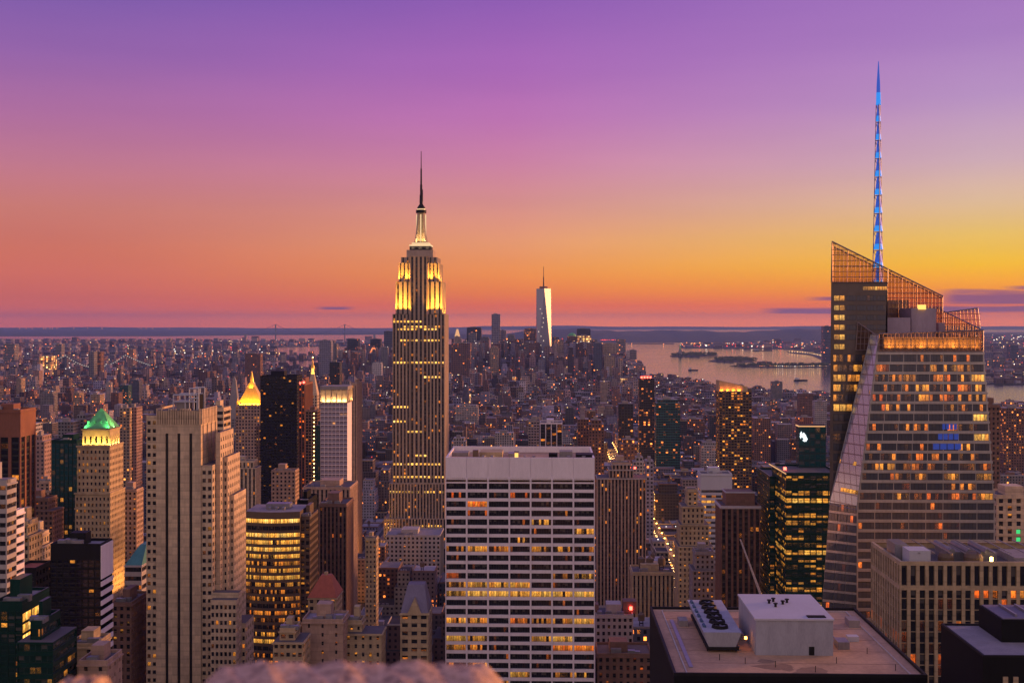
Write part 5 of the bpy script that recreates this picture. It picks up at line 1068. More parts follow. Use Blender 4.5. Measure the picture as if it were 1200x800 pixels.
def black_roof():
    z = 174; s0, s1 = 31.0, 92.0; t0, t1 = 297, 366; FOOT.append((s0-8, s1+8, t0-20, t1+15)); RECTS.append((t0, 768, 1060, 718, 900))
    rt = root('office_building', (s0+s1)/2, (t0+t1)/2, 'flat pinkish roof with black fascia carrying a white box and a fan unit', 'office building'); w, D = s1-s0, t1-t0; x, y = w/2, D/2
    wb, wins = MB(), []; facade(wb, wins, (-x, -y), (1, 0), w, 20, z-9, 24, 1, .7, .99, .5, (1, 40), lits(.02))
    for q in ([(-x, -y, z-9), (x, -y, z-9), (x, -y, z), (-x, -y, z)], [(x, -y, 0), (x, y, 0), (x, y, z), (x, -y, z)], [(x, y, 0), (-x, y, 0), (-x, y, z), (x, y, z)], [(-x, y, 0), (-x, -y, 0), (-x, -y, z), (-x, y, z)]): wb.face(q)
    wb.box(-x, x, -y, y, 0, 20, top=False)
    wb.build('wall', M['black'], rt); put_windows(rt, wins, 'black_slot', 'window_slot')
    fr = MB()
    for a in ((-x, x, -y, -y+.6), (-x, x, y-.6, y), (-x, -x+.6, -y+.61, y-.61), (x-.6, x, -y+.61, y-.61)): fr.box(*a, z-.01, z+.75)
    fr.build('parapet', M['dark_metal'], rt)
    lip = MB()
    for a in ((-x+3.2, -x+3.5, -y+.7, y-2.9), (x-3.6, x-3.3, -y+.7, y-2.9), (-x+3.2, x-3.3, y-2.89, y-2.6)): lip.box(*a, z+.02, z+.35)
    lip.build('gravel_stop', M['pale_conc'], rt)
    MB().box(-x+.62, x-.62, -y+.62, y-.62, z-.3, z+.02).build('roof', M['roof_tan'], rt)
    X = lambda s: s-(s0+s1)/2; T = lambda t: t-(t0+t1)/2
    b = MB(); b.box(X(54), X(73.8), T(316), T(344), z+.03, 183, top=False); wh = b.build('machine_house', M['white_box'], rt)
    MB().box(X(54)-.25, X(73.8)+.25, T(316)-.25, T(344)+.25, 183, 183.45, bottom=True).build('house_roof', M['white_paint'], wh)
    MB().box(X(67.6), X(69), T(316)-.05, T(316)-.004, z+.1, z+2.3).build('door', M['dark_metal'], wh)
    MB().box(X(67.6), X(72.3), T(317), T(319.5), 183.46, 183.6).build('hatch', M['black'], wh)
    for a, c in ((60.5, 333), (62, 335), (64, 332), (61.5, 329), (65.5, 334)): MB().lathe(X(a), T(c), [(.35, 183.46), (.35, 184.2), (.6, 184.25), (.6, 184.5)], 8).build('roof_vent', M['dark_metal'], wh)
    u = MB(); xa, xb = X(40.9), X(50.7); ya, yb = T(318), T(355)
    u.prism((xa+1.4, xb-1.4, ya+.6, yb-.6), (xa, xb, ya, yb), z+1.4, 179.3); cu = u.build('cooling_unit', M['white_box'], rt)
    MB().box(xa+.9, xb-.6, ya+.3, yb-.8, z+.6, z+1.38, bottom=True).build('steel_base', M['dark_metal'], cu)
    for i in range(5):
        for kx in (xa+1.2, xb-1.2): MB().box(kx-.15, kx+.15, ya+1.5+i*8, ya+1.8+i*8, z+.03, z+.6).build('stilt', M['dark_metal'], cu)
    for i in range(6):
        yc = ya+5+i*5.4; c_ = MB(); n = 20; r = 1.95; xc = (xa+xb)/2
        c_.lathe(xc, yc, [(r+.25, 179.32), (r+.1, 180.1), (r-.15, 180.1), (r-.15, 179.5)], n); fo = c_.build('fan_shroud', M['dark_metal'], cu)
        bl = MB()
        for k in range(6): an = k*math.pi/3+i*.3; bl.box(-.01, .01, 0, .01, 0, .01) if 0 else bl.face([(xc, yc, 179.7), (xc+r*.85*math.cos(an), yc+r*.85*math.sin(an), 179.62), (xc+r*.85*math.cos(an+.5), yc+r*.85*math.sin(an+.5), 179.78)])
        bl.build('fan_blade_set', M['steel'], cu)
        MB().bar((xa+.9, yc, 179.5), (xa+.9, yc+2.5, 179.5), .45, 6).build('motor', M['blue_motor'], cu)
    MB().lathe(X(52.4), T(322), [(.35, z+2.6), (.35, z+3.2)], 8).build('roof_lamp', M['orange_lamp'], rt)
    for (a, b, c, d, hh, mt) in ((35.5, 36.5, 304, 352, .25, 'steel'), (37.5, 40, 345, 350, 1.6, 'grey_conc'), (76.5, 79.5, 322, 327, 1.9, 'steel'), (81, 84, 330, 332.5, 1.3, 'white_paint'), (77, 77.4, 328, 360, .3, 'steel'), (78, 78.3, 328, 360, .3, 'steel'), (57, 70, 352, 356, 1.5, 'grey_conc'), (51.5, 53.4, 331, 337, 1.6, 'steel'), (85, 88, 345, 350, 2.0, 'grey_conc')):
        MB().box(X(a), X(b), T(c), T(d), z+.03, z+.03+hh).build('pipe_run' if hh < .5 else 'air_unit', M[mt], rt)
    rr = random.Random(9)
    for k in range(7):
        a, c = rr.uniform(38, 84), rr.uniform(300, 314); w_, d_ = rr.uniform(2, 6), rr.uniform(1.5, 4); pz = MB(); n_ = 9
        pz.face([(X(a)+w_*math.cos(q*6.283/n_)*rr.uniform(.7, 1.1), T(c)+d_*math.sin(q*6.283/n_)*rr.uniform(.7, 1.1), z+.024+k*.002) for q in range(n_)]); pz.build('roof_patch', M['roof_patch'], rt)
    for k in range(1, 6): MB().box(-x+3.6, x-3.7, -y+k*D/6-.12, -y+k*D/6+.12, z+.021, z+.06).build('roof_seam', M['roof_patch'], rt)
    for a, c in ((44, 311), (86, 303), (50, 308), (57, 305), (73, 309), (66, 301), (83, 318)): MB().lathe(X(a), T(c), [(.1, z+.03), (.1, z+1.6)], 5).build('vent_pipe', M['dark_metal'], rt)
plain('roof_patch', (.27, .17, .11), scale=.4, streak=False); plain('blue_motor', (.04, .09, .18)); emit('orange_lamp', (1, .3, .05), 14)
black_roof()
def dark_corner():
    z = 190; s0, s1, t0, t1 = 91, 140, 257, 284; FOOT.append((80, 160, 240, 300)); RECTS.append((t0, 1100, 1300, 740, 900))
    rt = root('office_building', (s0+s1)/2, (t0+t1)/2, 'black block with purple-grey roof and taller stair tower in the bottom right corner', 'office building'); w, D = s1-s0, t1-t0; x, y = w/2, D/2
    wb = MB(); wb.box(-x, x, -y, y, 0, z, top=False); wb.build('wall', M['black'], rt); MB().box(-x+.5, x-.5, -y+.5, y-.5, z-.2, z+.0).build('roof', M['roof_grey'], rt)
    fr = MB()
    for a in ((-x, x, -y, -y+.5), (-x, x, y-.5, y), (-x, -x+.5, -y+.51, y-.51), (x-.5, x, -y+.51, y-.51)): fr.box(*a, z-.01, z+.4)
    fr.build('parapet', M['dark_metal'], rt)
    X = lambda s: s-(s0+s1)/2; T = lambda t: t-(t0+t1)/2
    o = MB().box(X(99.3), x, T(269), T(283), z+.02, 194.9).build('stair_tower', M['black'], rt); MB().box(X(99.8), x-.4, T(269.5), T(282.5), 194.92, 195.1).build('tower_roof', M['purple_slate'], o)
    for i in range(4): MB().box(X(103+i*3.5), X(103.4+i*3.5), T(271), T(281), 195.12, 195.7).build('roof_rail', M['steel'], o)
    for px, hh in ((1178, 770), (1190, 770)):
        s = S_at(px, t0); MB().box(X(s)-.5, X(s)+.5, -y-.3, -y-.004, 100, z-4).build('pier', M['tan_stone'], rt)
dark_corner()
tower('office_building', 'beige punched-window block with green lit windows at the right edge', 1168, 1230, 582, 640, 24, wall='limestone', bay=4.4, fl=4, fw=.5, fh=.6, lit=lits(.05, .4, 1), side='x', bits=0)
rt = last_root('beige punched-window block'); zt = Z_at(1199, 582, 640); w = S_at(1230, 640)-S_at(1168, 640)
for i, j in ((3, 5), (3, 6), (3, 7), (4, 8), (5, 4), (4, 3), (5, 8), (6, 5), (4, 5), (5, 6), (3, 4)): MB().box(-w/2+4.42*i-3.2, -w/2+4.42*i-1.2, -12.04, -11.6, zt-4*j-3, zt-4*j-1).build('green_window', M['green_window'], rt)
tower('office_tower', 'slim grey tower with tiny windows just right of the glass skyscraper', 1157, 1172, 476, 900, 20, wall='brown_brick', bay=3.2, fl=3.6, lit=lits(.04, .4, 1), bits=1)
# ------------------------------------------------------------------ middle-distance and downtown blocks
C = dict(br=(.18, .095, .075), tan=(.36, .27, .20), gr=(.20, .19, .21), pale=(.38, .34, .35), dk=(.035, .035, .045), bl=(.09, .10, .16), pk=(.34, .22, .20), teal=(.02, .09, .09), lil=(.26, .24, .32), wh=(.55, .50, .52), rd=(.26, .10, .07))
def block(name, label, px0, px1, py, t, depth, c, lit=.08, ww=.5, wh=.5, cw=3.6, ch=3.8, roof=.2, tiers=(), cat='building', m='city_wall', group=None):
    s0, s1 = reg(px0, px1, py, t, depth); zt = Z_at((px0+px1)/2, py, t); w = s1-s0
    rt = root(name, (s0+s1)/2, t+depth/2, label, cat, group); col_ = C[c]; sd_ = random.random()
    wb, rf = MB(), MB(); a = (-w/2, w/2, -depth/2, depth/2); z0 = 3.0
    for k, (il, ir, iy, hh) in enumerate([(0, 0, 0, zt-3)]+list(tiers)):
        a = (a[0]+il, a[1]-ir, a[2]+iy, a[3]-iy*.4)
        wb.box(a[0], a[1], a[2], a[3], z0, z0+hh, cw, ch, (*col_, sd_), (lit, ww, wh, roof), top=False)
        rf.face([(a[0], a[2], z0+hh), (a[1], a[2], z0+hh), (a[1], a[3], z0+hh), (a[0], a[3], z0+hh)], None, (*col_, 0), (0, 0, 0, roof)); z0 += hh
    wb.build('wall', M[m], rt); rf.build('roof', M['city_roof'], rt)
    b = MB(); ww_ = (a[1]-a[0]); b.box(a[0]+ww_*.25, a[0]+ww_*.65, a[2]+2, a[2]+8, z0+.02, z0+4); b.build('plant_room', M['grey_conc'], rt)
    return rt, a, z0
B = block; A_ = 'apartment_building'; O_ = 'office_building'
for args in [
    # name, label, px0, px1, py, t, depth, colour, lit, ww, wh
    (O_, 'dark apartment slab with red lamps at its peak, right of the white slab', 749, 767, 443, 2000, 26, 'dk', .07, .8, .55),
    (O_, 'slim dark twin tower left of the dark slab with red lamps', 725, 742, 473, 1700, 22, 'dk', .10, .6, .5),
    (O_, 'broad glass slab with blank grey top right of the dark slab', 769, 797, 472, 1900, 26, 'teal', .05, .8, .5),
    (A_, 'round-cornered brown block below the slim dark twin tower', 727, 747, 520, 1500, 20, 'br', .14, .5, .5),
    (A_, 'brick block with warm spots behind the roof of the white slab', 690, 708, 497, 1500, 24, 'br', .08, .5, .5),
    (A_, 'brown tower block beside the avenue gap above the piered apartment tower', 677, 690, 491, 1550, 22, 'br', .05, .5, .5),
    (O_, 'low grey modern block between the slab and the piered tower', 742, 757, 541, 1350, 20, 'pale', .05, .6, .5),
    (A_, 'narrow blue-grey block left of the dark slab with red lamps', 757, 766, 540, 1200, 20, 'lil', .05, .5, .5),
    (O_, 'brown brick tower with bright water view right of the glass skyscraper', 1176, 1200, 478, 1800, 26, 'br', .12, .5, .5),
    (A_, 'tall pink block by the river right of the glass skyscraper', 1180, 1196, 474, 2400, 24, 'pk', .25, .5, .6),
    (A_, 'pinkish block by the river left of the glass skyscraper', 905, 917, 447, 3800, 30, 'gr', .04, .5, .5),
    (A_, 'low brick riverside block beyond the crowned glass tower', 840, 858, 451, 3900, 40, 'br', .04, .5, .5),
    (A_, 'pointed brick apartment house by the water left of the glass skyscraper', 937, 953, 461, 3000, 30, 'br', .04, .5, .5),
    (A_, 'brick slab left of the glass skyscraper above the sign', 935, 953, 489, 2300, 24, 'rd', .05, .5, .5),
    (A_, 'grey-pink slab touching the glass skyscraper edge on its left', 955, 969, 470, 2400, 24, 'pale', .04, .5, .5),
    (A_, 'dark block with amber windows right of the crowned glass tower', 884, 903, 490, 2200, 26, 'br', .10, .5, .5),
    (A_, 'light block below the river with lit ground floors', 822, 843, 522, 1900, 26, 'pale', .07, .6, .4),
    (A_, 'wide brick mill block behind the crowned glass tower', 799, 826, 494, 2400, 40, 'br', .06, .5, .5),
    # left side mid distance
    (A_, 'tan tower with amber side behind the green pyramid tower', 140, 152, 478, 1500, 26, 'tan', .10, .5, .5),
    (A_, 'orange lit slab right of the tan tower behind the green pyramid', 151, 160, 477, 1510, 22, 'pk', .02, .5, .5),
    (O_, 'grey rough stone block with stepped top above the teal tower', 68, 86, 494, 1400, 30, 'gr', .05, .6, .5),
    (O_, 'grey stone wing right of the grey rough stone block', 86, 102, 491, 1420, 30, 'gr', .04, .6, .5),
    (A_, 'white banded block at the far left beyond the red tower', 30, 37, 497, 1100, 24, 'pale', .08, .8, .4),
    (A_, 'pink edged brick block behind the red tower', 37, 52, 517, 1100, 24, 'pk', .04, .4, .5),
    (A_, 'pair of tan housing towers, the left one, above the red tower', 19, 25, 443, 3900, 30, 'tan', .05, .5, .5),
    (A_, 'tall tan housing slab near the left bridge anchorage', 39, 46, 434, 4200, 30, 'pk', .05, .5, .5),
    (A_, 'tan housing tower in the middle of the left distance', 86, 93, 460, 3000, 30, 'tan', .06, .5, .5),
    (A_, 'dark housing block with pale roof in the left distance', 47, 62, 461, 3000, 30, 'gr', .05, .5, .5),
    (A_, 'slender pale chimney-like tower in the left distance', 124, 129, 448, 3400, 20, 'pale', .04, .4, .5),
    (A_, 'teal and white hospital slab in the left distance', 140, 150, 451, 3300, 30, 'teal', .06, .7, .5),
    (A_, 'blue shadowed slab beside the teal hospital slab', 151, 163, 447, 3400, 30, 'bl', .05, .6, .5),
    (A_, 'short brick tower pair left of the teal hospital slab', 130, 139, 460, 3100, 30, 'br', .05, .5, .5),
    (A_, 'tan block with white crown left of the brick tower pair', 106, 117, 462, 3000, 30, 'tan', .05, .5, .5),
    (O_, 'large tan hospital block with floodlit top near the bridge', 46, 60, 417, 5200, 60, 'tan', .5, .8, .6),
    (A_, 'housing tower just right of the floodlit hospital block', 104, 110, 412, 5000, 40, 'gr', .05, .5, .5),
    (A_, 'dark twin housing towers left of the right bridge tower', 112, 118, 412, 5050, 40, 'br', .05, .5, .5),
    (A_, 'pale stepped tower behind the right bridge tower', 149, 156, 409, 5900, 40, 'pk', .1, .5, .5),
    (O_, 'tall hazy block with a bright yellow top edge at the far left', 4, 17, 403, 6800, 60, 'gr', .1, .6, .5),
    (A_, 'hazy tower above the left bridge tower', 65, 72, 403, 7200, 50, 'gr', .03, .5, .5),
    (A_, 'brown brick tower with dark shaded side above the dark slab tower', 287, 305, 414, 4400, 40, 'br', .03, .5, .5),
    (O_, 'tall pale grey twin slab above the white grid tower', 374, 388, 400, 5200, 50, 'lil', .02, .6, .5),
    (O_, 'dark blue office block on the skyline left of the tallest skyscraper', 407, 420, 397, 6400, 50, 'dk', .02, .7, .5),
    (O_, 'pale block below the dark blue office block', 393, 408, 412, 5700, 60, 'pale', .04, .5, .5),
    (O_, 'grey block between pale block and the orange-tipped municipal tower', 409, 422, 413, 5900, 60, 'gr', .04, .5, .5),
    (O_, 'dark square office block behind the orange-tipped tower', 434, 446, 397, 6600, 60, 'dk', .02, .7, .5),
    (O_, 'white stepped block right of the orange-tipped tower', 436, 447, 426, 5000, 50, 'wh', .04, .4, .5),
    (O_, 'hazy blue tower touching the left edge of the tallest skyscraper', 450, 460, 388, 6500, 50, 'bl', .03, .7, .5),
    (O_, 'tall black open-topped block behind the white grid tower', 386, 398, 424, 2600, 30, 'dk', .03, .5, .5),
    # downtown, left to right
    (O_, 'brown slab with pale edges just right of the tallest skyscraper', 529, 551, 402, 5200, 60, 'br', .03, .6, .5),
    (O_, 'black skyscraper with flat top on the downtown skyline', 547, 564, 384.5, 6700, 60, 'dk', .02, .8, .5),
    (O_, 'grey stone tower in front of the black flat-topped skyscraper', 549, 558, 390, 6300, 50, 'gr', .03, .5, .5),
    (O_, 'small grey tower right of the black flat-topped skyscraper', 564, 570, 404, 6500, 50, 'gr', .03, .5, .5),
    (O_, 'wide dark office block with amber floors under the black skyscraper', 551, 575, 413, 5800, 80, 'br', .22, .6, .4),
    (O_, 'slender silver-violet tower rising above the downtown skyline', 576, 586, 368, 6200, 40, 'lil', .01, .6, .5),
    (O_, 'violet-grey tower attached right of the slender silver-violet tower', 586, 593, 387, 6250, 50, 'lil', .02, .6, .5),
    (O_, 'short teal-grey tower between violet tower and the bay', 595, 603, 392, 6900, 50, 'gr', .03, .6, .5),
    (O_, 'low brown cluster block below the teal-grey tower', 593, 612, 416, 6000, 80, 'br', .05, .6, .5),
    (O_, 'dark tower with amber patch left of the tapering glass tower', 614, 629, 386, 6500, 60, 'br', .14, .7, .5),
    (O_, 'shadowed slab right of the tapering glass tower', 646, 655, 395, 6500, 60, 'bl', .04, .7, .5),
    (O_, 'pale green pyramid-roofed block below the tapering glass tower', 636, 658, 417, 5900, 60, 'tan', .06, .5, .5),
    (O_, 'dark square tower behind the gold-lit tower downtown', 676, 692, 386, 7000, 60, 'dk', .03, .7, .5),
    (O_, 'broad stone tower right of the gold-lit tower downtown', 707, 725, 403, 6200, 60, 'tan', .04, .4, .6),
    (O_, 'dark stepped block left of the broad stone tower downtown', 697, 708, 405, 6500, 60, 'br', .03, .5, .5),
    (O_, 'blue-grey block right of the broad stone tower', 725, 734, 415, 6600, 60, 'bl', .04, .6, .5),
    (O_, 'bright slim tower with overhanging top by the bay', 734, 738, 411, 6500, 40, 'wh', .04, .6, .5),
    (O_, 'grey slab with crane-like top by the bay', 738, 746, 410, 6550, 50, 'gr', .04, .6, .5),
    (O_, 'brown stepped block at the right end of downtown', 746, 752, 423, 6100, 60, 'br', .06, .6, .5),
    (O_, 'low dark block at the water edge of downtown', 690, 706, 418, 6000, 80, 'br', .05, .6, .5),
    (O_, 'dark brick block between glass tower and gold-lit tower', 655, 668, 412, 6100, 80, 'br', .05, .6, .5),
    (A_, 'floodlit yellow low block in front of downtown', 598, 618, 443, 5000, 60, 'tan', .8, .8, .6),
    (A_, 'floodlit yellow block near the right end of downtown', 728, 744, 443, 4800, 60, 'tan', .8, .8, .6),
    (A_, 'amber lit little block right of the tallest skyscraper', 543, 551, 462, 3600, 30, 'pk', .9, .8, .7),
    (A_, 'white cornice loft block behind the white slab roof', 580, 602, 507, 2000, 26, 'pale', .05, .5, .6),
    (A_, 'wide pale loft right of the tallest skyscraper', 533, 560, 477, 2900, 30, 'pale', .06, .5, .5),
    (A_, 'pale arched-window block left end of the white slab roof', 529, 546, 517, 1900, 24, 'pale', .05, .5, .6),
    (O_, 'blue glass skyscraper across the river touching the glass skyscraper', 965, 974, 382, 7400, 60, 'bl', .02, .8, .4),
    (O_, 'dark blue riverside tower across the river at the right', 1184, 1193, 404, 7600, 60, 'bl', .03, .7, .5),
    (O_, 'hazy grey tower across the river at the right', 1170, 1178, 418, 7000, 60, 'gr', .05, .6, .5),
    (A_, 'dim tower across the river beside the glass skyscraper', 1157, 1164, 421, 6900, 60, 'gr', .05, .6, .5),
    (A_, 'ferry terminal building with pointed towers on the far pier', 889, 905, 424.6, 7450, 60, 'br', .1, .5, .5),
    (A_, 'pier building at the water edge beyond the crowned tower', 908, 913, 447, 4350, 30, 'pk', .04, .5, .5),
]:
    big = args[5] > 4500
    block(*args[:8], lit=args[8], ww=args[9], wh=args[10], roof=random.uniform(.12, .4), cw=8 if big else 3.8, ch=9 if big else 3.9,
          tiers=((3, 3, 3, 5),) if args[3]-args[2] > 9 and random.random() < .6 else ())
rx = random.Random(77)
for k in range(26):
    t_ = rx.uniform(5250, 6900); px = rx.uniform(532, 742) if k < 18 else rx.uniform(380, 452); w_ = rx.uniform(7, 13); py = rx.uniform(396, 424)
    s_, s2 = S_at(px, t_), S_at(px+w_, t_)
    if any(s_ < b_ and s2 > a_ and t_ < d_ and t_+50 > c_ for a_, b_, c_, d_ in FOOT): continue
    c = rx.choice(('lil', 'bl', 'br', 'gr', 'gr', 'tan')); side_ = 'right' if k < 18 else 'left'; nm = {'lil': 'violet-grey', 'bl': 'blue-black', 'br': 'brown', 'gr': 'grey', 'tan': 'tan'}[c]; h_ = 'taller' if py < 408 else 'lower'
    lab = f'{h_} hazy {nm} office block in the far downtown cluster {side_} of the tallest skyscraper'
    block('office_building', lab, px, px+w_, py, t_, 48, c, lit=rx.choice((.02, .05, .12)), ww=.6, wh=.45, cw=8, ch=9, roof=.15, tiers=((4, 4, 4, 8),) if k % 2 else (), group=lab.replace('block', 'blocks'))
# white-framed dark block with bright piers
tower('office_building', 'dark block framed by bright white piers above the white slab roof', 633, 659, 496, 1650, 40, wall='white_stone', win='window_strip', style='strip', bay=8.4, fl=4, fw=.86, lit=lambda i, j: (.06, .3, 1.3, 0), side='x', keep=40)
tower('office_building', 'green-grey wing left of the white-framed dark block', 619, 632, 494, 1720, 36, wall='grey_conc', win='curtain', bay=3.6, fl=3.9, fw=.7, fh=.5, lit=lits(.04), keep=0, side=None)
# glass tower with glowing sloped crown
rt, tiers = tower('apartment_tower', 'dark glass apartment tower with amber glowing slanted crown', 843, 881, 459, 1500, 30, wall='bronze', win='curtain', bay=3.6, fl=3.5, fw=.82, fh=.66, d=.2, lit=lits(.14, .35, 2.2), bits=None, keep=100, cat='tower')
x0, x1, y0, y1, za, zt = tiers[0]
cr = MB(); cr.face([(x0, y0+.4, zt), (x1-5, y0+.4, zt), (x1-5, y0+.4, zt+6), (x0, y0+.4, zt+13.5)]); cr.face([(x1-5, y0+.4, zt), (x1-5, y1, zt), (x1-5, y1, zt+6), (x1-5, y0+.4, zt+6)]); cr.face([(x0, y1, zt), (x0, y0+.4, zt), (x0, y0+.4, zt+13.5), (x0, y1, zt+13.5)])
cr.face([(x1-5, y1, zt), (x0, y1, zt), (x0, y1, zt+13.5), (x1-5, y1, zt+6)]); o = cr.build('crown', M['tan_stone'], rt)
for i in range(4): glow(rt, x0+3+7*i, y0-.6, zt+.8, 3, .6, 1300, (1, .25, .02), (0, .2, 1), housing=False)
MB().box(x1-5, x1, y0+1, y1-1, zt+.02, zt+4).build('plant_room', M['bronze'], rt)
# red lamps on roofs
def lamp_on(start, px, py, t, c='red_bulb', r=1.2):
    rt = last_root(start); loc = rt.location; s = S_at(px, t); X, Y = xy(s, t); v = Matrix.Rotation(TH, 3, 'Z') @ Vector((X-loc.x, Y-loc.y, 0)); z = Z_at(px, py, t)
    MB().lathe(v.x, v.y, [(r, z-r), (r, z+r)], 8).build('roof_lamp', M[c], rt)
for k in range(4): lamp_on('dark apartment slab with red', 752+k*3.4, 442, 2001, r=1.4)
lamp_on('narrow red-brown tower', 352, 449, 1401, r=1.2); lamp_on('narrow red-brown tower', 356, 448, 1401, r=1.2)
for px in (733, 738, 744): lamp_on('tall brown and white piered', px, 548, 912, r=.7)
lamp_on('brown stepped block at the right end', 752, 436, 6080, r=4)
# orange-tipped municipal tower and the white lit spire behind the tallest skyscraper
rt, a, z0 = block('office_building', 'stepped tower with small orange floodlit tip left of the tallest skyscraper', 427, 446, 420, 5600, 60, 'pale', .04, .5, .5, cw=8, ch=9, tiers=((18, 18, 12, 26),))
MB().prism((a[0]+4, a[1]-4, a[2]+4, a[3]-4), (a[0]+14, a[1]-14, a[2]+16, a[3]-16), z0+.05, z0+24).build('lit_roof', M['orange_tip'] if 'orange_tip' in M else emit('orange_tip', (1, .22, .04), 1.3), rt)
rt, a, z0 = block('office_building', 'wedding-cake tower with white floodlit tip right of the tallest skyscraper', 531, 540, 401, 6300, 50, 'tan', .1, .5, .5, cw=8, ch=9, tiers=((6, 6, 6, 30),))
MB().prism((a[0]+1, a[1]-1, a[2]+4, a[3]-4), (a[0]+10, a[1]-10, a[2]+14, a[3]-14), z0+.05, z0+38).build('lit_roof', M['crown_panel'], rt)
# tapering glass tower
def taper():
    t = 6200; sc0 = S_at(637, t); reg(628, 646, 337, t, 66); rt = root('glass_skyscraper', sc0, t+33, 'tapering glass skyscraper with mast on the downtown skyline', 'skyscraper')
    h = 37; zb, zt = 56, Z_at(637, 338, t); b = [(-h, -h), (h, -h), (h, h), (-h, h)]; rot = R(-12)
    tp = [(0, -h), (h, 0), (0, h), (-h, 0)]
    rt.rotation_euler = (0, 0, -TH+R(6))
    MB().box(-h, h, -h, h, 3, zb, top=False).build('base', M['tower_dark'], rt)
    for i in range(4):
        B0, B1 = b[i], b[(i+1) % 4]; T0, T1 = tp[i], tp[(i+1) % 4]
        MB().face([(*B0, zb), (*B1, zb), (*T0, zt)]) or None
        f = MB(); f.face([(*B0, zb), (*B1, zb), (*T0, zt)], [(0, 0), (12, 0), (6, 60)], (.03, .4, 5, .3)); f.build('glass_face', M['tower_dark'], rt)
        f = MB(); f.face([(*B1, zb), (*T1, zt), (*T0, zt)], [(6, 0), (12, 60), (0, 60)], (.04, .5, 5, .6)); f.build('glass_face', M['tower_glass_lit'] if i == 0 else M['tower_dark'], rt)  # sky reflection on this face put into a lighter glass colour
    f = MB(); f.face([(*p, zt) for p in tp]); f.build('roof', M['dark_metal'], rt)
    r = MB().lathe(0, 0, [(21, zt+.1), (21, zt+11), (16, zt+11.2)], 16).build('crown_ring', M['red_granite'], rt)
    MB().lathe(0, 0, [(3.4, zt+11.2), (2.4, zt+60), (1.4, zt+62), (1.1, Z_at(637, 312, t))], 6).build('mast', M['dark_metal'], rt)
    for k in range(26):
        z = zb+20+k*9; MB().box(-h*.9+random.uniform(0, 38), -h*.9+random.uniform(40, 42), -h-2.5, -h-1.5, z, z+2).build('hoist_lamp', M['white_lamp'], rt) if 0 else None
    for k in range(12):
        z = zb+10+k*23; x = -h*(1-.5*k/22)+random.uniform(1, 30); MB().box(x, x+3, -h*(1.02), -h*1.02+1, z, z+4).build('work_lamp', M['work_lamp'], rt)
mirror_glass('tower_dark', (.26, .27, .36), .25, .6); emit('work_lamp', (1, .8, .6), 1.6); taper()
# gold-lit domed tower
rt, a, z0 = block('office_tower', 'stepped dark tower with domed top and gold-lit west side downtown', 663, 678, 399, 6400, 60, 'br', .04, .6, .5, cw=8, ch=9, tiers=((8, 8, 8, 22),))
MB().lathe((a[0]+a[1])/2, (a[2]+a[3])/2, [(22, z0+.1), (20, z0+8), (13, z0+15), (3, z0+19)], 16).build('dome', M['verdigris'], rt)
rt, a, z0 = block('office_tower', 'office tower shining gold over its upper floors downtown', 677, 693, 393, 6350, 60, 'tan', .62, .8, .55, cw=9, ch=12)

# ------------------------------------------------------------------ bridges, statue
def bridge(label, pa, pb, Y0, ztw, zdk, base, lamps, ext, tw=10, ydir=0.0, name='suspension_bridge'):
    A = Vector(((pa-600)/F*Y0, Y0, 0)); Bv = Vector(((pb-600)/F*(Y0+ydir), Y0+ydir, 0)); d = (Bv-A); L_ = d.length; u = d/L_; n = Vector((-u.y, u.x, 0))
    rt = bpy.data.objects.new(name, None); col.objects.link(rt); rt.location = A; tag(rt, label, 'bridge')
    rt.rotation_euler = (0, 0, math.atan2(u.y, u.x))
    for x in (0, L_):
        f = MB()
        for y in (-tw, tw): f.box(x-tw*.3, x+tw*.3, y-tw*.25, y+tw*.25, base, ztw)
        for z in (ztw-tw*.7, zdk+tw, (ztw+zdk)/2+tw*.4): f.box(x-tw*.2, x+tw*.2, -tw*.75, tw*.75, z, z+tw*.4)
        f.build('tower', M['bridge_steel'], rt)
    MB().box(-ext, L_+ext, -tw*.75, tw*.75, zdk-tw*.25, zdk+tw*.1, bottom=True).build('deck', M['bridge_steel'], rt)
    for x in (-ext, L_+ext): MB().box(x-tw, x+tw, -tw, tw, base, zdk-tw*.26).build('anchorage', M['grey_conc'], rt)
    K = 24; r = tw*.07
    prof = lambda s: (zdk+2+(ztw-zdk-2)*(2*s/L_-1)**2) if 0 <= s <= L_ else (zdk+(ztw-zdk)*(1-min(1, (-s if s < 0 else s-L_)/ext))**1.4)
    for y in (-tw, tw):
        c = MB(); xs = [-ext+(L_+2*ext)*i/(K*2) for i in range(K*2+1)]
        for a, b in zip(xs[:-1], xs[1:]): c.bar((a, y, prof(a)), (b, y, prof(b)), r)
        for a in xs[1:-1]:
            if prof(a)-zdk > 4: c.bar((a, y, zdk), (a, y, prof(a)), r*.35)
        c.build('cable', M['bridge_steel'], rt)
    if lamps:
        n_ = 60
        for i in range(n_):
            s = -ext*.9+(L_+ext*1.8)*i/(n_-1); z = prof(s)+2.5; MB().box(s-1.7, s+1.7, -tw-1.7, -tw+1.7, z-1.7, z+1.7).build('cable_lamp', M['cable_lamp'], rt)
plain('bridge_steel', (.10, .13, .20)); emit('cable_lamp', (1, .88, .75), .75)
bridge('suspension bridge strung with lamps across the left distance', 77, 147, 5500, 103, 46, 0, True, 150, 9, 60)
bridge('far thin suspension bridge with two tall towers near the horizon', 323, 404, 17600, 212, 72, 0, False, 430, 17)
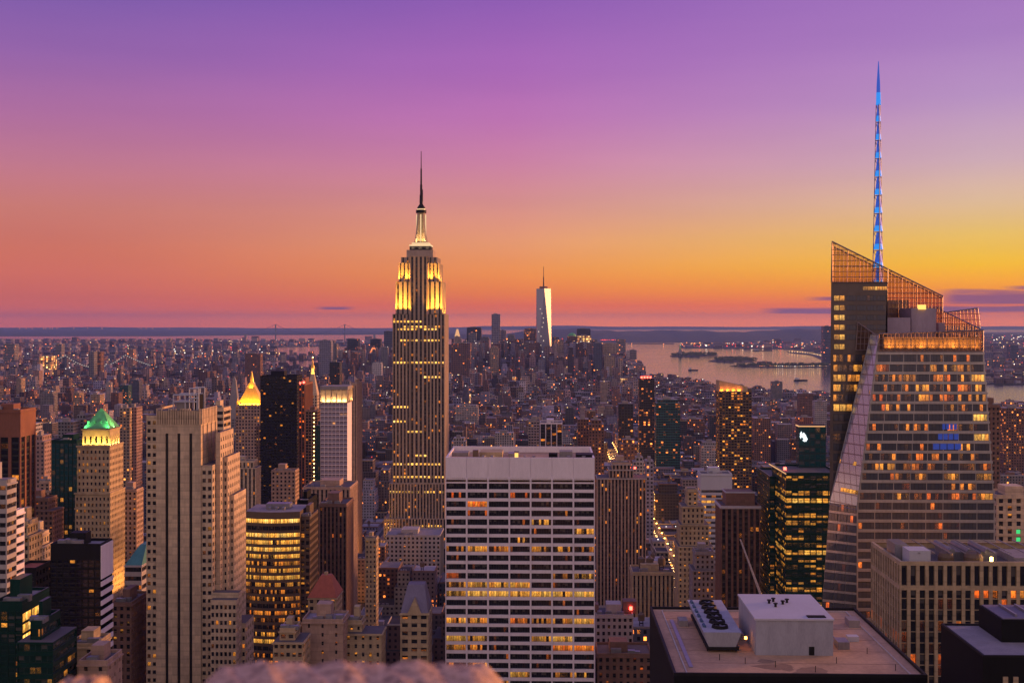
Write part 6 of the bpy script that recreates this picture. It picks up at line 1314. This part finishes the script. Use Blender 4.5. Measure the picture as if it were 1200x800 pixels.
def statue():
    Y0 = 9050; X0 = (797-600)/F*Y0; rt = bpy.data.objects.new('statue', None); col.objects.link(rt); rt.location = (X0, Y0, 3); tag(rt, 'small robed statue with raised torch on a pedestal on the far island', 'statue')
    MB().box(-28, 28, -28, 28, 0, 10).prism((-14, 14, -14, 14), (-9, 9, -9, 9), 10.1, 47).build('pedestal', M['grey_conc'], rt)
    b = MB().lathe(0, 0, [(6.5, 47.1), (6, 58), (5, 68), (5.2, 74), (2, 77.5), (2.3, 80), (2.2, 82), (.6, 84)], 12); b.bar((4, 0, 73), (6.5, 0, 84), 1.3, 6, .9); b.bar((6.5, 0, 84), (6.5, 0, 91), .9, 6, 1.3); b.bar((-4, 0, 73), (-6, -2, 66), 1.3, 6, 1)
    b.build('figure', M['verdigris'], rt)
    for k in range(7): an = R(-60+20*k); MB().bar((math.sin(an)*2, 0, 82+math.cos(an)), (math.sin(an)*4.6, 0, 82+math.cos(an)*3.4), .25).build('crown_spike', M['verdigris'], rt)
    MB().lathe(6.5, 0, [(1.2, 91), (1.6, 92.5), (.1, 95)], 8).build('torch_flame', M['white_lamp2'], rt)
emit('white_lamp2', (1, .8, .5), 3); statue()
def grove(name, label, poly, n, h, seed):
    rnd = random.Random(seed); mb = MB(); xs = [p[0] for p in poly]; ys = [p[1] for p in poly]; c = 0
    while c < n:
        x, y = rnd.uniform(min(xs), max(xs)), rnd.uniform(min(ys), max(ys))
        if not inside(x, y, poly): continue
        c += 1; r = rnd.uniform(5, 9); hh = h*rnd.uniform(.6, 1.1)
        for k in range(5):
            a, b_, z = rnd.uniform(-r, r), rnd.uniform(-r, r), 3+hh*rnd.uniform(.35, 1)
            mb.lathe(x+a, y+b_, [(r*.3, z-3), (r*.55, z), (r*.2, z+3)], 5)
    return tag(mb.build(name, M['leaf']), kind='stuff')
def inside(x, y, poly):
    c = False; j = len(poly)-1
    for i in range(len(poly)):
        xi, yi = poly[i]; xj, yj = poly[j]
        if (yi > y) != (yj > y) and x < (xj-xi)*(y-yi)/(yj-yi)+xi: c = not c
        j = i
    return c
grove('trees', '', LIB, 260, 19, 3); grove('trees', '', ELL, 200, 16, 4); grove('trees', '', [gxy(860, 429.5), gxy(972, 429.5), gxy(972, 426.5), gxy(870, 427)], 200, 12, 5)
# ships on the bay
for px, py, l, lab in ((938, 446, 60, 'small dark ferry low on the bay left of the glass skyscraper'), (812, 434, 50, 'tiny ferry on the bay behind the dark slab with red lamps'), (893, 411, 170, 'long dark cargo ship far out on the bay'), (965, 402.6, 150, 'distant cargo ship below the hills beside the blue glass tower')):
    X, Y = gxy(px, py, 0); rt = bpy.data.objects.new('ship', None); col.objects.link(rt); rt.location = (X, Y, 0); rt.rotation_euler = (0, 0, R(random.uniform(-15, 15))); tag(rt, lab, 'ship')
    h = MB(); b = l*.08; h.face([(-l/2, -b, -1), (l/2, -b, -1), (l/2+3, -b, 5), (-l/2, -b, 5)]); h.box(-l/2, l/2, -b+.02, b, -1, 5); h.build('hull', M['dark_metal'], rt); MB().box(-l*.4, -l*.15, -b*.7, b*.7, 5.01, 14).build('deckhouse', M['white_paint'], rt)

# ------------------------------------------------------------------ the rest of the city
rnd = random.Random(11)
cand = []   # s0, s1, t0, t1, z, colour index
PAL = [C['br'], C['br'], C['tan'], C['gr'], C['pale'], C['pk'], C['lil'], (.12, .10, .11), (.30, .23, .19), (.15, .09, .08), (.24, .16, .14)]
PALN = ['brown brick', 'brown brick', 'tan stone', 'grey', 'pale', 'pinkish', 'lilac-grey', 'dark', 'sandy', 'dark brick', 'reddish stone']
def free(s0, s1, t0, t1):
    for a, b, c_, d in FOOT:
        if s0 < b and s1 > a and t0 < d and t1 > c_: return False
    return True
FOOT_FAR = FOOT
def height(t, r, px):
    if t < 1000: h = rnd.lognormvariate(math.log(46), .45)
    elif t < 1900: h = rnd.lognormvariate(math.log(38), .45)
    elif t < 2600: h = rnd.lognormvariate(math.log(30), .42)
    elif t < 5300: h = rnd.lognormvariate(math.log(19), .38)+(rnd.random() < .06)*rnd.uniform(14, 56)
    elif t > 5000 and 752 < px: h = 14
    else: h = rnd.lognormvariate(math.log(72 if 530 < px < 752 else 52 if 380 < px < 530 else 18), .5)
    # named towers in front of these lots stay in view
    cap = 255
    if t < 1000: cap = H-(735-HY)/F*t
    elif t < 1500: cap = H-(640-HY)/F*t+rnd.uniform(-6, 10)
    elif t < 2200: cap = H-(548-HY)/F*t+rnd.uniform(-8, 8)
    elif t < 3200: cap = H-(476-HY)/F*t
    elif t > 5300: cap = 158 if 530 < px < 750 else 130
    if t > 5300 and px > 700: cap = min(cap, 95 if px < 728 else 62)
    if px > 755 and t > 2600: cap = min(cap, 34)
    return max(9, min(h, cap))
aves = [-3000+i*280-190 for i in range(-3, 30)]
blocks_ = sorted(AVE+[AVE[0]-280*k for k in range(1, 12)]+[AVE[-1]+280*k for k in range(1, 12)])
t = 520
while t < 7400:
    far = t > 2600
    tb = t+62 if not far else t+66
    zo = 0 if not far else ((int((t-2600)/420)*97) % 280)-140; gp = 14 if not far else 7
    for a, b in zip(blocks_[:-1], blocks_[1:]):
        a, b = a+zo, b+zo
        lim = .47*t+60
        if b < -lim or a > lim: continue
        s = a+gp
        while s < b-gp-2:
            w = rnd.uniform(14, 34) if t < 2600 else rnd.uniform(13, 30)
            e = min(s+w, b-gp)
            if e-s < 8: break
            for (ta, tc2) in ((t, t+rnd.uniform(24, 30)), (t+32, t+62)):
                if not free(s, e, ta, tc2): continue
                X, Y = xy((s+e)/2, ta)
                if t > 2800 and not inside(X, Y, MAN): continue
                if rnd.random() < .05: continue
                px = 600+F*X/Y
                cand.append((s, e-.3, ta, tc2, height(t, 0, px), rnd.randrange(len(PAL)), rnd.random()))
            s = e
    t += 80 if t < 2600 else 84
def brooklyn(poly, step0, px0, px1, y0, y1, hmed):
    py = y0
    Y = (H-3)*F/(y1-HY)
    while Y < (H-3)*F/(y0-HY):
        st = step0*Y/8000; x = (px0-600)/F*Y
        while x < (px1-600)/F*Y:
            w = st*rnd.uniform(.35, .8)
            if inside(x, Y, poly) and rnd.random() < .75:
                h = rnd.lognormvariate(math.log(hmed), .45)+(rnd.random() < .015)*rnd.uniform(15, 45)
                far_c.append((x, x+w, Y, Y+st*rnd.uniform(.35, .8), h, rnd.randrange(len(PAL)), rnd.random()))
            x += st
        Y += st*1.1
far_c = []
brooklyn(BRK, 62, -60, 470, 398.5, 445, 15); brooklyn(NJ, 66, 790, 1260, 392, 456, 13)
brooklyn(MAN, 40, -60, 380, 431, 446, 18)
# coverage pass: which lots show, and how large
cov = np.zeros((800, 1200), bool)
def cover(px0, px1, py0, py1, mark=True):
    a, b, c_, d = max(0, int(round(px0))), min(1200, int(round(px1))), max(0, int(round(py0))), min(800, int(round(py1)))
    if b <= a or d <= c_: return 0
    n = int((~cov[c_:d, a:b]).sum())
    if mark: cov[c_:d, a:b] = True
    return n
ev = [(t_, 0, (p0, p1, y0, y1)) for (t_, p0, p1, y0, y1) in RECTS]+[(c_[2], 1, k) for k, c_ in enumerate(cand)]
ev.sort(key=lambda e: e[0]); score = {}
for t_, kind, d in ev:
    if kind == 0: cover(*d)
    else:
        s0, s1, ta, tb, z, _, _ = cand[d]
        a, y0 = proj(s0, ta, z); b, _ = proj(s1, ta, z); a2, y2 = proj(s0, tb, z); b2, _ = proj(s1, tb, z); _, yb = proj(s0, ta, 3)
        n = cover(min(a, a2), max(b, b2), y2, y0)+cover(min(a, a2), max(b, b2), y0, yb); score[d] = n
top = sorted((k for k in score if score[k] > 25), key=lambda k: -score[k])[:292]
ind = set(top)
ZONES = [(-999, 60, 'at the left edge'), (60, 165, 'near the green pyramid'), (165, 275, 'beside the slotted tower'), (275, 375, 'near the gold pyramid'), (375, 455, 'left of the tallest skyscraper'),
         (455, 525, 'under the tallest skyscraper'), (525, 620, 'right of the tallest skyscraper'), (620, 700, 'behind the white slab'), (700, 780, 'near the piered tower'), (780, 845, 'left of the crowned tower'),
         (845, 905, 'below the crowned tower'), (905, 975, 'beside the glass skyscraper'), (975, 2200, 'right of the glass skyscraper')]
def lot(mbw, mbr, x0, x1, y0, y1, z, ci, sd_, t_, rr):
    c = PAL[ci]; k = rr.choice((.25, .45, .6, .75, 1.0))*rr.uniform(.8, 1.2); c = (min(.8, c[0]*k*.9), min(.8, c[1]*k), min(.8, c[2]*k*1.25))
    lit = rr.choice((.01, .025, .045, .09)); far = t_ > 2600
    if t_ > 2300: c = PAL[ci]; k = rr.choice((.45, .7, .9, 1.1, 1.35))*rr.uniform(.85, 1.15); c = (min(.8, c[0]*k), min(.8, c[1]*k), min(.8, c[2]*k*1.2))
    cw, ch = (3.6, 3.7) if t_ < 3500 else (7, 8)
    if t_ > 3500: lit *= .6
    if t_ > 7000: cw, ch = 14, 12
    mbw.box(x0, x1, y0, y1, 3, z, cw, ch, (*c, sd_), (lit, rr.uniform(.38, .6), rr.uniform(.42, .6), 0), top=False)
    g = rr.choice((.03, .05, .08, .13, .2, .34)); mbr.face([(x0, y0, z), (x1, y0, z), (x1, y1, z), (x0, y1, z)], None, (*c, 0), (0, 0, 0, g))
def rel(X, Y):
    return X, Y
big_w, big_r = MB(), MB(); nf = 0
for k, c_ in enumerate(cand):
    s0, s1, ta, tb, z, ci, sd_ = c_; rr = random.Random(k)
    if k in ind:
        px, py = proj((s0+s1)/2, ta, z); zone = [zz for a, b, zz in ZONES if a <= px < b][0]
        feat = rr.choice(('a flat roof', 'a water tank', 'a roof hut', 'roof units'))
        hn = 'low' if z < 30 else 'mid-rise' if z < 60 else 'tall'
        dist = 'near' if ta < 1100 else 'middle' if ta < 2200 else 'far'
        lab = f'{hn} {PALN[ci]} building with {feat}, {dist} distance, {zone}'
        lab = lab.replace('near distance', 'close by'); 
        rt = root('city_building', (s0+s1)/2, (ta+tb)/2, lab, 'building', lab.replace(' building', ' buildings'))
        w, d = s1-s0, tb-ta; a_, b_ = MB(), MB(); zz = z
        if z > 48 and rr.random() < .6:
            zz = z*.78; lot(a_, b_, -w/2, w/2, -d/2, d/2, zz, ci, sd_, ta, rr); c = a_.w[0]
            a_.box(-w/2+w*.15, w/2-w*.15, -d/2+3, d/2-2, zz, z, 3.6, 3.7, c, a_.p[0], top=False); b_.face([(-w/2+w*.15, -d/2+3, z), (w/2-w*.15, -d/2+3, z), (w/2-w*.15, d/2-2, z), (-w/2+w*.15, d/2-2, z)], None, c, b_.p[0])
            wi, yi = w*.35, -d/2+3
        else: lot(a_, b_, -w/2, w/2, -d/2, d/2, z, ci, sd_, ta, rr); wi, yi = w/2, -d/2
        a_.build('wall', M['city_wall'], rt); b_.build('roof', M['city_roof'], rt)
        if ta < 2600:
            p = MB(); e = .35
            for q in ((-wi, wi, yi, yi+e), (-wi, -wi+e, yi+e+.01, d/2-2.1), (wi-e, wi, yi+e+.01, d/2-2.1)): p.box(q[0]+.01, q[1]-.01, q[2]+.01, q[3]-.01, z-.01, z+1.0)
            p.build('parapet', M[rr.choice(('tan_stone', 'grey_conc', 'pale_conc', 'brown_brick'))], rt)
        if feat == 'a water tank': tank(rt, rr.uniform(-.3, .3)*wi, yi+6, z, 1.9 if ta < 2000 else 2.6, 3.4)
        elif feat == 'a roof hut': MB().box(-wi*.4, wi*.3, yi+3, yi+9, z+.01, z+3.6).build('roof_hut', M[rr.choice(('brown_brick', 'grey_conc', 'tan_stone'))], rt)
        elif feat == 'roof units':
            for q in range(3): MB().box(-wi*.6+q*wi*.4, -wi*.6+q*wi*.4+wi*.22, yi+2, yi+4.5, z+.01, z+1.6).build('air_unit', M['steel'], rt)
        continue
    nf += 1
    base = len(big_w.v); br_ = len(big_r.v)
    lot(big_w, big_r, s0, s1, ta, tb, z, ci, sd_, ta, rr)
    if rr.random() < .5 and ta < 5000:
        w = s1-s0; a = s0+w*rr.uniform(.1, .5); cc = PAL[rr.randrange(len(PAL))]; big_w.box(a, a+w*.3, ta+3, ta+9, z, z+rr.uniform(2.5, 5), 30, 30, (*cc, 0), (0, 0, 0, 0))
def lit_lot(): pass
big_w.v = [(*xy(v[0], v[1]), v[2]) for v in big_w.v]; big_r.v = [(*xy(v[0], v[1]), v[2]) for v in big_r.v]
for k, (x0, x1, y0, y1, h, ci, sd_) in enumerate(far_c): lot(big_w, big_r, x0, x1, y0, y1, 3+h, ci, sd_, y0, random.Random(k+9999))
o = big_w.build('distant_buildings', M['city_wall']); tag(o, kind='stuff'); o2 = big_r.build('distant_roofs', M['city_roof']); tag(o2, kind='stuff')
print('LOTS', len(cand), 'individual', len(top), 'far', len(far_c), 'smallest', score[top[-1]])

# ------------------------------------------------------------------ street life: lamps, cars, far lights
def car(col_):
    m = M['car_'+col_]; rt = bpy.data.objects.new('car', None); col.objects.link(rt)
    b = MB(); prof = [(-2.25, .35), (2.25, .35), (2.3, .8), (1.4, .95), (.75, 1.42), (-1.1, 1.45), (-1.85, .98), (-2.28, .85)]
    for y0, y1 in ((-.88, .88),):
        for i in range(len(prof)):
            j = (i+1) % len(prof); b.face([(y0, -prof[i][0], prof[i][1]), (y1, -prof[i][0], prof[i][1]), (y1, -prof[j][0], prof[j][1]), (y0, -prof[j][0], prof[j][1])])
        b.face([(y0, -p[0], p[1]) for p in prof]); b.face([(y1, -p[0], p[1]) for p in prof][::-1])
    b.build('body', m, rt)
    w = MB(); w.face([(-.7, -1.36, 1.0), (.7, -1.36, 1.0), (.66, -.84, 1.38), (-.66, -.84, 1.38)]); w.build('windscreen', M['black'], rt)
    for x in (-.82, .82):
        for y in (-1.4, 1.4):
            q = MB(); ring = [(x, y+.34*math.cos(a*.785), .37+.34*math.sin(a*.785)) for a in range(8)]; q.face(ring); q.face([(v[0]+(.14 if x < 0 else -.14), v[1], v[2]) for v in ring])
            for a in range(8): c2 = (a+1) % 8; q.face([ring[a], ring[c2], (ring[c2][0]+(.14 if x < 0 else -.14), ring[c2][1], ring[c2][2]), (ring[a][0]+(.14 if x < 0 else -.14), ring[a][1], ring[a][2])])
            q.build('wheel', M['black'], rt)
    for x in (-.62, .62): MB().box(x-.2, x+.2, -2.36, -2.26, .55, .8).build('headlight', M['head_bulb'], rt)
    for x in (-.62, .62): MB().box(x-.22, x+.22, 2.28, 2.36, .6, .85).build('tail_light', M['tail_bulb'], rt)
    return rt
plain('car_black', (.03, .03, .03), rough=.35); plain('car_yellow', (.55, .30, .03), rough=.35); plain('car_white', (.6, .6, .6), rough=.35); plain('car_silver', (.3, .3, .32), rough=.3)
protos = {c: car(c) for c in ('black', 'yellow', 'white', 'silver')}; used = set()
def copy_tree(o, parent=None):
    c = o.copy(); col.objects.link(c); c.parent = parent
    for ch in o.children: copy_tree(ch, c)
    return c
r2 = random.Random(5)
spots = []
for lane in (-6.5, -2.2, 2.2, 6.5):
    t = 1080
    while t < 2300:
        t += r2.uniform(7, 22) if t < 1750 else r2.uniform(12, 40)
        spots.append((125+lane, t, 0, 'headlights on in the lit street right of the white slab'))
for lane in (-6, -2, 2, 6):
    t = 950
    while t < 1250: t += r2.uniform(14, 60); spots.append((-190+lane, t, math.pi, 'tail lights glowing in the street left of the tallest skyscraper'))
for (s, t, rz, where) in spots:
    c = r2.choice(('black', 'yellow', 'white', 'silver', 'yellow', 'black')); o = protos[c] if c not in used else copy_tree(protos[c]); used.add(c)
    X, Y = xy(s, t); o.location = (X, Y, 3.17); o.rotation_euler = (0, 0, -TH+rz); lab = f'small {c} car with {where}'; tag(o, lab, 'car', lab.replace('car', 'cars', 1))
def street_lamp():
    rt = bpy.data.objects.new('street_lamp', None); col.objects.link(rt)
    MB().lathe(0, 0, [(.16, 0), (.09, 9.4)], 6).bar((0, 0, 9.3), (2.6, 0, 10), .07).build('pole', M['dark_metal'], rt); MB().lathe(2.7, 0, [(.3, 9.6), (1.0, 9.7), (.6, 10.4)], 8).build('lamp_head', M['street_bulb'], rt)
    return rt
emit('street_bulb', (1, .42, .08), 22)
lp0 = street_lamp(); first = True
for av, t0, t1, where in ((125, 1080, 2500, 'lining the lit street right of the white slab'), (-190, 950, 1300, 'lining the street left of the tallest skyscraper')):
    t = t0; k = 0
    while t < t1:
        for sg in (-1, 1):
            o = lp0 if first else copy_tree(lp0); first = False
            X, Y = xy(av+sg*12.5, t+sg*6); o.location = (X, Y, 3.3); o.rotation_euler = (0, 0, -TH+(0 if sg < 0 else math.pi)); lab = 'orange street lamp '+where; tag(o, lab, 'street lamp', 'orange street lamps '+where)
        if k % 2 == 0:
            ld = bpy.data.lights.new('street_glow', 'POINT'); ld.energy = 26000; ld.color = (1, .40, .08); ld.shadow_soft_size = .6
            lo = bpy.data.objects.new('street_glow', ld); col.objects.link(lo); X, Y = xy(av, t); lo.location = (X, Y, 12.5)
        t += 34; k += 1
# countless lamps of the far shores and streets
lm = {c: MB() for c in 'aorw'}; r3 = random.Random(21)
def far_lamp(X, Y, c, r, z=9):
    lm[c].box(X-r, X+r, Y-r, Y+r, z-r, z+r, bottom=True)
def scatter(n, px0, px1, y0, y1, poly, w='aaorw', rs=1.0):
    c = 0; tries = 0
    while c < n and tries < n*8:
        tries += 1; px, py = r3.uniform(px0, px1), y0+(y1-y0)*r3.random(); X, Y = gxy(px, py)
        if not inside(X, Y, poly): continue
        c += 1; far_lamp(X, Y, r3.choice(w), rs*Y/F*r3.uniform(.16, .42), 9+Y/1400)
scatter(330, 0, 460, 399, 430, BRK); scatter(260, 790, 1200, 393, 412, NJ); scatter(120, 1140, 1200, 394, 448, NJ)
scatter(60, 810, 965, 403, 408.5, NJ, 'oorw', 1.5); scatter(60, 200, 330, 410, 418, BRK, 'aaw', 1.3)
for i in range(34):
    f = i/33; px, py = 888+(968-888)*f, 428.6-.4*math.sin(f*9); X, Y = gxy(px, py+.6, 6); far_lamp(X, Y, r3.choice('aow'), Y/F*r3.uniform(.1, .34), 8)
for i in range(22):
    f = i/21; px = 925+42*math.sin(f*1.6); py = 412+8.5*f**1.5; X, Y = gxy(px, py, 6); far_lamp(X, Y, 'a', Y/F*r3.uniform(.22, .4), 8)
for i in range(26): X, Y = gxy(913+i*2.1, 460.5+.15*math.sin(i), 6); far_lamp(X, Y, 'w' if i % 3 else 'a', Y/F*.45, 8)
for i in range(26): X, Y = gxy(255+i*1.5, 428.5+.2*math.sin(i*2), 6); far_lamp(X, Y, 'a', Y/F*.45, 10)
for i in range(12): X, Y = gxy(203+i*1.8, 434-.55*i, 6); far_lamp(X, Y, 'r' if i < 5 else 'o', Y/F*.6, 14)
for i in range(20): X, Y = gxy(r3.uniform(700, 1000), r3.uniform(402, 405)); far_lamp(X, Y, 'o', Y/F*.4, 10)
for i in range(9): X, Y = gxy(r3.uniform(602, 612), 402.3); far_lamp(X, Y, 'r', Y/F*.45, 10)
for i in range(16): X, Y = gxy(r3.uniform(704, 722), 404.5); far_lamp(X, Y, 'r', Y/F*.35, 60)
for i in range(16): X, Y = gxy(r3.uniform(20, 200), 386.2); far_lamp(X, Y, 'o', Y/F*.28, 40)
# roof and street lamps among the nearer lots
vis = [k for k in score if score[k] > 6]; r3.shuffle(vis)
for k in vis[:560]:
    s0, s1, ta, tb, z, _, _ = cand[k]; s = r3.uniform(s0, s1); X, Y = xy(s, ta-.8 if r3.random() < .6 else (ta+tb)/2)
    r = max(.35, ta/F*r3.uniform(.14, .34)); zz = z*r3.uniform(.3, .98) if Y < 0 else (z+r+.3)
    c = r3.choice('aaaoowwr' if r3.random() < .8 else 'wwa'); far_lamp(X, Y, c, r, zz)
emit('lamp_a', (1, .62, .22), 3.2); emit('lamp_o', (1, .30, .06), 3.0); emit('lamp_r', (1, .06, .04), 3.0); emit('lamp_w', (1, .88, .74), 3.2)
for c in 'aorw': tag(lm[c].build('street_lights', M['lamp_'+c]), kind='stuff')

# ------------------------------------------------------------------ the viewing terrace under the camera
def terrace():
    rt = bpy.data.objects.new('observation_deck', None); col.objects.link(rt); rt.location = (0, 0, 0); tag(rt, 'pink granite parapet of the viewing terrace, blurred at the bottom edge', 'parapet')
    MB().box(-20, 20, -30, 2.25, 0, 258.3).build('tower_body', M['limestone'], rt)
    MB().box(-20, 20, 2.26, 2.9, 255, 258.95).build('parapet_wall', M['granite'], rt)
    def stone(x0, x1, y0, y1, z0, z1, seed, nx=60, ny=14):
        rs = random.Random(seed); g = []
        ph = [rs.uniform(0, 6) for _ in range(6)]
        for j in range(ny+1):
            row = []
            for i in range(nx+1):
                u, v = i/nx, j/ny; ex = min(1, min(u, 1-u)/.17); ev_ = min(1, min(v, 1-v)/.25)
                k = math.sqrt(max(0, 1-(1-ex)**2))*math.sqrt(max(0, 1-(1-ev_)**2))
                b = .004*math.sin(31*u+ph[0])+.003*math.sin(57*u+19*v+ph[1])+.0025*math.sin(110*u+ph[2]+33*v)
                row.append((x0+(x1-x0)*u, y0+(y1-y0)*v, z0+(z1-z0)*k+b*k))
            g.append(row)
        mb = MB()
        for j in range(ny):
            for i in range(nx): mb.face([g[j][i], g[j][i+1], g[j+1][i+1], g[j+1][i]])
        return mb.build('coping_stone', M['granite'], rt, smooth=True)
    zt = H-(773-HY)/F*2.78
    stone((186-600)/F*2.6, (622-600)/F*2.6, 2.3, 2.9, 258.95, zt, 2)
    stone((40-600)/F*2.6, (100-600)/F*2.6, 2.3, 2.9, 258.95, H-(790-HY)/F*2.78, 3, 30, 12)
def granite():
    m, t, b = newmat('granite'); L = t.links.new; tc = N(t, 'ShaderNodeTexCoord')
    n1 = N(t, 'ShaderNodeTexNoise', i_Scale=26.0, i_Detail=4.0, i_Roughness=.7); L(tc.outputs['Object'], n1.inputs[0])
    v = N(t, 'ShaderNodeTexVoronoi', i_Scale=60.0); L(tc.outputs['Object'], v.inputs[0])
    r = ramp(t, [(.36, (.05, .028, .022, 1)), (.47, (.36, .22, .15, 1)), (.62, (.66, .44, .31, 1)), (.78, (.22, .13, .10, 1))]); L(math_(t, 'ADD', math_(t, 'MULTIPLY', n1.outputs[0], .8), math_(t, 'MULTIPLY', v.outputs[0], .25)), r.inputs[0])
    L(r.outputs[0], b.inputs['Base Color']); b.inputs['Roughness'].default_value = .7; bp = N(t, 'ShaderNodeBump', i_Strength=.5, i_Distance=.01); L(n1.outputs[0], bp.inputs['Height']); L(bp.outputs[0], b.inputs['Normal'])
granite(); terrace()
